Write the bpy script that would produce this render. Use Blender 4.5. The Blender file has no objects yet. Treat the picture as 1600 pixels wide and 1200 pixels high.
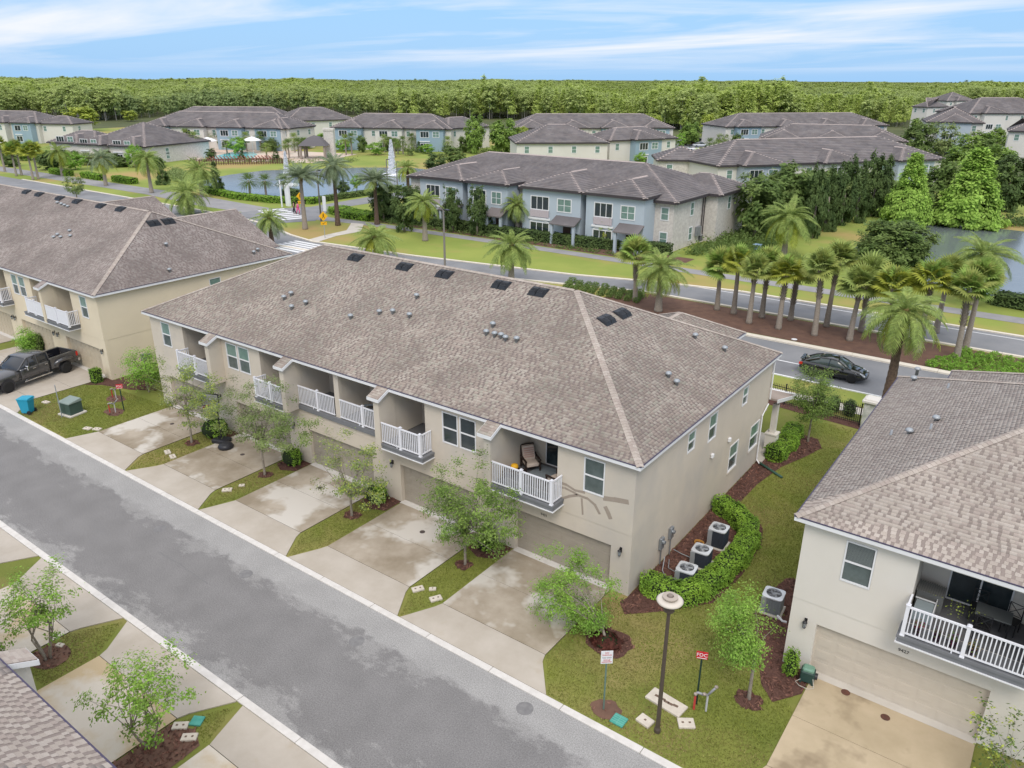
import bpy, math, random
import numpy as np
from mathutils import Vector, Matrix

R = math.radians
rnd = random.Random(11)
rng = np.random.default_rng(11)
scene = bpy.context.scene
COL = scene.collection

# ------------------------------------------------------------------ camera
CAM_F, CAM_PITCH, CAM_ROLL, CAM_YAW, CAM_H = 1203.71, .37889865, .00432586, 2.20199506, 20.0
fw = Vector((math.cos(CAM_PITCH)*math.cos(CAM_YAW), math.cos(CAM_PITCH)*math.sin(CAM_YAW), -math.sin(CAM_PITCH)))
_r = fw.cross(Vector((0, 0, 1))).normalized(); _u = _r.cross(fw)
rt = math.cos(CAM_ROLL)*_r + math.sin(CAM_ROLL)*_u
up = -math.sin(CAM_ROLL)*_r + math.cos(CAM_ROLL)*_u
cd = bpy.data.cameras.new('camera'); cam = bpy.data.objects.new('camera', cd); COL.objects.link(cam)
M = Matrix((rt, up, -fw)).transposed().to_4x4(); M.translation = (0, 0, CAM_H)
cam.matrix_world = M
cd.sensor_width = 36.0; cd.lens = CAM_F/1600*36; cd.clip_start = .3; cd.clip_end = 9000
scene.camera = cam
CAMP = np.array([0, 0, CAM_H])

# ------------------------------------------------------------------ sky, sun, exposure
SUN_EL, SUN_AZ = R(50), R(-56)      # azimuth of the sun measured from +X
world = bpy.data.worlds.new('World'); scene.world = world; world.use_nodes = True
nt = world.node_tree; nt.nodes.clear()
def N(t, ty, **kw):
    n = t.nodes.new(ty)
    for k, v in kw.items(): setattr(n, k, v)
    return n
sky = N(nt, 'ShaderNodeTexSky', sky_type='NISHITA', sun_disc=False, sun_elevation=SUN_EL, sun_rotation=math.pi/2-SUN_AZ,
        air_density=1.0, dust_density=.3, ozone_density=3.0, altitude=0)
tc = N(nt, 'ShaderNodeTexCoord'); sep = N(nt, 'ShaderNodeSeparateXYZ'); nt.links.new(tc.outputs['Generated'], sep.inputs[0])
# haze-blue towards the horizon, the same all round
mr = N(nt, 'ShaderNodeMapRange'); nt.links.new(sep.outputs['Z'], mr.inputs[0])
mr.inputs[1].default_value = 0.0; mr.inputs[2].default_value = .35; mr.inputs[3].default_value = .92; mr.inputs[4].default_value = .25
mixh = N(nt, 'ShaderNodeMix', data_type='RGBA'); nt.links.new(mr.outputs[0], mixh.inputs[0]); nt.links.new(sky.outputs[0], mixh.inputs[6])
gr = N(nt, 'ShaderNodeValToRGB'); nt.links.new(sep.outputs['Z'], gr.inputs[0])
gr.color_ramp.elements[0].position = 0.0; gr.color_ramp.elements[0].color = (.19, .365, .60, 1)
gr.color_ramp.elements[1].position = .30; gr.color_ramp.elements[1].color = (.15, .29, .56, 1)
e = gr.color_ramp.elements.new(.085); e.color = (.155, .325, .585, 1)
sc8 = N(nt, 'ShaderNodeVectorMath', operation='SCALE'); nt.links.new(gr.outputs[0], sc8.inputs[0]); sc8.inputs[3].default_value = 9.6
nt.links.new(sc8.outputs[0], mixh.inputs[7])
# thin drawn-out clouds: direction projected on a high flat layer
dv = N(nt, 'ShaderNodeMath', operation='ADD'); nt.links.new(sep.outputs['Z'], dv.inputs[0]); dv.inputs[1].default_value = .055
dx = N(nt, 'ShaderNodeMath', operation='DIVIDE'); nt.links.new(sep.outputs['X'], dx.inputs[0]); nt.links.new(dv.outputs[0], dx.inputs[1])
dy = N(nt, 'ShaderNodeMath', operation='DIVIDE'); nt.links.new(sep.outputs['Y'], dy.inputs[0]); nt.links.new(dv.outputs[0], dy.inputs[1])
cmb = N(nt, 'ShaderNodeCombineXYZ'); nt.links.new(dx.outputs[0], cmb.inputs[0]); nt.links.new(dy.outputs[0], cmb.inputs[1])
mp = N(nt, 'ShaderNodeMapping'); nt.links.new(cmb.outputs[0], mp.inputs[0])
mp.inputs['Rotation'].default_value = (0, 0, R(-36)); mp.inputs['Scale'].default_value = (.17, .36, 1); mp.inputs['Location'].default_value = (2.15, .9, 0)
n1 = N(nt, 'ShaderNodeTexNoise'); nt.links.new(mp.outputs[0], n1.inputs['Vector'])
n1.inputs['Scale'].default_value = 1.0; n1.inputs['Detail'].default_value = 7; n1.inputs['Roughness'].default_value = .56; n1.inputs['Distortion'].default_value = .7
cr = N(nt, 'ShaderNodeValToRGB'); nt.links.new(n1.outputs[0], cr.inputs[0])
cr.color_ramp.elements[0].position = .43; cr.color_ramp.elements[0].color = (0, 0, 0, 1)
cr.color_ramp.elements[1].position = .66; cr.color_ramp.elements[1].color = (1, 1, 1, 1)
fade = N(nt, 'ShaderNodeMapRange'); nt.links.new(sep.outputs['Z'], fade.inputs[0])
fade.inputs[1].default_value = .002; fade.inputs[2].default_value = .035; fade.inputs[3].default_value = 0; fade.inputs[4].default_value = .85
fm = N(nt, 'ShaderNodeMath', operation='MULTIPLY'); nt.links.new(cr.outputs[0], fm.inputs[0]); nt.links.new(fade.outputs[0], fm.inputs[1])
mixc = N(nt, 'ShaderNodeMix', data_type='RGBA'); veil = N(nt, 'ShaderNodeMapRange'); nt.links.new(sep.outputs['Z'], veil.inputs[0]); veil.interpolation_type = 'SMOOTHSTEP'
veil.inputs[1].default_value = .12; veil.inputs[2].default_value = .6; veil.inputs[3].default_value = 0; veil.inputs[4].default_value = .8
vm = N(nt, 'ShaderNodeMath', operation='MAXIMUM'); nt.links.new(fm.outputs[0], vm.inputs[0]); nt.links.new(veil.outputs[0], vm.inputs[1]); nt.links.new(vm.outputs[0], mixc.inputs[0])
nt.links.new(mixh.outputs[2], mixc.inputs[6]); cb = N(nt, 'ShaderNodeMapRange'); nt.links.new(sep.outputs['Z'], cb.inputs[0]); cb.inputs[1].default_value = .12; cb.inputs[2].default_value = .7; cb.inputs[3].default_value = 1.0; cb.inputs[4].default_value = 1.5
cs = N(nt, 'ShaderNodeVectorMath', operation='SCALE'); cs.inputs[0].default_value = (5.95, 5.95, 6.2); nt.links.new(cb.outputs[0], cs.inputs[3]); nt.links.new(cs.outputs[0], mixc.inputs[7])
bg = N(nt, 'ShaderNodeBackground'); bg.inputs[1].default_value = .1; nt.links.new(mixc.outputs[2], bg.inputs[0])
wo = N(nt, 'ShaderNodeOutputWorld'); nt.links.new(bg.outputs[0], wo.inputs[0])

sl = bpy.data.lights.new('sun', 'SUN'); sl.energy = 1.05; sl.angle = R(24); sl.color = (1, .93, .84)
so = bpy.data.objects.new('sun', sl); COL.objects.link(so)
sd = Vector((math.cos(SUN_EL)*math.cos(SUN_AZ), math.cos(SUN_EL)*math.sin(SUN_AZ), math.sin(SUN_EL)))
so.rotation_euler = sd.to_track_quat('Z', 'Y').to_euler(); so.location = (0, 0, 60)
scene.view_settings.view_transform = 'Standard'; scene.view_settings.look = 'None'
scene.view_settings.exposure = 0.74; scene.view_settings.gamma = 1; scene.view_settings.use_curve_mapping = False
scene.render.engine = 'CYCLES'
scene.cycles.max_bounces = 5; scene.cycles.diffuse_bounces = 3; scene.cycles.glossy_bounces = 2; scene.cycles.transmission_bounces = 3; scene.cycles.transparent_max_bounces = 6

# ------------------------------------------------------------------ measuring helpers (photo pixel -> place in the world)
def ray(x, y):
    d = fw*CAM_F + rt*(x-800) - up*(y-600); return d.normalized()
def G(x, y, z=0.0):
    d = ray(x, y); t = (z-CAM_H)/d.z; return Vector((d.x*t, d.y*t, z))
def onY(x, y, Y):
    d = ray(x, y); t = Y/d.y; return Vector((d.x*t, Y, CAM_H+d.z*t))
def onX(x, y, X):
    d = ray(x, y); t = X/d.x; return Vector((X, d.y*t, CAM_H+d.z*t))

# ------------------------------------------------------------------ object helpers
def setp(o, label=None, cat=None, group=None, kind=None):
    if label: o['label'] = label
    if cat: o['category'] = cat
    if group: o['group'] = group
    if kind: o['kind'] = kind
    return o
def thing(name, label, cat, loc=(0, 0, 0), rz=0.0, group=None, sc=1.0):
    o = bpy.data.objects.new(name, None); COL.objects.link(o); o.empty_display_size = .3
    o.location = loc; o.rotation_euler = (0, 0, rz)
    if sc != 1.0: o.scale = (sc, sc, sc) if not hasattr(sc, '__len__') else sc
    return setp(o, label, cat, group)
def struct_root(name):
    o = bpy.data.objects.new(name, None); COL.objects.link(o); o['kind'] = 'structure'; return o
def link(name, me, parent=None, loc=(0, 0, 0), rot=(0, 0, 0), sc=None):
    o = bpy.data.objects.new(name, me); COL.objects.link(o); o.location = loc; o.rotation_euler = rot
    if sc is not None: o.scale = sc if hasattr(sc, '__len__') else (sc, sc, sc)
    if parent is not None: o.parent = parent
    return o

class MB:
    def __init__(s): s.v = []; s.f = []; s.m = []; s.cur = 0
    def add(s, vs, fs):
        b = len(s.v); s.v.extend([tuple(p) for p in vs])
        for f in fs: s.f.append(tuple(i+b for i in f)); s.m.append(s.cur)
        return s
    def box(s, x0, y0, z0, x1, y1, z1):
        return s.add([(x0,y0,z0),(x1,y0,z0),(x1,y1,z0),(x0,y1,z0),(x0,y0,z1),(x1,y0,z1),(x1,y1,z1),(x0,y1,z1)],
                     [(0,3,2,1),(4,5,6,7),(0,1,5,4),(1,2,6,5),(2,3,7,6),(3,0,4,7)])
    def bevbox(s, x0, y0, z0, x1, y1, z1, b=.02):
        # box with chamfered vertical and top edges
        def ring(z, i):
            return [(x0+i+b,y0+i,z),(x1-i-b,y0+i,z),(x1-i,y0+i+b,z),(x1-i,y1-i-b,z),(x1-i-b,y1-i,z),(x0+i+b,y1-i,z),(x0+i,y1-i-b,z),(x0+i,y0+i+b,z)]
        vs = ring(z0, 0)+ring(z1-b, 0)+ring(z1, b)
        fs = [tuple(range(7,-1,-1)), tuple(range(16,24))]
        for k in range(2):
            for i in range(8): fs.append((k*8+i, k*8+(i+1)%8, (k+1)*8+(i+1)%8, (k+1)*8+i))
        return s.add(vs, fs)
    def obox(s, c, ax, ay, az, hx, hy, hz):
        c, ax, ay, az = Vector(c), Vector(ax), Vector(ay), Vector(az); vs = []
        for k in (-1,1):
            for (i,j) in ((-1,-1),(1,-1),(1,1),(-1,1)): vs.append(c+ax*hx*i+ay*hy*j+az*hz*k)
        return s.add(vs, [(0,3,2,1),(4,5,6,7),(0,1,5,4),(1,2,6,5),(2,3,7,6),(3,0,4,7)])
    def quad(s, a, b, c, d): return s.add([a,b,c,d], [(0,1,2,3)])
    def poly(s, pts): return s.add(pts, [tuple(range(len(pts)))])
    def prism(s, pts, z0, z1):
        n = len(pts); vs = [(p[0],p[1],z0) for p in pts]+[(p[0],p[1],z1) for p in pts]
        fs = [tuple(range(n-1,-1,-1)), tuple(range(n,2*n))]+[(i,(i+1)%n,n+(i+1)%n,n+i) for i in range(n)]
        return s.add(vs, fs)
    def tube(s, pts, rad, n=8, cap=True):
        pts = [Vector(p) for p in pts]; rads = rad if hasattr(rad,'__len__') else [rad]*len(pts); vs = []; fs = []
        for i, p in enumerate(pts):
            t = (pts[min(i+1,len(pts)-1)]-pts[max(i-1,0)]).normalized()
            a = t.cross(Vector((0,0,1)) if abs(t.z) < .9 else Vector((1,0,0))).normalized(); b = t.cross(a)
            for k in range(n):
                an = 2*math.pi*k/n; vs.append(p+(a*math.cos(an)+b*math.sin(an))*rads[i])
        for i in range(len(pts)-1):
            for k in range(n): fs.append((i*n+k, (i+1)*n+k, (i+1)*n+(k+1)%n, i*n+(k+1)%n))
        if cap: fs.append(tuple(range(n))); fs.append(tuple(range((len(pts)-1)*n+n-1, (len(pts)-1)*n-1, -1)))
        return s.add(vs, fs)
    def lathe(s, prof, n=16, c=(0,0,0), cap=True):
        vs = []; fs = []
        for (r, z) in prof:
            for k in range(n): a = 2*math.pi*k/n; vs.append((c[0]+r*math.cos(a), c[1]+r*math.sin(a), c[2]+z))
        for i in range(len(prof)-1):
            for k in range(n): fs.append((i*n+k, i*n+(k+1)%n, (i+1)*n+(k+1)%n, (i+1)*n+k))
        if cap: fs.append(tuple(range(n-1,-1,-1))); fs.append(tuple((len(prof)-1)*n+k for k in range(n)))
        return s.add(vs, fs)
    def mesh(s, mats, smooth=False):
        me = bpy.data.meshes.new('m'); me.from_pydata(s.v, [], s.f)
        for m in (mats if isinstance(mats, (list, tuple)) else [mats]): me.materials.append(m)
        me.polygons.foreach_set('material_index', s.m)
        if smooth: me.polygons.foreach_set('use_smooth', [True]*len(s.f))
        me.update(); return me
    def build(s, name, mats, parent=None, smooth=False, kind=None, label=None, loc=(0,0,0), rot=(0,0,0)):
        o = link(name, s.mesh(mats, smooth), parent, loc, rot)
        return setp(o, label, None, None, kind)
def quads_mesh(v, mats, midx=None, tri=False):
    """v: (N,4,3) array of separate quads"""
    v = np.asarray(v, dtype=np.float32); n = len(v); k = v.shape[1]
    me = bpy.data.meshes.new('q'); me.vertices.add(n*k); me.vertices.foreach_set('co', v.reshape(-1))
    me.loops.add(n*k); me.loops.foreach_set('vertex_index', np.arange(n*k, dtype=np.int32))
    me.polygons.add(n); me.polygons.foreach_set('loop_start', np.arange(0, n*k, k, dtype=np.int32))
    for m in (mats if isinstance(mats, (list, tuple)) else [mats]): me.materials.append(m)
    if midx is not None: me.polygons.foreach_set('material_index', np.asarray(midx, dtype=np.int32))
    me.update(calc_edges=True); return me
def fast_mesh(v, f, mats):
    v = np.asarray(v, dtype=np.float32).reshape(-1, 3); f = np.asarray(f, dtype=np.int32); k = f.shape[1]; n = len(f)
    me = bpy.data.meshes.new('q'); me.vertices.add(len(v)); me.vertices.foreach_set('co', v.reshape(-1))
    me.loops.add(n*k); me.loops.foreach_set('vertex_index', f.reshape(-1))
    me.polygons.add(n); me.polygons.foreach_set('loop_start', np.arange(0, n*k, k, dtype=np.int32))
    for m in (mats if isinstance(mats, (list, tuple)) else [mats]): me.materials.append(m)
    me.update(calc_edges=True); return me
def children_of(o): return [c for c in COL.objects if c.parent is o]
KIDS = {}
def dup(src, kids, loc, rz=0, label=None, sc=None):
    r = src.copy(); COL.objects.link(r); r.location = loc; r.rotation_euler = (0, 0, rz)
    if label: r['label'] = label
    if sc: r.scale = (sc, sc, sc)
    mp_ = {src: r}
    for k in kids:
        c = k.copy(); COL.objects.link(c); c.parent = mp_[k.parent]; mp_[k] = c
    return r

# ------------------------------------------------------------------ materials
MATS = {}
def mat(name, c1, c2=None, scale=2.0, rough=.8, bump=0.0, bscale=60, metal=0.0, spec=.35, rampp=(.35, .65), isl=0.0, objr=0.0,
        c3=None, s3=.4, r3=(.5, .62), detail=5, world_co=False, trans=0.0, alpha=None, sx=(1, 1, 1), coat=0.0, sub=None):
    if name in MATS: return MATS[name]
    m = bpy.data.materials.new(name); m.use_nodes = True; t = m.node_tree; b = t.nodes['Principled BSDF']
    b.inputs['Roughness'].default_value = rough; b.inputs['Metallic'].default_value = metal
    b.inputs['Specular IOR Level'].default_value = spec
    if coat: b.inputs['Coat Weight'].default_value = coat
    if trans: b.inputs['Transmission Weight'].default_value = trans
    if alpha is not None: b.inputs['Alpha'].default_value = alpha
    if world_co: co = N(t, 'ShaderNodeNewGeometry').outputs['Position']
    else: co = N(t, 'ShaderNodeTexCoord').outputs['Object']
    if sx != (1, 1, 1):
        mpn = N(t, 'ShaderNodeMapping'); mpn.inputs['Scale'].default_value = sx; t.links.new(co, mpn.inputs[0]); co = mpn.outputs[0]
    def noise(s, d=5, ro=.6):
        n = N(t, 'ShaderNodeTexNoise'); t.links.new(co, n.inputs['Vector']); n.inputs['Scale'].default_value = s
        n.inputs['Detail'].default_value = d; n.inputs['Roughness'].default_value = ro; return n.outputs[0]
    def ramp(src, p, a, bb):
        r = N(t, 'ShaderNodeValToRGB'); t.links.new(src, r.inputs[0]); el = r.color_ramp.elements
        el[0].position, el[1].position = p; el[0].color = (*a, 1); el[1].color = (*bb, 1); return r.outputs[0]
    col = None
    if c2 is None: c2 = c1
    col = ramp(noise(scale, detail), rampp, c1, c2)
    if c3 is not None:
        f = ramp(noise(s3, 4), r3, (0, 0, 0), (1, 1, 1)); mx = N(t, 'ShaderNodeMix', data_type='RGBA')
        t.links.new(f, mx.inputs[0]); t.links.new(col, mx.inputs[6]); mx.inputs[7].default_value = (*c3, 1); col = mx.outputs[2]
    if isl or objr:
        g = N(t, 'ShaderNodeNewGeometry'); oi = N(t, 'ShaderNodeObjectInfo')
        ad = N(t, 'ShaderNodeMath', operation='ADD'); t.links.new(g.outputs['Random Per Island'], ad.inputs[0]); t.links.new(oi.outputs['Random'], ad.inputs[1])
        fr = N(t, 'ShaderNodeMath', operation='FRACT'); t.links.new(ad.outputs[0], fr.inputs[0])
        src = fr.outputs[0] if isl else oi.outputs['Random']; amt = isl or objr
        mrn = N(t, 'ShaderNodeMapRange'); t.links.new(src, mrn.inputs[0]); mrn.inputs[3].default_value = 1-amt; mrn.inputs[4].default_value = 1+amt
        sc = N(t, 'ShaderNodeVectorMath', operation='SCALE'); t.links.new(col, sc.inputs[0]); t.links.new(mrn.outputs[0], sc.inputs[3]); col = sc.outputs[0]
    t.links.new(col, b.inputs['Base Color'])
    if sub:   # thin leaves let some light through
        tr = N(t, 'ShaderNodeBsdfTranslucent'); t.links.new(col, tr.inputs[0]); ms = N(t, 'ShaderNodeMixShader'); ms.inputs[0].default_value = sub
        out = t.nodes['Material Output']; t.links.new(b.outputs[0], ms.inputs[1]); t.links.new(tr.outputs[0], ms.inputs[2]); t.links.new(ms.outputs[0], out.inputs[0])
    if bump:
        bp = N(t, 'ShaderNodeBump'); bp.inputs['Strength'].default_value = bump; bp.inputs['Distance'].default_value = .02
        t.links.new(noise(bscale, 3), bp.inputs['Height']); t.links.new(bp.outputs[0], b.inputs['Normal'])
    MATS[name] = m; return m

def roofmat(name, cols, stain=.22, weather=(.9, 1.1)):
    """shingle: each tab picks its own tone; broad soft weathering on top"""
    m = bpy.data.materials.new(name); m.use_nodes = True; t = m.node_tree; b = t.nodes['Principled BSDF']
    b.inputs['Roughness'].default_value = .95; b.inputs['Specular IOR Level'].default_value = .15
    g = N(t, 'ShaderNodeNewGeometry'); oi = N(t, 'ShaderNodeObjectInfo')
    ad = N(t, 'ShaderNodeMath', operation='ADD'); t.links.new(g.outputs['Random Per Island'], ad.inputs[0]); t.links.new(oi.outputs['Random'], ad.inputs[1])
    fr = N(t, 'ShaderNodeMath', operation='FRACT'); t.links.new(ad.outputs[0], fr.inputs[0])
    r = N(t, 'ShaderNodeValToRGB'); t.links.new(fr.outputs[0], r.inputs[0]); r.color_ramp.interpolation = 'CONSTANT'
    el = r.color_ramp.elements; n = len(cols)
    el[0].position = 0; el[0].color = (*cols[0], 1); el[1].position = 1/n; el[1].color = (*cols[1], 1)
    for i in range(2, n): e = el.new(i/n); e.color = (*cols[i], 1)
    no = N(t, 'ShaderNodeTexNoise'); t.links.new(g.outputs['Position'], no.inputs['Vector']); no.inputs['Scale'].default_value = .35; no.inputs['Detail'].default_value = 6
    mrn = N(t, 'ShaderNodeMapRange'); t.links.new(no.outputs[0], mrn.inputs[0]); mrn.inputs[1].default_value = .35; mrn.inputs[2].default_value = .65
    mrn.inputs[3].default_value = 1-stain; mrn.inputs[4].default_value = 1+stain*.6
    n2 = N(t, 'ShaderNodeTexNoise'); t.links.new(g.outputs['Position'], n2.inputs['Vector']); n2.inputs['Scale'].default_value = 45; n2.inputs['Detail'].default_value = 2
    m2 = N(t, 'ShaderNodeMapRange'); t.links.new(n2.outputs[0], m2.inputs[0]); m2.inputs[3].default_value = .72; m2.inputs[4].default_value = 1.28
    mu = N(t, 'ShaderNodeMath', operation='MULTIPLY'); t.links.new(mrn.outputs[0], mu.inputs[0]); t.links.new(m2.outputs[0], mu.inputs[1])
    sc = N(t, 'ShaderNodeVectorMath', operation='SCALE'); t.links.new(r.outputs[0], sc.inputs[0]); t.links.new(mu.outputs[0], sc.inputs[3])
    t.links.new(sc.outputs[0], b.inputs['Base Color']); return m

SHING = roofmat('shingle_mix', [(.315,.262,.222),(.35,.305,.258),(.285,.235,.20),(.33,.272,.232),(.375,.33,.28),(.30,.252,.215),(.32,.29,.24)], stain=.2)
SHING_R = roofmat('shingle_mix_light', [(.40,.345,.295),(.42,.365,.315),(.385,.33,.285),(.44,.385,.335),(.37,.31,.27)], stain=.10)
SHING_L = roofmat('shingle_mix_left', [(.29,.245,.222),(.32,.275,.25),(.255,.215,.195),(.30,.255,.232),(.34,.30,.27)])
SLOT = mat('shingle_slot', (.20,.16,.142), (.235,.19,.17), scale=3, rough=.95)
TILE = roofmat('concrete_tile', [(.185,.168,.167),(.20,.18,.178),(.17,.156,.158),(.195,.172,.168),(.21,.19,.185)], stain=.16)
TILECAP = mat('tile_ridge', (.42,.35,.32), (.33,.28,.26), rough=.9)
SLOT_R = mat('shingle_slot_light', (.245,.20,.175), (.28,.235,.205), scale=3, rough=.95)
WALL_M = mat('stucco_taupe', (.63,.56,.465), (.59,.525,.435), scale=.7, rough=.95, bump=.25, bscale=120, c3=(.50,.46,.41), s3=.25, r3=(.5,.75))
WALL_L = mat('stucco_sand', (.74,.64,.475), (.70,.605,.45), scale=.6, rough=.95, bump=.25, bscale=120)
WALL_R = mat('stucco_cream', (.72,.68,.61), (.69,.65,.58), scale=.6, rough=.95, bump=.25, bscale=120)
WHITE = mat('white_paint', (.80,.80,.80), (.74,.74,.75), rough=.5)
WHITEV = mat('white_vinyl', (.82,.82,.85), (.78,.78,.82), rough=.35)
DRIP = mat('drip_edge', (.06,.05,.09), rough=.5)
GARM = mat('garage_door_taupe', (.37,.33,.27), (.34,.30,.25), scale=1.2, rough=.6, sx=(1,1,8))
GARL = mat('garage_door_sand', (.52,.45,.33), (.50,.43,.32), rough=.6)
GARR = mat('garage_door_cream', (.60,.54,.45), (.575,.515,.43), scale=1.2, rough=.6, sx=(1,1,8))
GLASS = mat('window_glass', (.035,.05,.055), (.02,.03,.035), scale=1.5, rough=.06, spec=.8)
GLASSG = mat('window_glass_with_blind', (.20,.30,.26), (.14,.23,.20), scale=2.5, rough=.10, spec=.7)
GLASSGR = mat('window_glass_grey', (.11,.14,.135), (.07,.095,.09), scale=2.5, rough=.10, spec=.7)
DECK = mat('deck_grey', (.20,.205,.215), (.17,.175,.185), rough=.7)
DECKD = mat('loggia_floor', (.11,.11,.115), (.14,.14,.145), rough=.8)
BLACK = mat('black_metal', (.02,.02,.022), rough=.45)
DARK = mat('dark_plastic', (.03,.03,.035), rough=.4)
GREYM = mat('grey_metal', (.35,.37,.39), (.30,.32,.34), rough=.4, metal=.6)
GALV = mat('galvanised', (.36,.385,.40), rough=.5, metal=.4)
CONC = mat('concrete', (.27,.22,.155), (.43,.37,.295), scale=.5, rough=.92, bump=.15, c3=(.56,.52,.46), s3=.30, r3=(.52,.60), world_co=True)
CONC_A = mat('concrete_apron', (.48,.43,.365), (.41,.36,.295), scale=.6, rough=.92, bump=.15, c3=(.42,.36,.28), s3=.5, r3=(.60,.70), world_co=True)
CONC_R = mat('concrete_rusty', (.52,.42,.285), (.43,.345,.225), scale=.6, rough=.92, bump=.15, c3=(.29,.225,.145), s3=.5, r3=(.52,.66), world_co=True)
CONC_N = mat('concrete_orange', (.50,.39,.24), (.60,.54,.45), scale=.45, rough=.92, bump=.15, world_co=True, rampp=(.42,.58))
KERB = mat('kerb_concrete', (.66,.63,.59), (.58,.55,.51), scale=3, rough=.9, bump=.2, world_co=True)
PAVE = mat('path_asphalt', (.25,.245,.25), (.31,.30,.30), scale=.5, rough=.95, world_co=True)
WALK = mat('walk_concrete', (.60,.56,.50), (.52,.48,.42), scale=.8, rough=.95, world_co=True)
LINE = mat('road_paint', (.80,.80,.80), (.68,.68,.68), scale=5, rough=.6, world_co=True)
MULCH = mat('mulch', (.075,.035,.026), (.13,.065,.05), scale=14, rough=1, bump=.9, bscale=30, world_co=True)
MULCHC = mat('mulch_chips', (.10,.042,.030), (.17,.09,.065), scale=3, rough=1, isl=.55)
MULCH_B = mat('mulch_brown', (.17,.095,.065), (.12,.068,.05), scale=1.2, rough=1, bump=.6, bscale=16, world_co=True)
BARK = mat('bark', (.22,.185,.15), (.33,.29,.235), scale=9, rough=.95, bump=.5, bscale=25)
BARKD = mat('bark_dark', (.10,.08,.065), (.17,.14,.11), scale=9, rough=.95)
PALMB = mat('palm_bark', (.27,.23,.19), (.36,.31,.26), scale=7, rough=.95, bump=.9, bscale=16, sx=(1,1,2.5))
PALMD = mat('palm_bark_dark', (.09,.06,.045), (.16,.11,.08), scale=7, rough=.95, bump=.9, bscale=16)
BOOT = mat('palm_boots', (.38,.33,.28), (.22,.18,.14), scale=8, rough=.95)
def leaf(name, a, b, isl=.30, sub=.35, sc=1.2): return mat(name, tuple(x*1.75 for x in a), tuple(x*1.75 for x in b), scale=sc, rough=.65, spec=.12, isl=isl, sub=sub)
LF1 = leaf('leaf_fresh', (.10,.16,.035), (.17,.24,.055))
LF2 = leaf('leaf_olive', (.11,.15,.05), (.18,.215,.085))
LF3 = leaf('leaf_bright', (.12,.22,.035), (.18,.29,.05))
LFD = leaf('leaf_dark', (.05,.08,.028), (.085,.12,.04))
LFM = leaf('leaf_mid', (.07,.11,.03), (.12,.16,.05))
LFH = leaf('leaf_hedge', (.10,.18,.025), (.17,.27,.035), isl=.4)
LFC = leaf('leaf_cypress', (.18,.28,.05), (.24,.34,.075), isl=.3)
LFY = leaf('leaf_yellowgreen', (.20,.25,.045), (.27,.30,.06))
LFP = leaf('palm_leaf', (.135,.185,.052), (.195,.235,.07), isl=.3)
LFPY = leaf('palm_leaf_yellow', (.17,.21,.03), (.23,.24,.04), isl=.3)
LFPG = leaf('palm_leaf_grey', (.11,.145,.085), (.16,.19,.11), isl=.3)
LFS = leaf('fan_palm_leaf', (.15,.19,.05), (.215,.235,.065), isl=.3)
REDL = leaf('leaf_red', (.045,.018,.014), (.075,.025,.018))
CORE = mat('foliage_core', (.022,.035,.012), rough=1)
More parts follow.
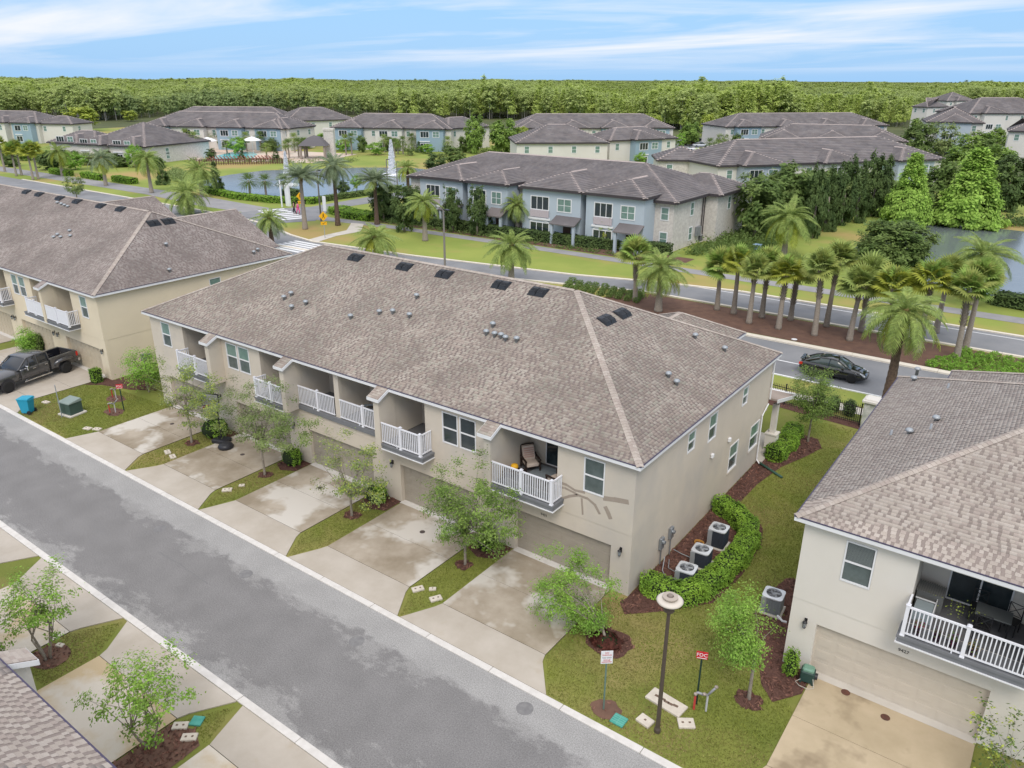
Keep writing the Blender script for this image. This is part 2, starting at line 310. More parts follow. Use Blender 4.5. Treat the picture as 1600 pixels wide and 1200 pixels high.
# ------------------------------------------------------------------ roofs
TABMESH = {}
def tab_geo(w, h, lift):
    # six corners of a tab lying in its slope plane: x along the eave, y up the slope, z off the roof
    return [(0,0,lift),(w,0,lift),(w,h,.003),(0,h,.003),(0,0,-.004),(w,0,-.004)]
def slope_tabs(root, roofo, O, u, v, W, S, rl, rr, mh, ml, expo, ws_hi, ws_lo, lift_hi=.016, lift_lo=.006, parts=0, alt=True):
    O, u, v = np.array(O, float), np.array(u, float), np.array(v, float); n = np.cross(u, v)
    rows = int(S/expo); X = []; WW = []; SS = []; LF = []
    for i in range(rows):
        s = i*expo; sm = s+expo*.5; a = rl*sm/S; b = W-rr*sm/S
        if b-a < .1: break
        m = int((b-a)/((np.mean(ws_hi)+np.mean(ws_lo))/2 if alt else np.mean(ws_hi)))+8
        if alt:
            w = np.empty(m); w[0::2] = rng.choice(ws_hi, len(w[0::2])); w[1::2] = rng.choice(ws_lo, len(w[1::2]))
            if i % 2: w = np.roll(w, 1)
            lf = np.where(np.isin(np.arange(m) % 2, [i % 2]), 1, 0)
        else: w = rng.choice(ws_hi, m); lf = np.ones(m, int)
        x = a-rng.random()*.45+np.concatenate([[0], np.cumsum(w)[:-1]])
        k = (x < b) & (x+w > a); x, w, lf = x[k], w[k], lf[k]
        x2 = np.minimum(x+w, b); x = np.maximum(x, a); w = x2-x
        X.append(x); WW.append(w); SS.append(np.full(len(x), s)); LF.append(lf)
    X, WW, SS, LF = map(np.concatenate, (X, WW, SS, LF)); N_ = len(X)
    lift = np.where(LF == 1, lift_hi, lift_lo)+rng.random(N_)*.003
    keep = np.ones(N_, bool)
    if parts:
        ctr = O+np.outer(X, u)+np.outer(SS, v)
        mw = np.array(root.matrix_basis.to_3x3()) @ ctr.T; cw = mw.T+np.array(root.location)
        d = cw-CAMP; z = d@np.array(fw); px = 800+CAM_F*(d@np.array(rt))/z; py = 600-CAM_F*(d@np.array(up))/z
        dist = np.linalg.norm(d, axis=1); ok = (z > 0) & (px > 0) & (px < 1600) & (py > 0) & (py < 1200) & (WW > .07)
        idx = np.where(ok)[0]; idx = idx[np.argsort(dist[idx])][:parts]; keep[idx] = False
        Mb = Matrix((Vector(u), Vector(v), Vector(n))).transposed().to_4x4()
        for i in idx:
            w = round(float(WW[i])/.02)*.02; key = (w, int(LF[i]), mh.name, expo)
            if key not in TABMESH:
                mb = MB(); g = tab_geo(w, expo+.03, lift_hi if LF[i] else lift_lo); mb.add(g, [(0,1,2,3),(0,4,5,1)]); TABMESH[key] = mb.mesh([mh if LF[i] else ml])
            o = bpy.data.objects.new('shingle', TABMESH[key]); COL.objects.link(o)
            mm = Mb.copy(); mm.translation = Vector(O+u*X[i]+v*SS[i]); o.parent = roofo; o.matrix_basis = mm
    X, WW, SS, LF, lift = X[keep], WW[keep], SS[keep], LF[keep], lift[keep]
    def P(x, s, z): return O+np.outer(x, u)+np.outer(s, v)+np.outer(z, n)
    zl = lift; h = SS+expo+.03; k3 = np.full(len(X), .003); k4 = np.full(len(X), -.004)
    V = np.stack([P(X,SS,zl),P(X+WW,SS,zl),P(X+WW,h,k3),P(X,h,k3),P(X,SS,k4),P(X+WW,SS,k4)], axis=1)
    b = np.arange(len(X))*6
    F = np.concatenate([np.stack([b,b+1,b+2,b+3],1), np.stack([b,b+4,b+5,b+1],1)]); k_ = ((LF == 0) & (rng.random(len(LF)) < .62)).astype(int); mi = np.concatenate([k_, k_])
    return V.reshape(-1,3), F, mi
def merge_stuff(name, parts_, mats, parent):
    vs = []; fs = []; ms = []; off = 0
    for V, F, mi in parts_: vs.append(V); fs.append(F+off); ms.append(mi); off += len(V)
    me = fast_mesh(np.concatenate(vs), np.concatenate(fs), mats); me.polygons.foreach_set('material_index', np.concatenate(ms).astype(np.int32))
    o = link(name, me, parent); o['kind'] = 'stuff'; return o
def cap_line(mb, a, b, n1, w=.16, step=.17, t=.03):
    """overlapping bent caps along a hip or ridge"""
    a, b = Vector(a), Vector(b); d = (b-a); L = d.length; d.normalize(); side = d.cross(Vector((0,0,1))).normalized(); upn = side.cross(d)
    k = int(L/step)
    for i in range(k):
        p = a+d*(i*step); q = a+d*((i+1)*step+.03); l0 = t+.012; l1 = t
        for sg in (-1, 1):
            o1 = side*sg*w-upn*w*n1
            mb.add([p+upn*l0, p+o1+upn*l0, q+o1+upn*l1, q+upn*l1], [(0,1,2,3) if sg < 0 else (3,2,1,0)])
        mb.add([p+upn*l0, p+side*w-upn*w*n1+upn*l0, p+side*w-upn*w*n1, p, p-side*w-upn*w*n1, p-side*w-upn*w*n1+upn*l0], [(0,1,2,3),(0,3,4,5)])
def hip_roof(root, x0, x1, y0, y1, z0, k, rl, rr, mh, ml, cap, expo=.14, ws_hi=(.13,.16,.19), ws_lo=(.09,.11), parts=0,
             fascia=None, drip=None, alt=True, sides='FRBL', name='roof', fh=.17, gut=True, capw=.15, lift=.011, under=None, xf=None):
    h = (y1-y0)/2; zr = z0+k*h; ym = (y0+y1)/2
    A, B, C_, D_ = (x0,y0,z0),(x1,y0,z0),(x1,y1,z0),(x0,y1,z0); E_, F_ = (x0+rl,ym,zr),(x1-rr,ym,zr)
    mb = MB(); mb.add([A,B,C_,D_,E_,F_], [(0,1,5,4),(2,3,4,5),(1,2,5) , (3,0,4), (3,2,1,0)])
    T = (lambda p: tuple(xf @ Vector(p))) if xf else (lambda p: p)
    Td = (lambda p: tuple(xf.to_3x3() @ Vector(p))) if xf else (lambda p: p)
    def TM_(b):
        b.v = [T(p) for p in b.v]; return b
    ro = TM_(mb).build(name, under or ml, root)
    def slope_(O, u, v, *a_, **k_): return slope_tabs(root, ro, T(O), Td(u), Td(v), *a_, **k_)
    P = []; S = math.hypot(h, zr-z0); c, s = h/S, (zr-z0)/S; kw = dict(expo=expo, ws_hi=ws_hi, ws_lo=ws_lo, parts=parts, alt=alt, lift_hi=lift)
    lf = .004
    if 'F' in sides: P.append(slope_((x0,y0,z0+lf), (1,0,0), (0,c,s), x1-x0, S, rl, rr, mh, ml, **kw))
    kw['parts'] = 0
    if 'B' in sides: P.append(slope_((x1,y1,z0+lf), (-1,0,0), (0,-c,s), x1-x0, S, rr, rl, mh, ml, **kw))
    if rr > .1 and 'R' in sides:
        Sr = math.hypot(rr, zr-z0); P.append(slope_((x1,y0,z0+lf), (0,1,0), (-rr/Sr,0,(zr-z0)/Sr), y1-y0, Sr, h, h, mh, ml, **kw))
    if rl > .1 and 'L' in sides:
        Sr = math.hypot(rl, zr-z0); kw['parts'] = parts//4; P.append(slope_((x0,y1,z0+lf), (0,-1,0), (rl/Sr,0,(zr-z0)/Sr), y1-y0, Sr, h, h, mh, ml, **kw))
    so_ = merge_stuff('shingle_courses', P, [mh, ml], ro)
    cm = MB(); st = max(expo*1.2, .17)
    cap_line(cm, E_, F_, k*.9, capw, st)
    if rl > .1: cap_line(cm, A, E_, .30, capw, st); cap_line(cm, D_, E_, .30, capw, st)
    if rr > .1: cap_line(cm, B, F_, .30, capw, st); cap_line(cm, C_, F_, .30, capw, st)
    TM_(cm).build('ridge_caps', cap, ro, kind='stuff')
    if fascia:
        f = MB(); t = .03
        f.box(x0-t,y0-t,z0-fh,x1+t,y0-.002,z0-.02).box(x0-t,y1+.002,z0-fh,x1+t,y1+t,z0-.02).box(x0-t,y0,z0-fh,x0-.002,y1,z0-.02).box(x1+.002,y0,z0-fh,x1+t,y1,z0-.02)
        f.box(x0,y0,z0-fh+.01,x1,y1,z0-fh+.03)
        TM_(f).build('fascia', fascia, root)
    if drip:
        f = MB(); t = .045
        f.box(x0-t,y0-t,z0-.018,x1+t,y0+.02,z0+.012).box(x0-t,y1-.02,z0-.018,x1+t,y1+t,z0+.012).box(x0-t,y0+.02,z0-.018,x0+.02,y1-.02,z0+.012).box(x1-.02,y0+.02,z0-.018,x1+t,y1-.02,z0+.012)
        TM_(f).build('drip_edge', drip, root)
    return ro, zr

# ------------------------------------------------------------------ walls with real openings
def wall(mb, axis, at, th, u0, u1, z0, z1, holes):
    """axis 'x': wall runs along x with outer face at y=at and body towards at+th; axis 'y' alike with x=at"""
    us = sorted({u0, u1, *[a for h in holes for a in (h[0], h[1]) if u0 < a < u1]}); zs = sorted({z0, z1, *[a for h in holes for a in (h[2], h[3]) if z0 < a < z1]})
    def P(u, w, z): return (u, w, z) if axis == 'x' else (w, u, z)
    nu, nz = len(us)-1, len(zs)-1
    sol = [[not any(h[0]-1e-6 <= us[i] and us[i+1] <= h[1]+1e-6 and h[2]-1e-6 <= zs[j] and zs[j+1] <= h[3]+1e-6 for h in holes) for j in range(nz)] for i in range(nu)]
    for i in range(nu):
        for j in range(nz):
            if not sol[i][j]: continue
            a, b, c, d = us[i], us[i+1], zs[j], zs[j+1]
            mb.quad(P(a,at,c),P(b,at,c),P(b,at,d),P(a,at,d)); mb.quad(P(b,at+th,c),P(a,at+th,c),P(a,at+th,d),P(b,at+th,d))
            if i == 0 or not sol[i-1][j]: mb.quad(P(a,at,c),P(a,at,d),P(a,at+th,d),P(a,at+th,c))
            if i == nu-1 or not sol[i+1][j]: mb.quad(P(b,at,c),P(b,at+th,c),P(b,at+th,d),P(b,at,d))
            if j == 0 or not sol[i][j-1]: mb.quad(P(a,at,c),P(a,at+th,c),P(b,at+th,c),P(b,at,c))
            if j == nz-1 or not sol[i][j+1]: mb.quad(P(a,at,d),P(b,at,d),P(b,at+th,d),P(a,at+th,d))
BLIND = mat('blind_slat', (.52,.53,.52), rough=.6)
def window(root, axis, at, out, u0, u1, z0, z1, up_m=None, lo_m=None, blind=False, sill=None, fr=WHITE, t=.05):
    """double-hung window; out = -1/+1 direction of the outside along the wall's normal axis"""
    def bx(mb, a, b, c, d, w0, w1):
        w0, w1 = at+out*w0, at+out*w1; w0, w1 = min(w0, w1), max(w0, w1)
        if axis == 'x': mb.box(a, w0, c, b, w1, d)
        else: mb.box(w0, a, c, w1, b, d)
    f = MB(); bx(f, u0,u0+t,z0,z1,-.06,.025); bx(f, u1-t,u1,z0,z1,-.06,.025); bx(f, u0+t,u1-t,z0,z0+t,-.06,.025); bx(f, u0+t,u1-t,z1-t,z1,-.06,.025)
    zm = (z0+z1)/2; bx(f, u0+t,u1-t,zm-.03,zm+.03,-.06,.015)
    w = f.build('window', fr, root)
    p = MB(); bx(p, u0+t-.01,u1-t+.01,zm+.02,z1-t+.01,-.05,-.02); p.build('pane', up_m or GLASSG, w)
    p = MB(); bx(p, u0+t-.01,u1-t+.01,z0+t-.01,zm-.02,-.055,-.035); p.build('pane', lo_m or GLASS, w)
    if blind:
        p = MB(); z = zm+.05
        while z < z1-t-.02: bx(p, u0+t+.02,u1-t-.02,z,z+.016,-.018,-.004); z += .042
        p.build('blind', mat('blind_behind', (.22,.25,.24), rough=.3), w)
    if sill: p = MB(); bx(p, u0-.03,u1+.03,z0-.09,z0-.003,-.02,.05); p.build('sill', sill, w)
    return w
RAILM = {}
def railing(root, x0, x1, y, z0, ret=None, posts=(), h=1.13, name='balcony_railing', dense=False, rety=.85, endposts=(True, True)):
    """front run along x at y, optional return run at x=ret going back by rety"""
    ro = link(name, None, root, (0, 0, 0))
    if 'b' not in RAILM: m = MB(); m.box(-.0175,-.0175,0,.0175,.0175,h-.18); RAILM['b'] = m.mesh(WHITEV)
    if 'd' not in RAILM: m = MB(); m.box(-.045,-.012,0,.045,.012,h-.18); RAILM['d'] = m.mesh(WHITEV)
    if 'p' not in RAILM:
        m = MB(); m.box(-.055,-.055,0,.055,.055,h+.02); m.box(-.07,-.07,h+.022,.07,.07,h+.05); m.box(-.04,-.04,h+.052,.04,.04,h+.085); m.box(-.07,-.07,0,.07,.07,.05); RAILM['p'] = m.mesh(WHITEV)
    ps = ([x0+.05] if endposts[0] else [])+list(posts)+([x1-.05] if endposts[1] else [])
    for p in ps: link('post', RAILM['p'], ro, (p, y, z0))
    m = MB(); m.box(x0,y-.03,z0+h-.07,x1,y+.03,z0+h-.01); m.build('top_rail', WHITEV, ro)
    m = MB(); m.box(x0,y-.022,z0+.09,x1,y+.022,z0+.14); m.box((x0+x1)/2-.3,y-.02,z0,(x0+x1)/2-.26,y+.02,z0+.09); m.build('bottom_rail', WHITEV, ro)
    st = .10 if dense else .115; k = int((x1-x0)/st)
    for i in range(k):
        x = x0+(i+.5)*(x1-x0)/k
        if all(abs(x-p) > .085 for p in ps): link('baluster', RAILM['d' if dense else 'b'], ro, (x, y, z0+.13))
    if ret is not None:
        m = MB(); m.box(ret-.03,y+.055,z0+h-.07,ret+.03,y+rety,z0+h-.01); m.build('top_rail', WHITEV, ro)
        m = MB(); m.box(ret-.022,y+.055,z0+.09,ret+.022,y+rety,z0+.14); m.build('bottom_rail', WHITEV, ro)
        for i in range(6): link('baluster', RAILM['b'], ro, (ret, y+.13+i*.115, z0+.13), (0, 0, R(90)))
    return ro
def wall_lamp(root, x, y, z):
    m = MB(); m.box(x-.05,y-.02,z+.02,x+.05,y-.001,z+.24); m.tube([(x,y-.02,z+.2),(x,y-.09,z+.24),(x,y-.13,z+.2)], .012, 6)
    m.lathe([(.02,.20),(.075,.15),(.09,.13),(.085,.12)], 8, (x,y-.13,z)); m.lathe([(.05,-.10),(.055,-.08),(.02,-.06)], 8, (x,y-.13,z)); m.lathe([(.012,.27),(.025,.22),(.012,.20)], 8, (x,y-.13,z))
    for k in range(6): a = k*math.pi/3; m.tube([(x+.05*math.cos(a),y-.13+.05*math.sin(a),z-.09),(x+.075*math.cos(a),y-.13+.075*math.sin(a),z+.13)], .006, 4)
    o = m.build('wall_lamp', BLACK, root); g = MB(); g.lathe([(.04,-.075),(.065,.12)], 8, (x,y-.13,z)); g.build('lamp_glass', mat('lamp_glass', (.35,.38,.40), rough=.2), o)
def garage(root, x0, x1, gm, wm, z1=2.13, slat=None):
    y = .22; d = link('garage_door', None, root)
    key = ('gp', round(x1-x0, 2), gm.name)
    if key not in RAILM:
        m = MB(); W = x1-x0; ph = z1/4-.006; m.box(0, 0, 0, W, .04, ph)
        n = 8
        for i in range(n):
            a = W*i/n+.09; b = W*(i+1)/n-.09; m.box(a, -.012, .09, b, -.001, ph-.09)
            m.box(a+.05, -.02, .13, b-.05, -.013, ph-.13)
        RAILM[key] = m.mesh(gm)
    for i in range(4): link('door_panel', RAILM[key], d, (x0, y, i*z1/4+.003))
    s = MB(); s.box(x0-.02,-.14,.0,x1+.02,.215,.035); s.build('garage_threshold', slat or KERB, root)

def text_mesh(s, size, m, ext=.004):
    cu = bpy.data.curves.new('t', 'FONT'); cu.body = s; cu.size = size; cu.extrude = ext; cu.align_x = 'CENTER'; cu.align_y = 'CENTER'
    ob = bpy.data.objects.new('t', cu); me = bpy.data.meshes.new_from_object(ob); bpy.data.objects.remove(ob); bpy.data.curves.remove(cu)
    me.materials.clear(); me.materials.append(m); return me

TURTLE = {}
def pipe_vent(root, x, y, z, kind='dome'):
    if 'd' not in TURTLE:
        m = MB(); m.lathe([(.075,-.12),(.075,.16),(.15,.18),(.155,.22),(.11,.28),(.03,.31)], 10); TURTLE['d'] = m.mesh(GALV, True)
        m = MB(); m.lathe([(.11,-.1),(.05,.03),(.045,.28)], 8); TURTLE['p'] = m.mesh(mat('lead_pipe', (.30,.32,.34), rough=.6), True)
    link('roof_vent', TURTLE['d' if kind == 'dome' else 'p'], root, (x, y, z))
def ridge_vent(root, x, y, z, k, side='F'):
    if 'r' not in TURTLE:
        m = MB(); c = math.cos(math.atan(k))
        for i in range(2):
            xa = -.46+i*.47
            m.add([(xa,-.33,.03),(xa+.44,-.33,.03),(xa+.44,.33,.05),(xa,.33,.05),(xa+.04,-.2,.15),(xa+.40,-.2,.15),(xa+.40,.16,.13),(xa+.04,.16,.13)], [(0,1,5,4),(1,2,6,5),(2,3,7,6),(3,0,4,7),(4,5,6,7)])
            for j in range(4): m.box(xa+.05, -.19+j*.08, .15, xa+.39, -.16+j*.08, .165)
        m.box(-.5,-.36,.012,.5,.36,.028); TURTLE['r'] = m.mesh(mat('vent_black', (.025,.028,.033), rough=.5))
    ang = math.atan(k)
    rot = Matrix.Rotation(ang, 4, 'X') if side == 'F' else Matrix.Rotation(R(90), 4, 'Z') @ Matrix.Rotation(ang, 4, 'X')
    o = bpy.data.objects.new('attic_vent', TURTLE['r']); COL.objects.link(o); o.parent = root
    rot.translation = (x, y, z+.0); o.matrix_basis = rot

# ------------------------------------------------------------------ a two-storey townhouse row, local x along the front, front face at y=0 looking -y
FZ, ZD = 3.52, 6.25
def townhouse(name, label, loc, rz, L, D, spec, wm, gm, mh, ml, cap, rl, rr, parts=0, Dlow=None, sides='FRBL', cat='townhouse row', alt=True, slat=None):
    root = thing(name, label, cat, loc, rz); root['group'] = 'townhouse rows along the back lane'
    k = .477; ov = .28
    roof, zr = hip_roof(root, -ov, L+ov, -ov, D+ov, ZD, k, rl, rr, mh, ml, cap, parts=parts, fascia=WHITE, drip=DRIP, sides=sides, alt=alt)
    gar, win, logg = spec['gar'], spec['win'], spec['log']
    # lower and upper front wall; the upper one stands 15 mm proud
    mb = MB(); wall(mb, 'x', .015, .25, 0, L, 0, 2.9, [(a, b, 0, 2.13) for a, b in gar]); mb.build('lower_wall', wm, root)
    mb = MB(); wall(mb, 'x', 0, .25, 0, L, 2.905, ZD-.16, [(a, b, 4.22, 5.8) for a, b in win]+[(a, b, FZ, 5.88) for a, b in logg]); mb.build('upper_wall', wm, root)
    Dl = Dlow or D
    mb = MB(); sw = spec.get('side', [])
    wall(mb, 'y', L-.015, -.25, .265, Dl, 0, 2.9, [(a, b, c, d) for a, b, c, d in sw if d < 3]); wall(mb, 'y', .015, .25, .265, Dl, 0, 2.9, []); wall(mb, 'x', Dl, -.2, .265, L-.265, 0, 2.9, []); mb.build('lower_wall', wm, root)
    mb = MB(); wall(mb, 'y', L, -.25, .25, D, 2.905, ZD-.16, [(a, b, c, d) for a, b, c, d in sw if c > 3]); wall(mb, 'y', 0, .25, .25, D, 2.905, ZD-.16, []); wall(mb, 'x', D, -.2, .25, L-.25, 2.905, ZD-.16, []); mb.build('upper_wall', wm, root)
    for i, (a, b) in enumerate(win):
        gm_ = spec.get('glass', {}).get(i, GLASSG); window(root, 'x', 0, -1, a+.006, b-.006, 4.226, 5.794, gm_, GLASSGR if gm_ is not GLASS else GLASS, blind=spec.get('blind', False))
    for a, b, c, d in sw: window(root, 'y', L-(.015 if d < 3 else 0), 1, a+.006, b-.006, c+.006, d-.006, GLASSG, GLASSGR, sill=wm if d < 3 else None)
    for a, b in gar: garage(root, a, b, gm, wm, slat=slat)
    for a, b in logg:      # the room behind each opening
        m = MB(); yb = 2.15; zt = 6.02
        m.quad((a-.02,.24,FZ),(a-.02,yb,FZ),(a-.02,yb,zt),(a-.02,.24,zt)); m.quad((b+.02,yb,FZ),(b+.02,.24,FZ),(b+.02,.24,zt),(b+.02,yb,zt))
        m.quad((a-.02,yb,FZ),(b+.02,yb,FZ),(b+.02,yb,zt),(a-.02,yb,zt)); m.quad((a-.02,.24,zt),(b+.02,.24,zt),(b+.02,yb,zt),(a-.02,yb,zt)); m.build('loggia_wall', wm, root)
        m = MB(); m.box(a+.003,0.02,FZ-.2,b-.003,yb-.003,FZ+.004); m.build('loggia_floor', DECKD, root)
    for (x0, x1) in spec.get('fins', []):
        m = MB(); m.box(x0,-.86,FZ-.26,x1,-.003,5.86); m.poly([(x0,-.003,5.86),(x0,-.86,5.86),(x0,-.003,6.08)]); m.poly([(x1,-.86,5.86),(x1,-.003,5.86),(x1,-.003,6.08)]); m.build('party_wall_fin', wm, root)
        a, b = x0-.22, x1+.14; y1_ = -ov+.02; y2 = -1.0; z1_ = ZD; z2 = ZD-k*(y1_-y2)
        m = MB(); m.add([(a,y2,z2),(b,y2,z2),(b,y1_,z1_),(a,y1_,z1_),(a,y2,z2-.03),(b,y2,z2-.03),(b,y1_,z1_-.03),(a,y1_,z1_-.03)], [(0,1,2,3),(0,4,5,1),(1,5,6,2),(3,7,4,0),(7,6,5,4)])
        # real tabs on the little roof tongue
        s = 0; nn = Vector((0, -k, 1)).normalized(); dv_ = Vector((0, 1, k)).normalized()
        while s < (y1_-y2)*1.1-.02:
            x = a
            while x < b-.02:
                w = min(rnd.choice((.14,.18,.20)), b-x); p = Vector((x, y2, z2))+dv_*s
                q = [p+nn*.018, p+nn*.018+Vector((w,0,0)), p+dv_*.15+nn*.004+Vector((w,0,0)), p+dv_*.15+nn*.004, p, p+Vector((w,0,0))]; m.add(q, [(0,1,2,3),(0,4,5,1)]); x += w
            s += .145
        m.build('roof_tongue', mh, root)
        m = MB(); th = .025
        m.box(a-th,y2-th,z2-.17,b+th,y2-.001,z2-.01)
        for xx, sg in ((a, -1), (b, 1)):
            xa, xb = sorted((xx+sg*.001, xx+sg*th)); m.add([(xa,y2,z2-.17),(xb,y2,z2-.17),(xb,y1_,z1_-.17),(xa,y1_,z1_-.17),(xa,y2,z2-.01),(xb,y2,z2-.01),(xb,y1_,z1_-.01),(xa,y1_,z1_-.01)], [(0,3,2,1),(4,5,6,7),(0,1,5,4),(1,2,6,5),(2,3,7,6),(3,0,4,7)])
        m.build('fascia', WHITE, root)
    for (x0, x1, y0_) in spec.get('decks', []):
        m = MB(); m.box(x0,y0_,FZ-.10,x1,-.003,FZ+.003); m.box(x0+.03,y0_+.03,FZ-.26,x1-.03,-.004,FZ-.104); m.build('balcony_deck', DECK, root)
        m = MB(); m.box(x0-.01,y0_-.012,FZ-.30,x1+.01,-.004,FZ-.262); m.build('deck_trim', WHITE, root)
    for r_ in spec.get('rails', []): railing(root, *r_[:2], r_[2], FZ, **(r_[3] if len(r_) > 3 else {}))
    for x in spec.get('lamps', []): wall_lamp(root, x, .015, 1.98)
    for (x0, x1, y0_, kk) in spec.get('bandslab', []):
        m = MB(); m.box(x0,-.11,FZ-.26,x1,-.003,FZ+.003); m.build('balcony_deck', DECK, root)
    return root, zr, roof
# ================================================================== GROUND
def flat(name, pts, z, m, kind='structure', parent=None):
    b = MB(); b.poly([(p[0], p[1], z) for p in pts]); return b.build(name, m, parent, kind=kind)
GRASS = mat('grass_ground', (.14,.17,.03), (.20,.215,.045), scale=.35, rough=1, bump=.8, bscale=30, world_co=True, c3=(.30,.235,.095), s3=.11, r3=(.50,.66), detail=8)
FIELD = mat('grass_far', (.19,.25,.045), (.27,.31,.065), scale=.09, rough=1, bump=.4, bscale=8, world_co=True, c3=(.37,.27,.10), s3=.05, r3=(.50,.66), detail=8)
FLOOR = mat('forest_floor', (.06,.075,.025), (.10,.11,.04), scale=.05, rough=1, world_co=True)
flat('ground', [(-3500,-400),(3500,-400),(3500,6000),(-3500,6000)], -.02, FLOOR)
flat('lawn', [(-90,-30),(40,-30),(40,52.9),(-90,52.9)], -.012, GRASS)
flat('far_lawn', [(-330,52.95),(60,52.95),(60,175),(-120,235),(-330,190)], -.014, FIELD)

# back lane with its flush kerb ribbons
def asphalt_lane():
    m = bpy.data.materials.new('lane_asphalt'); m.use_nodes = True; t = m.node_tree; b = t.nodes['Principled BSDF']; b.inputs['Roughness'].default_value = .95; b.inputs['Specular IOR Level'].default_value = .2
    g = N(t, 'ShaderNodeNewGeometry'); sp = N(t, 'ShaderNodeSeparateXYZ'); t.links.new(g.outputs['Position'], sp.inputs[0])
    # distance from the crown of the lane, broken up by noise: pale worn edges, darker middle
    d = N(t, 'ShaderNodeMath', operation='SUBTRACT'); t.links.new(sp.outputs['Y'], d.inputs[0]); d.inputs[1].default_value = 13.75
    ab = N(t, 'ShaderNodeMath', operation='ABSOLUTE'); t.links.new(d.outputs[0], ab.inputs[0])
    mpn = N(t, 'ShaderNodeMapping'); mpn.inputs['Scale'].default_value = (.8,1.5,1); t.links.new(g.outputs['Position'], mpn.inputs[0])
    n = N(t, 'ShaderNodeTexNoise'); t.links.new(mpn.outputs[0], n.inputs['Vector']); n.inputs['Scale'].default_value = .42; n.inputs['Detail'].default_value = 11; n.inputs['Roughness'].default_value = .74; n.inputs['Distortion'].default_value = .15
    ns = N(t, 'ShaderNodeMath', operation='MULTIPLY_ADD'); t.links.new(n.outputs[0], ns.inputs[0]); ns.inputs[1].default_value = 9.0; ns.inputs[2].default_value = -4.4
    a = N(t, 'ShaderNodeMath', operation='ADD'); t.links.new(ab.outputs[0], a.inputs[0]); t.links.new(ns.outputs[0], a.inputs[1])
    r = N(t, 'ShaderNodeValToRGB'); t.links.new(a.outputs[0], r.inputs[0]); el = r.color_ramp.elements
    mr_ = N(t, 'ShaderNodeMapRange'); t.links.new(a.outputs[0], mr_.inputs[0]); mr_.inputs[1].default_value = 1.9; mr_.inputs[2].default_value = 2.5; t.links.new(mr_.outputs[0], r.inputs[0])
    el[0].color = (.20,.193,.188,1); el[1].color = (.275,.267,.257,1)
    e2 = N(t, 'ShaderNodeMapRange'); t.links.new(ab.outputs[0], e2.inputs[0]); e2.inputs[1].default_value = 2.25; e2.inputs[2].default_value = 2.45
    n4 = N(t, 'ShaderNodeTexNoise'); t.links.new(g.outputs['Position'], n4.inputs['Vector']); n4.inputs['Scale'].default_value = 1.7; n4.inputs['Detail'].default_value = 6
    n4m = N(t, 'ShaderNodeMath', operation='MULTIPLY_ADD'); t.links.new(n4.outputs[0], n4m.inputs[0]); n4m.inputs[1].default_value = 1.2; n4m.inputs[2].default_value = -.6
    ae = N(t, 'ShaderNodeMath', operation='ADD'); t.links.new(ab.outputs[0], ae.inputs[0]); t.links.new(n4m.outputs[0], ae.inputs[1]); t.links.new(ae.outputs[0], e2.inputs[0])
    mx = N(t, 'ShaderNodeMix', data_type='RGBA'); t.links.new(e2.outputs[0], mx.inputs[0]); t.links.new(r.outputs[0], mx.inputs[6]); mx.inputs[7].default_value = (.315,.307,.295,1)
    n3 = N(t, 'ShaderNodeTexNoise'); t.links.new(g.outputs['Position'], n3.inputs['Vector']); n3.inputs['Scale'].default_value = 22; n3.inputs['Detail'].default_value = 4
    m3 = N(t, 'ShaderNodeMapRange'); t.links.new(n3.outputs[0], m3.inputs[0]); m3.inputs[1].default_value = .3; m3.inputs[2].default_value = .7; m3.inputs[3].default_value = .74; m3.inputs[4].default_value = 1.26
    n5 = N(t, 'ShaderNodeTexNoise'); t.links.new(g.outputs['Position'], n5.inputs['Vector']); n5.inputs['Scale'].default_value = .8; n5.inputs['Detail'].default_value = 5
    m5 = N(t, 'ShaderNodeMapRange'); t.links.new(n5.outputs[0], m5.inputs[0]); m5.inputs[1].default_value = .3; m5.inputs[2].default_value = .7; m5.inputs[3].default_value = .92; m5.inputs[4].default_value = 1.08
    mm = N(t, 'ShaderNodeMath', operation='MULTIPLY'); t.links.new(m3.outputs[0], mm.inputs[0]); t.links.new(m5.outputs[0], mm.inputs[1])
    sc = N(t, 'ShaderNodeVectorMath', operation='SCALE'); t.links.new(mx.outputs[2], sc.inputs[0]); t.links.new(mm.outputs[0], sc.inputs[3]); t.links.new(sc.outputs[0], b.inputs['Base Color'])
    bp = N(t, 'ShaderNodeBump'); bp.inputs['Strength'].default_value = .35; bp.inputs['Distance'].default_value = .02; t.links.new(n3.outputs[0], bp.inputs['Height']); t.links.new(bp.outputs[0], b.inputs['Normal'])
    return m
flat('back_lane_road', [(-140,11.35),(40,11.35),(40,17.32),(-140,17.32)], 0.0, asphalt_lane())
ck = MB()
for pts in ([(246,862),(262,870),(290,888),(325,912)],):
    q = [G(*p) for p in pts]
    for p0, p1 in zip(q[:-1], q[1:]):
        n_ = 5
        for i in range(n_):
            a0, a1 = p0.lerp(p1, i/n_)+Vector((0, rnd.uniform(-.05,.05), 0)), p0.lerp(p1, (i+1)/n_); d_ = (a1-a0).normalized(); s_ = Vector((-d_.y, d_.x, 0))*rnd.uniform(.012,.028)
            ck.add([a0-s_+Vector((0,0,.003)), a1-s_*.7+Vector((0,0,.003)), a1+s_*.7+Vector((0,0,.003)), a0+s_+Vector((0,0,.003))], [(0,1,2,3)])
ck.build('road_crack', mat('tar_crack', (.165,.163,.162), rough=.9), kind='structure')
kr = struct_root('kerb')
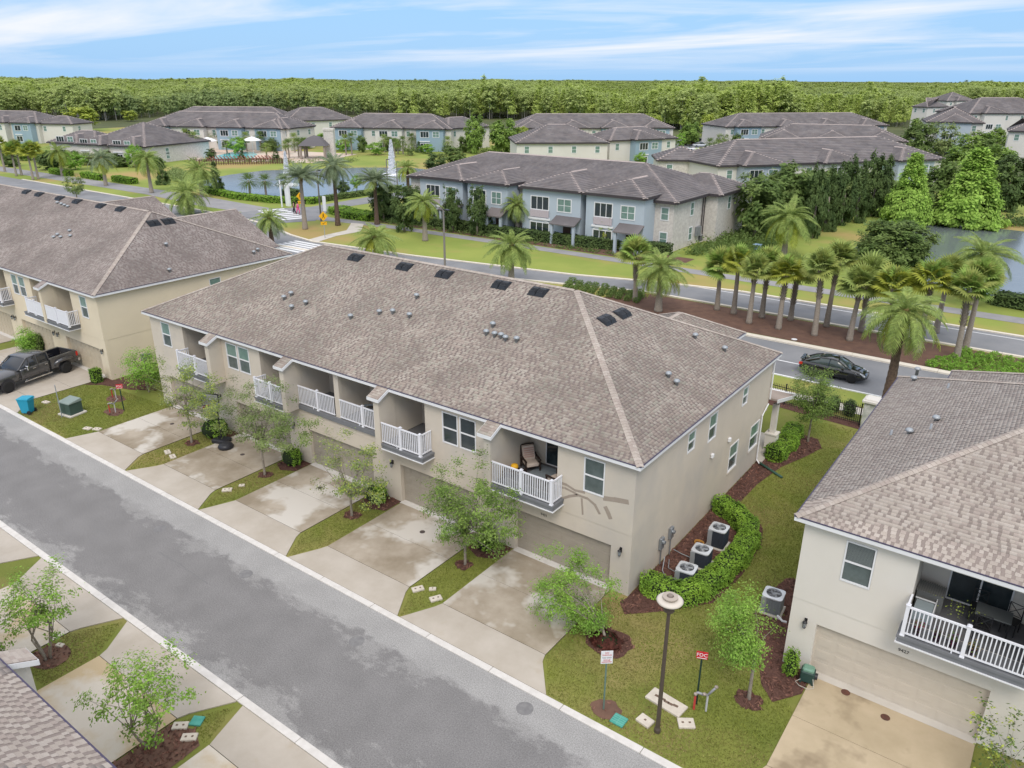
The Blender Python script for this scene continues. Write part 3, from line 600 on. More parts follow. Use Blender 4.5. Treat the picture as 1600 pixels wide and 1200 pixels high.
for (y0, y1) in ((17.32, 17.60), (11.06, 11.34)):
    x = -96.0
    while x < 8:
        w = 3.05; m = MB(); m.bevbox(x, y0, -.03, x+w-.02, y1, .045+rnd.uniform(-.003,.003), .012); m.build('kerb_stone', KERB, kr); x += w

# driveways: cast slabs with open joints
JOINT = mat('slab_joint', (.07,.06,.05), rough=1)
def driveway(kx0, kx1, a, b, m1, m2, y0=17.62, yj=19.27, y1=24.18, flip=False, mids=(21.8,)):
    r = struct_root('driveway'); yy = (lambda y: 28.66-y) if flip else (lambda y: y)
    def slab(pts, m, h=.03):
        pts = [(p[0], yy(p[1])) for p in pts]
        if flip: pts = pts[::-1]
        q = MB(); q.prism(pts, -.05, h+rnd.uniform(-.002,.002)); q.build('concrete_slab', m, r)
    xm = (kx0+kx1)/2; xj = (a+b)/2
    slab([(kx0,y0),(kx1,y0),(b+.12,yj-.35),(b,yj-.012),(a,yj-.012),(a-.12,yj-.35)], m2)
    ys = [yj+.012]+list(mids)+[y1]
    for i in range(len(ys)-1):
        slab([(a,ys[i]+(.01 if i else 0)),(b,ys[i]+(.01 if i else 0)),(b,ys[i+1]-.01),(a,ys[i+1]-.01)], m1)
    q = MB(); q.prism([(p[0], yy(p[1])) for p in ([(a,y0+.1),(b,y0+.1),(b,y1),(a,y1)][::(-1 if flip else 1)])], -.04, .012); q.build('joint_fill', JOINT, r)
    return r
for args in ((-45.6,-39.0,-45.0,-40.05), (-38.85,-32.15,-37.95,-33.15), (-32.05,-25.4,-31.4,-26.4), (-25.25,-18.5,-24.5,-19.4), (-18.35,-11.35,-17.55,-12.5)):
    driveway(*args, CONC, CONC_A)
driveway(-4.9, 2.2, -4.15, 1.0, CONC_R, CONC_R)
driveway(-58.6, -51.9, -58.9, -53.5, CONC_A, CONC_A); driveway(-65.9,-59.0,-65.8,-60.6, CONC_A, CONC_A); driveway(-72.6,-66.1,-72.5,-67.7, CONC_A, CONC_A)
for args in ((-26.8,-19.75,-25.75,-20.7), (-34.0,-27.15,-33.0,-28.0), (-19.4,-12.5,-18.85,-13.6), (-41,-34.3,-40.0,-35.2)): driveway(*args, CONC_N, CONC_A, flip=True)
# mulch beds
def blob(cx, cy, rx, ry, n=18, j=.15):
    return [(cx+rx*math.cos(2*math.pi*i/n)*(1+rnd.uniform(-j,j)), cy+ry*math.sin(2*math.pi*i/n)*(1+rnd.uniform(-j,j))) for i in range(n)]
MB_BEDS = []
def mulch(pts, z=.004, chips=70, m=MULCH):
    flat('mulch_bed', pts, z, m); MB_BEDS.append((pts, chips))
def inpoly(x, y, pts):
    c = np.zeros(x.shape, bool); n = len(pts); j = n-1
    for i in range(n):
        xi, yi = pts[i]; xj, yj = pts[j]
        c ^= ((yi > y) != (yj > y)) & (x < (xj-xi)*(y-yi)/(yj-yi+1e-12)+xi); j = i
    return c
for (a, b) in ((-40.0,-38.0), (-33.1,-31.45), (-26.35,-24.55), (-19.35,-17.6)):   # beds between garages, by the wall
    mulch([(a+.05,23.0+rnd.uniform(0,.2)),((a+b)/2,22.7),(b-.05,23.1),(b-.05,24.2),(a+.05,24.2)])
for x, y in ((-39.1,21.8),(-32.5,21.9),(-25.6,21.8),(-18.6,21.9)): mulch(blob(x, y, rnd.uniform(.36,.48), rnd.uniform(.32,.42), j=.3), chips=110)
mulch(blob(-11.0, 21.3, .95, .8)); mulch(blob(-5.6, 21.6, .5, .42, j=.3), chips=100); mulch(blob(-9.35,18.3,.55,.45), m=MULCH_B, chips=10)
pxm = [(980,934),(968,940),(976,960),(1040,955),(1115,942),(1160,898),(1190,850),(1192,826),(1180,806),(1150,790),(1157,784),(1183,757),(1220,730),(1262,712),(1284,700),(1278,686),(1240,676)]
pxm = [tuple(G(*p).xy) for p in pxm]; mulch(pxm+[(-11.69,43.4),(-11.69,24.3)], chips=75)
mulch([(-5.29,24.2),(-5.29,30.2),(-6.8,29.4),(-7.2,27.2),(-7.0,25.2),(-6.2,24.2),(-5.5,22.6),(-4.9,22.0),(-4.2,23.0),(-4.2,24.2)], chips=60)
mulch([(-15,47.9),(-7.5,47.2),(-7.5,48.2),(-15,48.9)], chips=10)
mulch(blob(-49.2,22.6,.8,.5), m=MULCH_B, chips=25); mulch(blob(-47.2,21.4,.8,.5), m=MULCH_B, chips=25); mulch([(-52.6,24.3),(-52.6,26.4),(-50.5,26.0),(-48.4,25.0),(-50,24.0),(-52.4,23.3),(-53.4,22.6),(-53.4,24.2)], chips=20)
mulch([(-28.0,7.9),(-27.0,7.1),(-25.8,7.2),(-25.85,5.0),(-28.0,5.0)], m=MULCH_B, chips=40); mulch(blob(-27.2,8.3,.75,.6), m=MULCH_B, chips=60)
mulch([(-20.65,9.1),(-19.8,9.5),(-19.1,9.2),(-18.9,5.0),(-20.65,5.0)], m=MULCH_B, chips=90)
# chips scattered on the near beds
V = []
for pts, dens in MB_BEDS:
    a = np.array(pts); lo, hi = a.min(0), a.max(0); n = int((hi[0]-lo[0])*(hi[1]-lo[1])*dens)
    x, y = rng.uniform(lo[0]-.05, hi[0]+.05, n), rng.uniform(lo[1]-.05, hi[1]+.05, n); k = inpoly(x, y, pts); x, y = x[k], y[k]; n = len(x)
    if not n: continue
    an = rng.uniform(0, math.pi, n); L_ = rng.uniform(.03,.085,n); w = rng.uniform(.012,.03,n); t1 = rng.uniform(-.02,.035,n); z = rng.uniform(.012,.04,n)
    dx, dy = np.cos(an), np.sin(an); c = np.stack([x,y,z],1); d = np.stack([dx*L_,dy*L_,t1],1); s = np.stack([-dy*w,dx*w,rng.uniform(-.01,.02,n)],1)
    V.append(np.stack([c-d-s,c+d-s,c+d+s,c-d+s],1))
o = link('mulch_chips', quads_mesh(np.concatenate(V), MULCHC)); o['kind'] = 'stuff'; setp(o, 'red brown bark chips spread over the planting beds', 'mulch')

# boulevard
ASPH = mat('road_asphalt', (.20,.205,.215), (.25,.25,.255), scale=.3, rough=.95, bump=.2, bscale=50, world_co=True, c3=(.15,.15,.155), s3=.12, r3=(.55,.7))
flat('near_carriageway_road', [(-260,53.7),(60,53.7),(60,61.0),(-260,61.0)], .0, ASPH)
FE = [(-260,72),(-178,71.8),(-140,71.5),(-118,71.2),(-104,70.8),(-95,69.4),(-86,66.4),(-80,65.2),(-64,66.8),(-50,69.2),(-43,70.4),(-34,73.0),(-26,74.5),(60,74.6)]
NE = [(-260,64.5),(-170,64.9),(-140,64.2),(-110,62.2),(-95,61.3),(-84,61.3),(-64,62.0),(-50,64.6),(-42,66.6),(-34,68.9),(60,68.9)]
def strip_between(name, A_, B_, z, m):
    b = MB(); xs = sorted({p[0] for p in A_+B_}); ya = np.interp(xs, [p[0] for p in A_], [p[1] for p in A_]); yb = np.interp(xs, [p[0] for p in B_], [p[1] for p in B_])
    for i in range(len(xs)-1): b.quad((xs[i],ya[i],z),(xs[i+1],ya[i+1],z),(xs[i+1],yb[i+1],z),(xs[i],yb[i],z))
    return b.build(name, m, kind='structure')
strip_between('far_carriageway_road', NE, FE, .0, ASPH)
KB = mat('kerb_pale', (.66,.60,.50), (.72,.66,.56), scale=2, rough=.9, world_co=True)
def kerb_run(pts, w, h=.12, m=KB):
    for i in range(len(pts)-1):
        a, b = Vector((*pts[i],0)), Vector((*pts[i+1],0)); d = (b-a).normalized(); n = Vector((-d.y,d.x,0))
        k = max(1, int((b-a).length/6)); 
        for j in range(k):
            p, q = a.lerp(b, j/k), a.lerp(b, (j+1)/k)-d*.02; c = MB(); c.obox((p+q)/2+n*w/2+Vector((0,0,h/2-.02)), d, n, (0,0,1), (q-p).length/2, w/2, h/2+.02); c.build('kerb_stone', m, kb2)
kb2 = struct_root('boulevard_kerb')
kerb_run([(-60,61.0),(6,61.0)], .62); kerb_run([(60,53.68),(59.9,53.68)], .2); kerb_run([(6,53.68),(-44,53.68)], .16, .05, WHITE)
kerb_run([p for p in FE if p[0] > -190], .35, .1); kerb_run([p for p in NE if p[0] > -100][::-1], .35, .1)
ln = MB(); ln.box(-60,56.7,.0,-14.45,56.85,.004); ln.build('painted_line', LINE, kind='structure')
ln = MB(); ln.box(-34,73.7,.0,50,73.82,.004); ln.build('painted_line', LINE, kind='structure')
MEDM = [(-36.5,62.2),(8,61.9),(8,68.3),(-33,68.4),(-35.5,67)]
flat('median_mulch', MEDM, -.002, MULCH_B)
strip_between('path', [(-260,75.2),(-162,75.9),(-138,75.8),(-118,73.9),(-104,74.4),(-96,76.0),(-88,77.5),(-78,78.4),(-60,78.8),(60,79.3)], [(-260,79.5),(-172,80.4),(-147,80.6),(-126,80.6),(-110,79.6),(-100,79.2),(-92,79.4),(-84,80.2),(-60,80.8),(60,81.6)], .004, PAVE)
flat('side_road', [(-106,80),(-103,84.4),(-104.0,103.8),(-104.5,125),(-98.0,125),(-97.8,97.6),(-98.6,85.8),(-95.5,80.6),(-92,76),(-96,69),(-108,71)], .008, ASPH)
flat('sidewalk', [(-81.5,65.4),(-79.4,65.6),(-80.6,70),(-80.4,74.2),(-84.4,78.6),(-86.4,78),(-82.6,73.6),(-82.2,69)], .010, WALK)
cw = struct_root('crosswalk')
for i in range(7):   # bars across the side road
    a = G(430+i*1.6+i*6.5, 344-i*2.4); m = MB(); m.obox((-105.4+i*1.55,78.4-i*.55,.016),(.35,.94,0),(.94,-.35,0),(0,0,1),2.1,.42,.002); m.build('crosswalk_bar', LINE, cw)
for i in range(6): m = MB(); m.obox((-79.3,60.1+i*.85,.006),(1,0,0),(0,1,0),(0,0,1),3.1,.27,.002); m.build('crosswalk_bar', LINE, cw)
flat('planting_bed', [(-84,80.9),(-36,81.5),(-36,86),(-84,86)], -.004, MULCH_B)

# water
def watermat(name, c, rough=.07):
    return mat(name, c, tuple(x*1.3 for x in c), scale=.08, rough=rough, spec=.6, bump=.25, bscale=1.6, world_co=True)
W1 = watermat('pond_water', (.13,.15,.155), .16)
flat('pond_water', [(-146,89.8),(-139,88.4),(-132,86.6),(-120,84.8),(-113,85.0),(-108,88.5),(-106.9,95),(-106.8,106),(-109,118),(-114,129),(-121,137),(-131,138),(-140,131),(-147,121),(-153,113),(-152,103),(-149,96)], .0, W1)
flat('pond_water', [(-21.6,99),(-22.6,106),(-22.6,118),(-21,126),(-15,131),(-8,131.4),(20,128),(40,110),(30,92),(0,87.7),(-3,88.0),(-10,89.2),(-16.5,90.4),(-20.5,92.8)], .0, W1)
flat('pool_deck', [(-209,125),(-214,139),(-190,149),(-166,154),(-157,131),(-184,115.5),(-200,118)], .0, mat('pool_paving', (.62,.44,.34), (.56,.50,.42), scale=.1, rough=.9, world_co=True))
pw = [G(*p) for p in ((312,246),(330,244.5),(347,241.5),(362,238),(395,237.5),(402,241),(396,247),(360,248),(340,248.5))]
flat('pool_water', [(p.x,p.y) for p in pw], .02, mat('pool_water', (.12,.52,.55), (.16,.60,.62), scale=.3, rough=.08, spec=.5, world_co=True))
# ================================================================== BUILDINGS
X0 = -46.08
def lx(*a): return tuple(x-X0 for x in a)
MAIN = dict(
    gar=[lx(-44.9,-40.1), lx(-37.9,-33.1), lx(-31.39,-26.5), lx(-24.55,-19.65), lx(-17.48,-12.62)],
    win=[lx(-44.86,-43.9), lx(-38.14,-37.12), lx(-37.02,-36.0), lx(-21.66,-20.72), lx(-20.62,-19.66), lx(-14.04,-13.06)],
    log=[lx(-42.51,-38.94), lx(-35.04,-32.26), lx(-31.92,-29.02), lx(-28.66,-25.26), lx(-24.9,-22.74), lx(-18.2,-15.32)],
    fins=[lx(-38.94,-38.58), lx(-32.26,-31.92), lx(-25.26,-24.9), lx(-18.56,-18.2)],
    decks=[(*lx(-42.2,-38.95),-.85), (*lx(-34.75,-32.27),-.85), (*lx(-24.89,-22.2),-.85), (*lx(-18.19,-14.95),-.85)],
    bandslab=[(*lx(-31.9,-25.28),-.1,0)],
    rails=[(*lx(-42.12,-38.96),-.78,dict(ret=-42.09-X0,posts=[-40.3-X0],rety=.74,endposts=(True,False))), (*lx(-34.65,-32.28),-.78,dict(ret=-34.62-X0,posts=[-33.3-X0],rety=.74,endposts=(True,False))),
           (*lx(-31.9,-29.04),-.04,dict(posts=[-30.35-X0],endposts=(False,False))), (*lx(-28.64,-25.28),-.04,dict(posts=[-26.95-X0],endposts=(False,False))),
           (*lx(-24.88,-22.33),-.78,dict(ret=-22.36-X0,posts=[-23.62-X0],rety=.74,endposts=(False,True))), (*lx(-18.18,-15.03),-.78,dict(ret=-15.06-X0,posts=[-16.62-X0],rety=.74,endposts=(False,True)))],
    side=[(4.85,5.65,4.6,5.6), (7.2,8.15,4.22,5.6), (11.4,12.15,4.6,5.6), (10.45,11.65,1.25,2.75), (13.4,14.75,1.25,2.75)],
    lamps=lx(-12.15,-25.05,-18.9,-32.6,-39.4), glass={3:GLASS, 4:GLASS, 5:GLASSGR})
main, zr, mroof = townhouse('townhouse_row', 'long taupe townhouse row with five garages in the middle of the photo', (X0,24.2,0), 0, 34.38, 15.8, MAIN, WALL_M, GARM, SHING, SLOT, SHING_R, 8.2, 8.1, Dlow=15.0)
def wingxf(xr, ys, root_x, root_y): m = Matrix.Rotation(R(90), 4, 'Z'); m.translation = (xr-root_x, ys-root_y, 0); return m
hip_roof(main, 0, 9.6, 0, 5.8, ZD, .477, .02, 2.9, SHING, SLOT, SHING_R, fascia=WHITE, drip=DRIP, name='rear_wing_roof', xf=wingxf(-14.3,33.0,X0,24.2))
m = MB(); wall(m, 'x', 18.1, -.2, -19.8-X0, -14.6-X0, 0, 6.05, []); wall(m, 'y', -14.6-X0, -.2, 15.82, 17.88, 0, 6.05, []); wall(m, 'y', -19.8-X0, .2, 15.82, 17.88, 0, 6.05, []); m.build('rear_wing_wall', WALL_M, main)
# rear porch with its little roof, column and downspouts
m = MB(); px0, px1, py0, py1 = -15.2-X0, -11.25-X0, 15.9, 19.1
m.add([(px0,py0,3.6),(px1,py0,3.6),(px1+.1,py1,2.85),(px0,py1,2.85),(px0,py0,3.5),(px1,py0,3.5),(px1+.1,py1,2.75),(px0,py1,2.75)], [(0,1,2,3),(4,7,6,5),(0,4,5,1),(1,5,6,2),(2,6,7,3),(3,7,4,0)]); m.build('porch_roof', SHING, main)
m = MB(); m.box(px0,py1+.002,2.68,px1+.12,py1+.14,2.86); m.add([(px1+.005,py0,3.4),(px1+.12,py1,2.66),(px1+.16,py1,2.66),(px1+.045,py0,3.4),(px1+.005,py0,3.6),(px1+.12,py1,2.86),(px1+.16,py1,2.86),(px1+.045,py0,3.6)], [(0,3,2,1),(4,5,6,7),(0,1,5,4),(1,2,6,5),(2,3,7,6),(3,0,4,7)]); m.build('porch_fascia', WHITE, main)
m = MB(); cxp = -11.55-X0; m.box(cxp-.3,16.6,0,cxp+.3,17.2,1.1); m.box(cxp-.34,16.56,1.102,cxp+.34,17.24,1.18); m.box(cxp-.15,16.75,1.182,cxp+.15,17.05,2.95); m.build('porch_column', WALL_R, main)
m = MB(); m.box(-15-X0,15.1,0,-11.4-X0,18.9,.08); m.build('porch_floor', WALK, main)
def spout(root, pts, name='downspout'): b = MB(); b.tube(pts, .045, 4); b.build(name, WHITE, root)
xs = -11.7-X0; spout(main, [(xs+.16,15.95,6.05),(xs+.08,15.75,5.7),(xs+.08,15.75,3.6)]); spout(main, [(xs+.10,15.55,3.4),(xs+.05,14.9,2.9),(xs+.06,14.88,.25),(xs+.3,14.75,.1)])
b = MB(); b.tube([(-11.4,39.0,.12),(-10.6,38.6,.06),(-9.9,38.2,.05)], .07, 6); o = b.build('drain_hose', mat('drain_green', (.04,.10,.07), rough=.6), smooth=True); setp(o, 'dark green drain hose lying in the mulch under the downspout', 'hose')
# paint repair patches and meters on the end unit
def fp(x, y): p = onY(700+x/5.3333, 640+y/5.3333, 24.2); return (p.x-X0, p.z)
def patch(pts, w):
    b = MB(); q = [fp(*p) for p in pts]
    for i in range(len(q)-1):
        a, c = Vector((q[i][0],0,q[i][1])), Vector((q[i+1][0],0,q[i+1][1])); d = (c-a).normalized(); n = Vector((-d.z,0,d.x))*w/2; e_ = d*w*.35; y = -.0025-.0006*i
        jj = [Vector((rnd.uniform(-.012,.012),0,rnd.uniform(-.012,.012))) for _ in range(4)]
        b.poly([tuple(v+Vector((0,y,0))+jj[k]) for k, v in enumerate((a-n-e_, c-n+e_, c+n+e_, a+n-e_))])
    return b
PT = mat('repair_paint', (.335,.28,.23), (.37,.31,.255), scale=4, rough=.95)
for pts, w in (([(915,600),(985,625),(1060,672),(1135,690)], .085), ([(935,745),(1010,722),(1085,712),(1160,740),(1225,795),(1262,865)], .09), ([(1115,745),(1118,800),(1122,870)], .075), ([(975,655),(1045,690),(1090,715)], .075), ([(1305,738),(1400,752),(1492,770)], .17), ([(1316,818),(1335,860),(1350,900)], .15), ([(925,640),(960,650)], .07)):
    patch(pts, w*1.3).build('paint_patch', PT, main)
NUMM = mat('number_black', (.03,.03,.03), rough=.5)
link('house_number', text_mesh('9431', .17, NUMM), main, (-15.95-X0, .008, 2.36), (R(90),0,0))
for (yy, zz, s) in ((27.05-24.2,.95,1), (28.0-24.2,1.0,1.15)):
    b = MB(); b.bevbox(xs-.01,yy-.16,zz-.1,xs+.13,yy+.16,zz+.45,.02); b.tube([(xs+.13,yy,zz+.25),(xs+.24,yy,zz+.25)], .085, 12); b.tube([(xs+.06,yy,zz-.1),(xs+.06,yy,.03)], .03, 6); b.build('electric_meter', GREYM, main)
for (x, y) in ((1111,711),(1138,686)): p = onX(x, y, -11.7); b = MB(); b.bevbox(xs+.002,p.y-24.2-.1,p.z-.1,xs+.14,p.y-24.2+.1,p.z+.1,.03); b.build('wall_vent', WHITE, main)
b = MB(); b.tube([(-11.5,27.2,.4),(-11.3,26.6,.1),(-11.0,26.3,.06),(-10.6,26.5,.05)], .02, 5); b.tube([(-11.5,28.1,.3),(-11.2,28.3,.08),(-10.7,28.3,.05),(-10.4,28.2,.15)], .02, 5); b.tube([(-11.45,27.6,.05),(-11.2,27.0,.05),(-10.8,26.9,.05)], .016, 5)
setp(b.build('conduit', GALV), 'grey conduit looping across the mulch to the air conditioners', 'pipe')
b = MB()
for k in range(5): b.tube([(-10.9+.22*math.cos(a), 29.6+.17*math.sin(a), .05+.02*k) for a in [i*.52+k for i in range(13)]], .013, 5, cap=False)
setp(b.build('garden_hose', mat('hose_orange', (.55,.28,.06), rough=.6)), 'coiled orange hose on the mulch behind the air conditioners', 'hose')
# roof furniture
kk = .477
for (X, Y) in ((-34.7,31.5),(-30.69,31.5),(-27.67,31.5),(-23.75,31.5),(-21.39,31.5)): ridge_vent(main, X-X0, Y-24.2, ZD+kk*(Y-23.92)+.01, kk)
for (X, Y) in ((-17.39,31.5),(-17.35,33.0)): ridge_vent(main, X-X0, Y-24.2, ZD+kk*(-11.42-X)*1.005+.01, kk, 'R')
for (X, Y) in ((-36.47,27.32),(-36.28,27.7),(-35.19,26.81),(-34.57,27.34),(-30.7,27.17),(-29.21,27.89),(-28.44,28.13),(-27.24,28.14),(-27.93,29.47),(-22.18,28.2),(-22.19,28.74),(-21.67,28.2),(-21.29,28.22),(-20.96,28.13),(-20.36,28.21)): pipe_vent(main, X-X0, Y-24.2, ZD+kk*(Y-23.92))
for (X, Y) in ((-13.6,30.69),(-13.12,30.58),(-14.47,35.54),(-13.15,36.32)): pipe_vent(main, X-X0, Y-24.2, ZD+kk*(-11.42-X))

# --- left row
XL = -93.7
def ll(*a): return tuple(x-XL for x in a)
LEFT = dict(gar=[ll(-58.5,-53.65), ll(-65.7,-60.75), ll(-72.4,-67.7)], win=[ll(-55.1,-54.15), ll(-65.7,-64.75), ll(-64.5,-63.5), ll(-75.5,-74.5), ll(-80,-79)],
    log=[ll(-58.95,-56.4), ll(-62.53,-59.32), ll(-70.2,-66.9)], fins=[ll(-59.3,-58.96), ll(-70.6,-70.24)],
    decks=[(*ll(-62.5,-55.75),-.85), (*ll(-70.2,-66.2),-.85)],
    rails=[(*ll(-58.92,-55.62),-.78,dict(ret=-55.65-XL,posts=[-57.3-XL],rety=.74,dense=True,endposts=(False,True))), (*ll(-61.9,-59.32),-.78,dict(ret=-61.87-XL,posts=[-60.6-XL],rety=.74,dense=True,endposts=(True,False))), (*ll(-69.8,-66.3),-.78,dict(ret=-66.33-XL,posts=[-68-XL],rety=.74,dense=True,endposts=(False,True)))],
    side=[(8.6,9.6,4.3,5.6),(14.1,15.1,4.3,5.6)], lamps=ll(-53.2,-59.6,-60.2,-66.6,-67.1))
left, _, _ = townhouse('townhouse_row', 'sand yellow townhouse row at the left edge, behind the grey pickup', (XL,24.2,0), 0, 41.0, 16.1, LEFT, WALL_L, GARL, SHING_L, SLOT, SHING_R, 8, 6.05)
for xr in (-55.65, -68.95):
    hip_roof(left, 0, 8.9, 0, 11.3, ZD, .477, .02, .02, SHING_L, SLOT, SHING_R, fascia=WHITE, drip=DRIP, name='rear_gable_roof', xf=wingxf(xr,32.9,XL,24.2))
    m = MB(); wall(m, 'x', 17.35, -.2, xr-11.0-XL, xr-.3-XL, 0, 6.05, []); wall(m, 'y', xr-.3-XL, -.2, 16.12, 17.13, 0, 6.05, []); m.build('rear_wing_wall', WALL_L, left)
for (x, y, sd_) in ((42,298,'F'),(62,302,'F'),(94,308,'F'),(121,313,'F'),(158,320,'F'),(189,325,'F')):
    d = ray(x, y+2); t = (20-ZD+kk*23.92)/(kk*d.y-d.z); p = Vector((0,0,20))+d*t; ridge_vent(left, p.x-XL, p.y-24.2, p.z+.01, kk)
kR = kk*8.33/6.05
for (x, y) in ((240,349),(263,346)): d = ray(x, y); t = (20-ZD-kR*52.42)/(-kR*d.x-d.z) if False else (20-ZD+kR*52.42)/(-kR*d.x-d.z); t = (20-ZD+kR*(-52.42)*-1)/(-kR*d.x-d.z); p = Vector((0,0,20))+d*t; zz = ZD+kR*(-52.42-p.x); ridge_vent(left, p.x-XL, p.y-24.2, zz+.01, kR, 'R')
for (x, y) in ((90,318),(96,320),(101,322),(106,324),(84,372),(90,368),(95,372),(109,362),(110,370)):
    d = ray(x, y); t = (20-ZD+kk*23.92)/(kk*d.y-d.z); p = Vector((0,0,20))+d*t; pipe_vent(left, p.x-XL, p.y-24.2, p.z-.1)
for (x, y) in ((260,385),(265,425),(397,397),(403,393)): d = ray(x, y); t = (20-ZD+kR*(-52.42)*-1)/(-kR*d.x-d.z); p = Vector((0,0,20))+d*t; pipe_vent(left, p.x-XL, p.y-24.2, ZD+kR*(-52.42-p.x))
b = MB(); b.bevbox(41.0,2.3,.8,41.14,2.7,1.3,.02); b.bevbox(41.0,2.8,.9,41.12,3.0,1.2,.02); b.tube([(41.06,2.5,.8),(41.06,2.5,.03)], .03, 6); b.build('electric_meter', GREYM, left)

# --- right row (cream)
XR = -5.28
def lr(*a): return tuple(x-XR for x in a)
RIGHT = dict(gar=[lr(-4.35,1.0), lr(4,8.8)], win=[lr(-3.9,-2.94)], log=[lr(-1.7,1.75)], fins=[lr(1.76,2.1)], decks=[(*lr(-1.82,1.74),-.85)],
    rails=[(*lr(-1.72,1.74),-.78,dict(ret=-1.69-XR,posts=[.02-XR],rety=.74,endposts=(True,False)))], lamps=lr(-4.72), blind=True, glass={0:mat('glass_dark_grey',(.07,.08,.085),rough=.15)})
right, _, rroof = townhouse('townhouse_row', 'cream townhouse row numbered 9427 at the right edge of the photo', (XR,24.2,0), 0, 30.0, 15.8, RIGHT, WALL_R, GARR, SHING_R, SLOT_R, SHING_R, 8.1, 8.1, parts=240, slat=WALK)
hip_roof(right, 0, 9.6, 0, 9, ZD, .477, .02, 4.5, SHING_R, SLOT, SHING_R, fascia=WHITE, drip=DRIP, name='rear_wing_roof', xf=wingxf(5.45,33.2,XR,24.2))
link('house_number', text_mesh('9427', .17, NUMM), right, (-1.57-XR, .008, 2.37), (R(90),0,0))
for (x, y, kd) in ((1433,577,'dome'),(1427,591,'dome'),(1481,603,'pipe'),(1462,654,'dome'),(1454,667,'pipe'),(1420,674,'dome'),(1392,676,'pipe')):
    d = ray(x, y+4); t = (20-ZD-kk*5.56)/(kk*d.x-d.z); p = Vector((0,0,20))+d*t; pipe_vent(right, p.x-XR, p.y-24.2, ZD+kk*(p.x+5.56)-.05, kd)
# sliding door at the back of the two furnished loggias
def slider(root, x0, x1, y, z1=5.5):
    z0 = FZ+.05; f = MB(); t = .05; xm = (x0+x1)/2
    for a, b_ in ((x0,x0+t),(xm-t/2,xm+t/2),(x1-t,x1)): f.box(a,y-.05,z0,b_,y,z1)
    f.box(x0+t,y-.05,z0,x1-t,y,z0+t); f.box(x0+t,y-.05,z1-t,x1-t,y,z1); w = f.build('sliding_door', WHITE, root)
    for a, b_ in ((x0+t,xm-t/2),(xm+t/2,x1-t)): g = MB(); g.box(a,y-.03,z0+t,b_,y-.02,z1-t); g.build('pane', GLASS, w)
slider(right, -.9-XR, .95-XR, 2.14); slider(main, -17.3-X0, -15.5-X0, 2.14)
f = MB(); f.box(-42.0-X0,1.2,FZ+.01,-39.0-X0,1.25,5.85)
for i in range(20): f.box(-42.0-X0+i*.15,1.18,FZ+.01,-41.97-X0+i*.15,1.199,5.85)
f.build('black_privacy_screen', BLACK, main)

# --- near left row across the lane (only its roof corner is in view)
NEAR = dict(gar=[(6.0,10.9),(12.7,17.6)], win=[(2,3)], log=[], fins=[(11.55,11.9)], decks=[], rails=[], lamps=[])
near, _, _ = townhouse('townhouse_row', 'grey shingled roof corner at the bottom left of the photo', (-8,4.6,0), math.pi, 27, 15.8, NEAR, WALL_R, GARR, SHING_R, SLOT_R, SHING_R, 8.1, 8.1, parts=280, sides='F')

# ---------------------------------------------------------------- blue apartments and everything behind
BLUE = mat('stucco_blue', (.42,.48,.535), (.45,.51,.565), scale=.3, rough=.9); BLUED = mat('stucco_blue_deep', (.28,.38,.45), (.31,.41,.48), scale=.3, rough=.9)
STONE = mat('pale_stone', (.66,.62,.57), (.55,.51,.47), scale=3.2, rough=.95, rampp=(.4,.6), bump=.4, bscale=6); STW = mat('stucco_white', (.70,.67,.62), (.66,.63,.58), scale=.3, rough=.9)
TRIMD = mat('dark_eave', (.06,.05,.055), rough=.6); RAILP = mat('pale_rail', (.50,.44,.46), rough=.6)
def fbox(name, b, m, parent): return b.build(name, m, parent)
def apt_window(root, x0, x1, y, z0, z1, dark=True, white=True, axis='x', out=-1):
    t = .12; f = MB(); d1, d2 = (y-.06, y-.005) if out < 0 else (y+.005, y+.06)
    def bx(q, a, b_, c, e_, w0=d1, w1=d2):
        if axis == 'x': q.box(a, w0, c, b_, w1, e_)
        else: q.box(w0, a, c, w1, b_, e_)
    bx(f, x0-t,x0,z0-t,z1+t); bx(f, x1,x1+t,z0-t,z1+t); bx(f, x0,x1,z0-t,z0); bx(f, x0,x1,z1,z1+t); n = max(1, round((x1-x0)/.95))
    for i in range(1, n): xx = x0+(x1-x0)*i/n; bx(f, xx-.04,xx+.04,z0,z1)
    bx(f, x0,x1,(z0+z1)/2-.03,(z0+z1)/2+.03, d1+.02, d2-.01) if not dark else None
    w = f.build('window', WHITE if white else TRIMD, root)
    for i in range(n):
        a = x0+(x1-x0)*i/n+.03; b_ = x0+(x1-x0)*(i+1)/n-.03; g = MB(); e1, e2 = (y-.03, y-.006) if out < 0 else (y+.006, y+.03); bx(g, a, b_, z0+.01, z1-.01, e1, e2); g.build('pane', GLASS if dark else GLASSG, w)
TEX = dict(expo=.40, ws_hi=(.4,.5,.6), ws_lo=(.5,.7), alt=False, lift=.07, capw=.34, under=TILE)
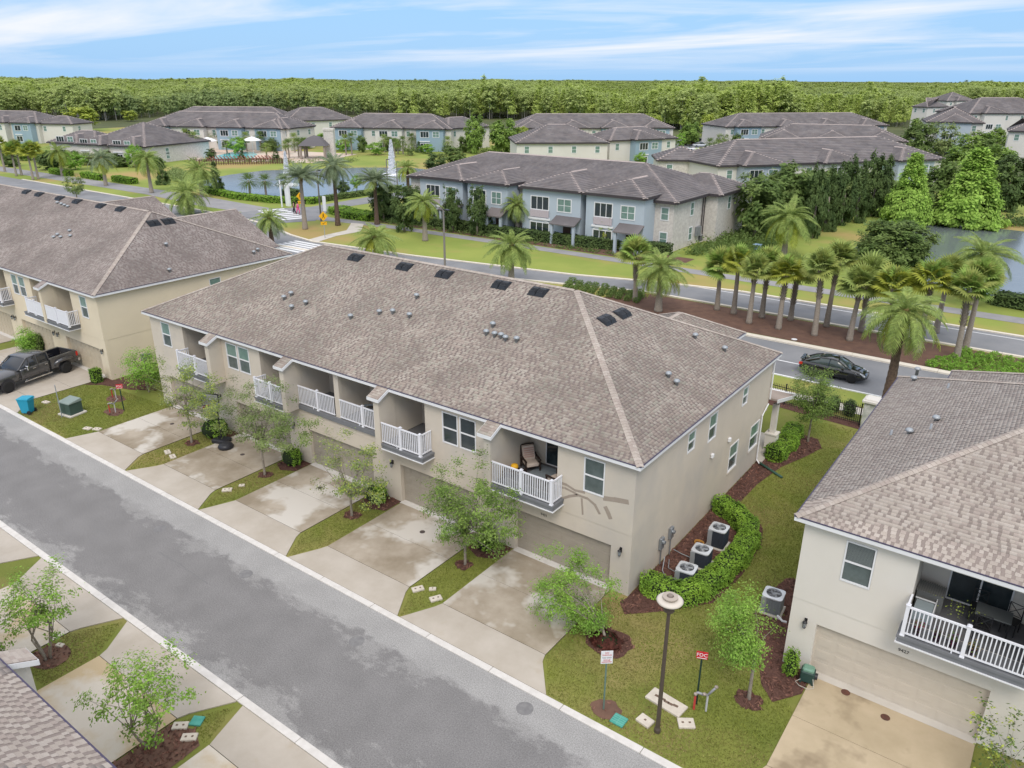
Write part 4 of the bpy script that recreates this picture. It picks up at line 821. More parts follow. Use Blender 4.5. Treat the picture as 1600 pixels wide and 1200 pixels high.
def bay(root, xa, xb, y0_, yb, ze, k, wm, porch=True, wx=None, rich=True):
    w = xb-xa; xf = Matrix.Rotation(R(-90), 4, 'Z'); xf.translation = (xa-.35, yb, 0)
    hip_roof(root, 0, yb-y0_+.5, 0, w+.7, ze, k, .02, (w+.7)/2, TILE, TILE, TILECAP, fascia=TRIMD, fh=.3, name='bay_roof', xf=xf, **TEX)
    m = MB(); m.box(xa, y0_, 0, xb, yb, ze-.28); m.build('bay_wall', wm, root)
    if rich:
        xm = xa+w*.40
        # balcony opening above, arched porch below, white window beside
        apt_window(root, xa+w*.16, xa+w*.46, y0_, 3.95, 5.55); g = MB()
        g.box(xa+w*.15, y0_-.14, 2.95, xa+w*.47, y0_-.07, 3.85); 
        for i in range(9): g.box(xa+w*.15+i*w*.04, y0_-.17, 2.95, xa+w*.15+i*w*.04+.05, y0_-.141, 3.85)
        g.build('balcony_panel', RAILP, root)
        g = MB(); g.box(xa+w*.12,y0_-.2,2.62,xa+w*.50,y0_-.005,2.86); g.build('belt', WHITE, root)
        apt_window(root, xa+w*.15, xa+w*.47, y0_, .7, 2.2); g = MB()
        for i in range(7): a0, a1 = math.pi*(i/7), math.pi*((i+1)/7); c = xa+w*.31; r_ = w*.16; g.add([(c-r_*math.cos(a0),y0_-.08,2.2+.28*math.sin(a0)),(c-r_*math.cos(a1),y0_-.08,2.2+.28*math.sin(a1)),(c-r_*1.12*math.cos(a1),y0_-.08,2.24+.40*math.sin(a1)),(c-r_*1.12*math.cos(a0),y0_-.08,2.24+.40*math.sin(a0))], [(3,2,1,0)])
        g.build('arch_trim', WHITE, root)
        apt_window(root, xa+w*.62, xa+w*.84, y0_, 4.0, 5.5, dark=False)
        g = MB(); a, b_ = xa+w*.60, xa+w*1.02; g.add([(a,y0_-1.7,2.65),(b_,y0_-1.7,2.65),(b_,y0_-.01,3.45),(a,y0_-.01,3.45),(a,y0_-1.7,2.5),(b_,y0_-1.7,2.5),(b_,y0_-.01,3.3),(a,y0_-.01,3.3)], [(0,1,2,3),(4,7,6,5),(0,4,5,1),(1,5,6,2),(3,7,4,0)]); g.build('porch_roof', TILE, root)
        g = MB(); g.box(a+.1,y0_-1.55,0,a+.42,y0_-1.23,2.5); g.box(b_-.42,y0_-1.55,0,b_-.1,y0_-1.23,2.5); g.build('porch_post', wm, root); g = MB(); g.box(a+w*.12,y0_-.05,0,a+w*.25,y0_-.006,2.1); g.build('front_door', mat('door_brown',(.05,.025,.02),rough=.5), root)
    else: apt_window(root, xa+w*.16, xa+w*.46, y0_, 3.9, 5.4); apt_window(root, xa+w*.62, xa+w*.84, y0_, 4.0, 5.4, dark=False); apt_window(root, xa+w*.16, xa+w*.46, y0_, .7, 2.2); g = MB(); g.box(xa+w*.12,y0_-.2,2.62,xa+w*.50,y0_-.005,2.86); g.build('belt', WHITE, root)
blue = thing('apartment_building', 'blue and pale stone apartment building with four hipped bays behind the boulevard', 'apartment building', (-83.5,87,0)); bx0 = 83.5
hip_roof(blue, 0, 44.2, 0, 18.6, 6.2, .355, 8.6, 9.2, TILE, TILE, TILECAP, fascia=TRIMD, fh=.32, **{**TEX, 'expo': .36, 'ws_hi': (.32,.34,.36)})
hip_roof(blue, 36.5, 45.9, 9.5, 20.4, 6.2, .355, 4.0, 4.0, TILE, TILE, TILECAP, fascia=TRIMD, fh=.32, name='rear_block_roof', **{**TEX, 'expo': .36, 'ws_hi': (.32,.34,.36)})
m = MB(); m.box(.4,.6,0,43.6,18,5.95); m.box(37,18.002,0,45.3,20,5.95); m.box(43.602,10,0,45.3,18,5.95); m.build('stone_wall', STONE, blue)
for xa, xb in ((4.9,12.9),(12.9+.9,20.7),(23.2,32.2),(33.0,41.1)): bay(blue, xa, xb, -2.3, 7, 6.75, .355, BLUE)
apt_window(blue, 42.0, 42.9, .6, 3.9, 5.3, dark=False); apt_window(blue, 42.0, 42.9, .6, .8, 2.3, dark=False)
for y_, z_ in ((5.5,3.9),(5.5,.8),(13.5,3.9)): apt_window(blue, y_, y_+.9, 43.6 if y_ < 10 else 45.3, z_, z_+1.5, dark=False, axis='y', out=1)
b = MB(); b.tube([(43.75,9.0,0),(43.75,9.0,5.9)], .07, 6); b.tube([(43.75,9.6,0),(43.75,9.6,5.9)], .07, 6); b.build('downspout', TRIMD, blue)
b = MB(); b.bevbox(43.65,7.4,1.0,44.0,8.6,2.2,.03); b.build('electric_cabinet', GREYM, blue)
def farb(label, Lp, Rp, ze, depth, k, nb, body=STW, baym=BLUED, hip=None, zb=None, name='apartment_building', side=True, cat='apartment building', group='apartment buildings behind', bays=True, windows=True):
    a, b_ = G(*Lp, ze), G(*Rp, ze); W_ = (b_-a).length; rz = math.atan2(b_.y-a.y, b_.x-a.x); t = thing(name, label, cat, (a.x, a.y, 0), rz, group)
    h = depth/2 if hip is None else hip; TE = {**TEX, 'expo': .6, 'ws_hi': (.9,1.2), 'sides': 'FRL'}
    hip_roof(t, 0, W_, 0, depth, ze, k, h, h, TILE, TILE, TILECAP, fascia=TRIMD, fh=.3, **TE)
    m = MB(); m.box(.4,.5,0,W_-.4,depth-.5,ze-.28); m.build('wall', body, t)
    if bays and nb:
        for i in range(nb):
            c = W_*(i+.5)/nb; w = min(8.0, W_/nb*.72); bay(t, c-w/2, c+w/2, -1.6, depth*.42, ze+.15, k, baym if i % 3 != 1 or nb < 3 else body, rich=False)
    if windows:
        n = max(2, int(W_/5))
        for i in range(n):
            c = W_*(i+.5)/n
            apt_window(t, c-.5, c+.5, .5, ze-2.3, ze-.9, dark=False)
        for z_ in (ze-2.3, .9): apt_window(t, depth*.3, depth*.3+1, W_-.4, z_, z_+1.4, dark=False, axis='y', out=1)
    return t
farb('blue and white apartment house at the far left edge', (-60,189.5), (58,192), 6.2, 15, .42, 3)
farb('small white apartment wing right of the far left blue house', (52,192.5), (112,193.5), 6.0, 10, .42, 0)
farb('long apartment block directly behind the pool palms', (217,196), (452,200.5), 6.2, 17, .46, 4)
farb('white end wing of the block behind the pool', (440,201), (493,196.5), 6.2, 11, .46, 0)
farb('second apartment block behind the pool, only its roof showing', (250,186), (452,187.5), 6.2, 17, .46, 0, windows=False)
farb('hipped apartment block left of the yellow-green tree behind the gazebo', (448,189), (556,186), 6.2, 17, .46, 0)
farb('long blue apartment building across the left pond', (515,198.5), (706,201.5), 6.2, 16, .46, 3)
farb('white end of the long building across the left pond', (700,201), (768,197), 6.2, 12, .46, 0)
farb('long-ridged apartment building farthest back in the middle', (800,200), (1055,199.5), 6.2, 16, .46, 4)
farb('apartment building with stone end wall just behind the blue one', (805,223), (953,222.5), 6.2, 17, .42, 0)
farb('blue-walled apartment wing with pale end wall by the car park', (953,219.5), (1060,215), 6.2, 12, .42, 1, baym=BLUED)
farb('farthest white and blue apartment building on the right, with a round bush', (1134,198), (1390,195.5), 6.2, 17, .42, 4)
farb('middle roof of the three stacked apartment roofs on the right', (1186,215), (1420,221), 6.2, 15, .42, 3, windows=False)
farb('long dark-roofed apartment building behind the junipers', (1122,259), (1478,247.5), 6.2, 17, .42, 3, baym=BLUE)
farb('low hipped end wing with stone walls left of the long dark roof', (1026,249.5), (1112,250.5), 6.2, 10, .42, 0, body=STONE)
farb('large white three-storey house at the far right', (1515,177), (1660,177), 9.0, 20, .5, 2, baym=STW, name='house', cat='house', group='white houses at the far right')
farb('white house with blue gable in the trees at the far right', (1447,190), (1540,192), 8.5, 16, .5, 1, baym=BLUE, name='house', cat='house', group='white houses at the far right')
farb('small white house farthest back at the far right', (1480,157.5), (1526,157.5), 9, 18, .5, 1, baym=STW, name='house', cat='house', group='white houses at the far right')
farb('grey-roofed house peeking out of the trees at the far right', (1424,166), (1450,167), 9, 14, .5, 0, name='house', cat='house', group='white houses at the far right')
farb('pale house at the right edge below the white one', (1575,204), (1640,206), 8, 12, .5, 0, name='house', cat='house', group='white houses at the far right')
farb('low left wing of the pale clubhouse', (72,221.5), (150,224.5), 3.8, 12, .46, 1, body=STONE, baym=STONE, name='clubhouse', cat='clubhouse', group='clubhouse')
club = farb('pale stone clubhouse with a big dark hipped roof left of the pool', (122,224), (226,229), 4.2, 22, .44, 2, body=STONE, baym=STONE, name='clubhouse', cat='clubhouse', group='clubhouse')
farb('wing of the clubhouse with tall dark windows beside the pool', (205,226), (290,218), 4.0, 12, .46, 1, body=STONE, baym=STONE, name='clubhouse', cat='clubhouse', group='clubhouse')
# ================================================================== VEGETATION
def leafq(c, size, flat_=0.0, asp=.55, g=None, ctr=None):
    n = len(c); g = g or rng
    a = g.normal(size=(n,3)); a /= np.linalg.norm(a,axis=1)[:,None]+1e-9
    nrm = g.normal(size=(n,3)); nrm[:,2] = np.abs(nrm[:,2])+flat_; nrm /= np.linalg.norm(nrm,axis=1)[:,None]
    if ctr is not None:      # leaves mostly face out of the crown and up to the light
        o_ = c-np.asarray(ctr); o_ /= np.linalg.norm(o_,axis=1)[:,None]+1e-9; nrm = nrm*.62+o_*.9+np.array([0,0,.45]); nrm /= np.linalg.norm(nrm,axis=1)[:,None]
    b = np.cross(nrm, a); b /= np.linalg.norm(b,axis=1)[:,None]+1e-9; a = np.cross(b, nrm)
    s = (size*g.uniform(.6,1.3,n))[:,None]
    return np.stack([c-a*s, c+b*s*asp-a*s*.1, c+a*s, c-b*s*asp-a*s*.1], 1)
def crown_points(n_cl, rx, ry, rz, per, spread, shell=.5, zbias=0.0, g=None, cone=False):
    g = g or rng
    d = g.normal(size=(n_cl,3)); d /= np.linalg.norm(d,axis=1)[:,None]; r = g.uniform(shell,1,n_cl)**.7
    r = r*(1+.22*np.sin(d[:,0]*5+1.3)*np.cos(d[:,2]*4+d[:,1]*5)+g.normal(0,.08,n_cl)); cc = d*r[:,None]*np.array([rx,ry,rz]); cc[:,2] += zbias
    if cone:
        t = g.uniform(0,1,n_cl)**1.5; an = g.uniform(0,2*math.pi,n_cl); rr = (1-t)**.8*g.uniform(.55,1,n_cl)+.03
        cc = np.stack([np.cos(an)*rr*rx, np.sin(an)*rr*ry, (t*2-1)*rz],1)
    m = g.integers(int(per*.5), int(per*1.5)+1, n_cl); idx = np.repeat(np.arange(n_cl), m)
    p = cc[idx]+g.normal(size=(len(idx),3))*np.array([spread,spread,spread*.6])
    return cc, p
def broad_tree(name, label, base, cz, rx, rz, lm, n_cl=60, per=60, leaf_s=.05, spread=.22, stems=1, lean=(0,0), group=None, bark=BARK, trunk_r=.06, cat='tree', twigs=True, core=None, midx=None, cone=False, ry=None, shell=.45, tz=None, cofs=(0,0)):
    t = thing(name, label, cat, base, 0, group); ry = ry or rx
    cc, p = crown_points(n_cl, rx, ry, rz, per, spread, cone=cone, shell=shell); off = np.array([lean[0]+cofs[0], lean[1]+cofs[1], cz]); cc += off; p += off
    p = p[p[:,2] > .12]
    me = quads_mesh(leafq(p, leaf_s, ctr=off-[0,0,rz*.3]), lm if isinstance(lm, list) else [lm], None if not isinstance(lm, list) else rng.choice(len(lm), len(p), p=midx))
    link('crown', me, t)
    m = MB(); fork = tz or max(.5, cz-rz*.75)
    tops = []
    for s in range(stems):
        a = 2*math.pi*s/max(1,stems)+.5; b0 = (0,0) if stems == 1 else (math.cos(a)*.12, math.sin(a)*.12)
        f = Vector((lean[0]*.8*fork/cz+(0 if stems == 1 else math.cos(a)*rx*.3), lean[1]*.8*fork/cz+(0 if stems == 1 else math.sin(a)*rx*.3), fork))
        mid = Vector((b0[0]+(f.x-b0[0])*.45+rnd.uniform(-.04,.04), b0[1]+(f.y-b0[1])*.45+rnd.uniform(-.04,.04), fork*.5))
        tr = trunk_r*(1 if stems == 1 else .55); m.tube([(b0[0],b0[1],-.05),(b0[0]*1.02,b0[1],.12),mid,f], [tr*1.5,tr*1.1,tr,tr*.8], 7); tops.append((f, tr*.75))
    m.build('trunk', bark, t, smooth=True)
    if twigs:
        m = MB(); k = min(len(cc), 26)
        for i in rng.choice(len(cc), k, replace=False):
            f, tr = tops[i % len(tops)]; e_ = Vector(cc[i]); q = f.lerp(e_, .5)+Vector((rnd.uniform(-.1,.1)*rx, rnd.uniform(-.1,.1)*rx, rz*.12)); m.tube([f, q, e_], [tr*.6, tr*.3, tr*.08], 5, cap=False)
        m.build('branches', bark, t, smooth=True)
    return t
# --- near street trees, read off the photo: base pixel, crown box in pixels
def street_tree(label, bpx, box, lm, n_cl, per, leaf_s=.05, **kw):
    b = G(*bpx); c0 = onY((box[0]+box[2])/2, (box[1]+box[3])/2, b.y); l, r_ = onY(box[0], (box[1]+box[3])/2, b.y), onY(box[2], (box[1]+box[3])/2, b.y)
    tp, bt = onY((box[0]+box[2])/2, box[1], b.y), onY((box[0]+box[2])/2, box[3], b.y)
    rx = (r_.x-l.x)/2*.90; rz = (tp.z-bt.z)/2*.90
    return broad_tree('street_tree', label, (b.x,b.y,0), c0.z, rx, max(rz,.5), lm, n_cl, per, leaf_s, cofs=(c0.x-b.x, 0), group=kw.pop('group','young trees in the lawn strips'), **kw)
street_tree('grey-green young tree in the leftmost lawn strip before the long taupe building', (300,692), (222,548,352,660), [LF2,LFY], 70, 100, .05, spread=.17, shell=.25, midx=[.8,.2], ry=1.3)
street_tree('spreading olive tree in the second lawn strip, hiding two balconies', (414,742), (335,592,478,712), [LF2,LFM], 84, 108, .05, spread=.18, shell=.25, midx=[.75,.25], ry=1.4)
street_tree('thin sparse tree with pale leaves in the third lawn strip', (550,806), (487,662,612,800), [LF2,LFY], 54, 78, .05, spread=.17, shell=.25, midx=[.75,.25], ry=1.3)
street_tree('full bright green tree in the fourth lawn strip, below the furnished balcony', (727,882), (655,718,806,862), [LF1,LFM], 96, 120, .05, spread=.18, shell=.3, midx=[.6,.4], ry=1.4)
street_tree('leaning bright green tree at the end driveway by the white and red sign', (945,1003), (838,862,972,1008), [LF3,LF1], 90, 140, .042, spread=.18, shell=.3, midx=[.6,.4], lean=(-.35,0), ry=1.2)
street_tree('slim bright green tree between the black and white FDC sign and the cream building', (1170,1092), (1112,912,1212,1042), [LF3,LF1], 80, 130, .04, spread=.17, shell=.25, midx=[.6,.4], ry=1.0)
b_ = G(75,1028); broad_tree('crepe_myrtle', 'multi-stemmed myrtle on the near verge at the left edge of the photo', (b_.x,b_.y,0), 2.55, 1.55, 1.25, [LF3,LF1], 62, 60, .052, .15, stems=4, shell=.3, twigs=True, trunk_r=.075, group='multi-stemmed myrtles across the lane', midx=[.5,.5], tz=1.2, cat='tree')
b_ = G(235,1165); broad_tree('crepe_myrtle', 'multi-stemmed myrtle beside the teal box lid across the lane', (b_.x,b_.y,0), 2.1, 1.5, 1.1, [LF3,LF1], 62, 56, .052, .15, stems=3, shell=.3, trunk_r=.075, group='multi-stemmed myrtles across the lane', midx=[.5,.5], tz=1.0, cofs=(-.15,.1), cat='tree')
broad_tree('crepe_myrtle', 'sparse myrtle at the bottom right corner in front of the cream garage', (2.05,21.9,0), 2.0, 1.35, 1.35, [LFD,LFY,LFM], 60, 30, .055, .13, stems=3, trunk_r=.05, group=None, midx=[.45,.25,.3], tz=.9, cofs=(-.1,.2), cat='tree')
b_ = G(50,572); broad_tree('street_tree', 'small lime green sapling behind the grey pickup truck', (b_.x,b_.y,0), 2.2, .65, .95, LF3, 40, 60, .06, .17, trunk_r=.03, group='young trees in the lawn strips')
b_ = G(1262,690); broad_tree('lawn_tree', 'airy green tree on the side lawn near the black metal fence', (b_.x,b_.y,0), 3.1, 1.15, 1.55, [LFM,LF1], 85, 110, .05, .2, trunk_r=.06, midx=[.6,.4])
b_ = G(240,640); broad_tree('lawn_tree', 'round light green tree over the shrubs beside the sand building corner', (-48.6,24.6,0), 1.9, 1.35, 1.2, LF3, 70, 60, .06, .24, trunk_r=.06)
# --- shrubs and hedges: leaf skin over a dark core
def bush(name, label, loc, rx, ry, rz, lm, n=900, ls=.035, group=None, cat='shrub', box=False, zc=None):
    t = thing(name, label, cat, loc, 0, group); g = rng
    if box:
        p = g.uniform(-1,1,(n,3)); k = g.integers(0,3,n); s = np.sign(g.normal(size=n)); p[np.arange(n),k] = s*g.uniform(.9,1.06,n); p[:,2] = np.where((k == 2), np.abs(p[:,2]), p[:,2])
        p[:,2] = np.maximum(p[:,2],-.98)
    else:
        p = g.normal(size=(n,3)); p /= np.linalg.norm(p,axis=1)[:,None]; p = np.sign(p)*np.abs(p)**.8; p *= g.uniform(.86,1.08,n)[:,None]; p *= (1+.12*np.sin(p[:,:1]*9+p[:,1:2]*7))
        p[:,2] = np.maximum(p[:,2], -.95)
    p = p*np.array([rx,ry,rz])+np.array([0,0,rz]); link('foliage', quads_mesh(leafq(p, ls, asp=.7, ctr=(0,0,rz*.8)), lm), t)
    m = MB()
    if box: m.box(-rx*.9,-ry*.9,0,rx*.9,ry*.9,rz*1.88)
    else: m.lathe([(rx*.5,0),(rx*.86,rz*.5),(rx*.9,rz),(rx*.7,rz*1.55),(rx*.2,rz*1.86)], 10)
    m.build('dark_core', CORE, t);  # solid near-black filling under the leaf skin, no modelled branches
    return t
bush('clipped_shrub', 'clipped round shrub pair by the wall behind the fourth lawn strip', (-18.55,23.5,0), .5,.42,.48, LFH, 1500, .04)
bush('clipped_shrub', 'clipped shrub by the wall behind the third lawn strip', (-25.7,23.55,0), .62,.4,.48, LFH, 1500, .04)
bush('clipped_shrub', 'clipped shrub by the wall behind the second lawn strip', (-32.3,23.6,0), .6,.4,.5, LFH, 1500, .04)
bush('leafy_shrub', 'loose bright shrub under the basketball hoop', (-38.9,23.2,0), .85,.6,.55, LFH, 1500, .05)
bush('clipped_shrub', 'narrow upright shrub at the garage corner of the cream building', (-4.85,23.7,0), .26,.26,.55, LFH, 900, .035)
bush('clipped_shrub', 'small square-cut shrub beside the driveway of the grey pickup', (-53.2,23.4,0), .32,.32,.5, LFH, 900, .04, box=True)
bush('leafy_shrub', 'rounded dense shrub by the meter on the sand building side wall', (-50.6,26.2,0), .8,.75,.6, LFH, 1900, .05)
bush('leafy_shrub', 'low shrub next to the air conditioner behind the sand building', (-49.3,27.2,0), 1.0,.6,.5, LFH, 1900, .05)
bush('leafy_shrub', 'dark leafy shrub left of the pickup in a mulch bed', (-63.6,24.0,0), .8,.5,.7, LFM, 1500, .05)
bush('purple_plant', 'low dark red spiky plant under the leaning tree', (-11.0,21.2,0), .55,.45,.16, REDL, 700, .08)
bush('leafy_shrub', 'small shrub hidden at the corner of the near grey roof', (-28.3,6.9,0), .3,.4,.35, LFM, 500, .05)
def hedge(label, path, w, h, lm, ls=.04, dens=420, name='hedge', group=None, cat='hedge', wob=.06):
    pts = [Vector((p[0],p[1],0)) for p in path]; t = thing(name, label, cat, pts[0], 0, group); o0 = pts[0]; V = []; m = MB()
    for a, b in zip(pts[:-1], pts[1:]):
        L_ = (b-a).length; d = (b-a)/L_; n = Vector((-d.y,d.x,0)); area = L_*(w+2*h); k = int(area*dens)
        u = rng.uniform(-w*.3,L_+w*.3,k); s = rng.uniform(0,w+2*h,k); jit = rng.normal(0,.035,k)+wob*np.sin(u*4.1)*np.cos(s*5)
        side = np.where(s < h, -w/2-jit, np.where(s > h+w, w/2+jit, s-h-w/2)); z = np.where(s < h, s, np.where(s > h+w, w+2*h-s, h+jit))
        ed = (np.abs(side) > w*.38) & (z > h*.85); z = np.where(ed, z-.04, z)
        P_ = np.array(a-o0)[None]+np.outer(u, np.array(d))+np.outer(side, np.array(n)); P_[:,2] = z; V.append(leafq(P_, ls, asp=.7, ctr=P_-np.outer(side/w, np.array(n))-np.array([0,0,1])*np.where(z>h*.8,.5,.1)[:,None]))
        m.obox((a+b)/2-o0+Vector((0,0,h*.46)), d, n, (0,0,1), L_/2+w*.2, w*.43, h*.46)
    for k_ in (0, -1):
        q = pts[k_]; k = int(h*w*2*dens); an = rng.uniform(0,2*math.pi,k); rr = w*.5
        P_ = np.stack([q.x-o0.x+np.cos(an)*rr, q.y-o0.y+np.sin(an)*rr, rng.uniform(0,h,k)],1); V.append(leafq(P_, ls, asp=.7))
    link('foliage', quads_mesh(np.concatenate(V), lm), t); m.build('dark_core', CORE, t); return t  # near-black solid blocks fill the hedge behind its leaves
hedge('bright clipped hedge curving round the three air conditioners', [(-11.15,25.1),(-9.9,25.15),(-9.35,25.9),(-9.1,27.2),(-8.95,29.2),(-9.0,30.8),(-9.5,31.9),(-10.5,32.7),(-11.2,33.0)], .85, .78, LFH, .045, 560)
hedge('low bright hedge along the side wall near the porch', [(-11.0,40.2),(-10.9,42.2),(-11.1,43.9)], 1.0, .75, LFH, .05, 480)
def boxy(path, label, w, h, lm, ls, dens): return hedge(label, path, w, h, lm, ls, dens)
boxy([(-94.5,83),(-90,81.8),(-86.5,81.9)], 'rounded bright green clipped hedge at the side road corner', 3.2, 1.0, LFH, .13, 70)
boxy([(-86.5,83.6),(-78,83.4),(-66,83.6),(-52,84.0),(-40,86.5)], 'dark clipped hedge along the front of the blue apartment building', 1.5, 1.3, LFD, .13, 60)
boxy([(-132,84.2),(-121,82.6),(-112,83.6),(-105.5,87)], 'long low hedge between the left pond and the path', 1.6, 1.0, LFH, .14, 55)
boxy([(-106.2,88),(-105.8,99),(-106,108)], 'low hedge and bed along the side road by the pond', 1.3, .9, LFM, .14, 55)
boxy([(-4.5,85.2),(0,84.6),(12,84.0)], 'dark clipped hedge by the right-hand pond', 2.0, 1.2, LFD, .12, 70)
for k, (a, b, lab) in enumerate((((126,274),(100,268),'first'),((176,279),(125,279),'second'),((208,287),(188,283),'third'))):
    p, q = G(85+k*49, 271+k*6), G(108+k*50, 275+k*6); boxy([(p.x,p.y),(q.x,q.y)], 'low bright hedge block beside the far left path, %s from the left' % lab, 1.8, 1.1, LFH, .15, 60)
# planted rows in the median
PR = {}
def row_plants(pxs, grp, lab, lm, n):
    if grp not in PR:
        p = rng.normal(size=(n,3)); p /= np.linalg.norm(p,axis=1)[:,None]; p = p*np.array([.42,.42,.3])*rng.uniform(.6,1.1,n)[:,None]+np.array([0,0,.26]); PR[grp] = quads_mesh(leafq(p, .075), lm)
    for (x, y) in pxs:
        o = link('bedding_shrub', PR[grp], None, (x+rnd.uniform(-.1,.1), y+rnd.uniform(-.1,.1), 0), (0,0,rnd.uniform(0,6)), rnd.uniform(.8,1.15)); setp(o, lab, 'shrub', grp)
row_plants([(-4.9+i*.95-.32*j, 66.9-j*.95) for i in range(9) for j in range(6)], 'rows of bedding shrubs in the median at the right edge', 'small light green shrub in the planted rows at the right edge', LF3, 260)
row_plants([(-41.5+i*1.0+.3*j, 67.3-j*.85) for i in range(9) for j in range(4)], 'rows of bedding shrubs in the median behind the long roof', 'small olive shrub in the planted rows behind the long roof', LFM, 260)
flat('median_mulch', [(-5.6,68.3),(8,68.3),(8,62),(-5.6,62)], .003, MULCH_B)

# --- palms
def frond_mesh(L_, droop, leaflet, k, lm, vee=.5, width=.05):
    # curved rib in the xz plane, leaflets to both sides
    V = []; t = np.linspace(0, 1, 9); ang = .35-droop*t; xs = np.concatenate([[0], np.cumsum(np.cos((ang[1:]+ang[:-1])/2))])*L_/8; zs = np.concatenate([[0], np.cumsum(np.sin((ang[1:]+ang[:-1])/2))])*L_/8
    rib = np.stack([xs, np.zeros(9), zs], 1)
    for i in range(8):
        a, b = rib[i], rib[i+1]; w = .03*(1-i/9)
        V.append([a+[0,-w,0], a+[0,w,0], b+[0,w*.85,0], b+[0,-w*.85,0]])
    for i in range(k):
        u = .10+.9*i/(k-1); j = min(int(u*8), 7); f = u*8-j; p = rib[j]*(1-f)+rib[j+1]*f; d = rib[j+1]-rib[j]; d = d/np.linalg.norm(d)
        ll = leaflet*math.sin(math.pi*min(1, .12+u*.82))**.6
        for s in (-1, 1):
            v = d*.75+np.array([0, s*1.0, 0])+np.array([0,0,vee*.4-.35*u]); v = v/np.linalg.norm(v)*ll*rnd.uniform(.85,1.1); e1 = p+v*.55; e2 = p+v+np.array([0,0,-ll*.22]); wv = d*width*(ll/leaflet+.2)
            V.append([p-wv*.5, p+wv*.5, e1+wv, e1-wv]); V.append([e1-wv, e1+wv, e2+wv*.1, e2-wv*.1])
    return quads_mesh(np.array(V), lm)
FR = {}
def fronds(kind, far=False):
    if kind in FR: return FR[kind]
    lm = {'green': LFP, 'yellow': LFPY, 'grey': LFPG}[kind]
    FR[kind] = [frond_mesh(2.7, d_, .55, 22, lm) for d_ in (1.0, 1.35, 1.7)]; return FR[kind]
def fan_mesh(lm, r=.85, seg=17, spread=2.4):
    V = [[(0,-.02,0),(0,.02,0),(.75,.015,.10),(.75,-.015,.10)]]; c = np.array([.75,0,.10])
    for i in range(seg):
        a = -spread+2*spread*i/(seg-1); rr = r*(1-.18*abs(a)/spread); d = np.array([math.cos(a*.75), math.sin(a*.75), 0]); n_ = np.array([-d[1], d[0], 0])
        m_ = c+d*rr*.55+[0,0,-.03-.04*abs(a)]; e_ = c+d*rr+[0,0,-.20-.06*abs(a)]; V.append([c-n_*.02, c+n_*.02, m_+n_*.075, m_-n_*.075]); V.append([m_-n_*.075, m_+n_*.075, e_+n_*.012, e_-n_*.012])
    return quads_mesh(np.array(V, dtype=object).astype(float), lm)
FANS = {'green': [fan_mesh(LFS), fan_mesh(LFP, .95)], 'yellow': [fan_mesh(LFPY), fan_mesh(LFPY, .8)], 'fresh': [fan_mesh(LF1), fan_mesh(LFS, .9)]}
def palm_trunk(parent, h, r0, r1, m, boots=0, lean=0.0, dark=None):
    b = MB(); pr = []; k = max(8, int(h/.22))
    pts = []; rr = []
    for i in range(k+1):
        t = i/k; pts.append((lean*t*t, 0, -.05+(h+.05)*t)); rr.append((r0*(1-t)**3*.5+r0*(1-t)+r1*t)*(1.04 if i % 2 else .96))
    b.tube(pts, rr, 10); o = b.build('trunk', m, parent, smooth=True)
    if boots:
        c = MB(); nz = int(boots/.13)
        for i in range(nz):
            z = h-boots+i*.13
            for j in range(7):
                a = j*2*math.pi/7+(i%2)*.45+rnd.uniform(-.1,.1); x = lean*(z/h)**2; r = r1*.9
                p = Vector((x+math.cos(a)*r, math.sin(a)*r, z)); q = p+Vector((math.cos(a)*.17, math.sin(a)*.17, .26)); s = Vector((-math.sin(a)*.055, math.cos(a)*.055, 0))
                c.add([p-s, p+s, q+s*.7, q-s*.7], [(0,1,2,3)])
        c.build('leaf_boots', BOOT, parent, kind='stuff')
    return lean
def phoenix(label, x, y, h, R_=2.7, n=44, kinds=('green','yellow'), group='feather palms along the boulevard', dark=False, r0=.28, parts=True, lean=0.0, tot=None, open_=False):
    t = thing('feather_palm', label, 'palm tree', (x, y, 0), rnd.uniform(0, 6), group)
    palm_trunk(t, h, r0, r0*.8, PALMD if dark else PALMB, .7, lean)
    b = MB(); b.lathe([(r0*.8,-.35),(r0*1.25,-.1),(r0*.9,.25),(.05,.45)], 9, (lean,0,h)); b.build('crown_shaft', mat('palm_heart', (.24,.15,.06), (.15,.17,.05), scale=6, rough=.9), t)
    for i in range(n):
        u = (i+.5)/n; el = R(78)-u**.85*R(78+42 if not open_ else 78+5); az = i*2.39996+rnd.uniform(-.2,.2); kk = kinds[1] if (u > .78 and rnd.random() < .75) else kinds[0]
        me = fronds(kk)[rnd.choice((0,1,2)) if not open_ else 0]; s = R_/2.7*(.75+.3*min(1,u*1.6))*rnd.uniform(.9,1.08)
        mm = Matrix.Rotation(az, 4, 'Z') @ Matrix.Rotation(-el+.2, 4, 'Y') @ Matrix.Rotation(rnd.uniform(-.35,.35), 4, 'X') @ Matrix.Scale(s, 4); mm.translation = (lean+math.cos(az)*.12, math.sin(az)*.12, h+.1)
        o = bpy.data.objects.new('frond', me); COL.objects.link(o); o.parent = t; o.matrix_basis = mm
    return t
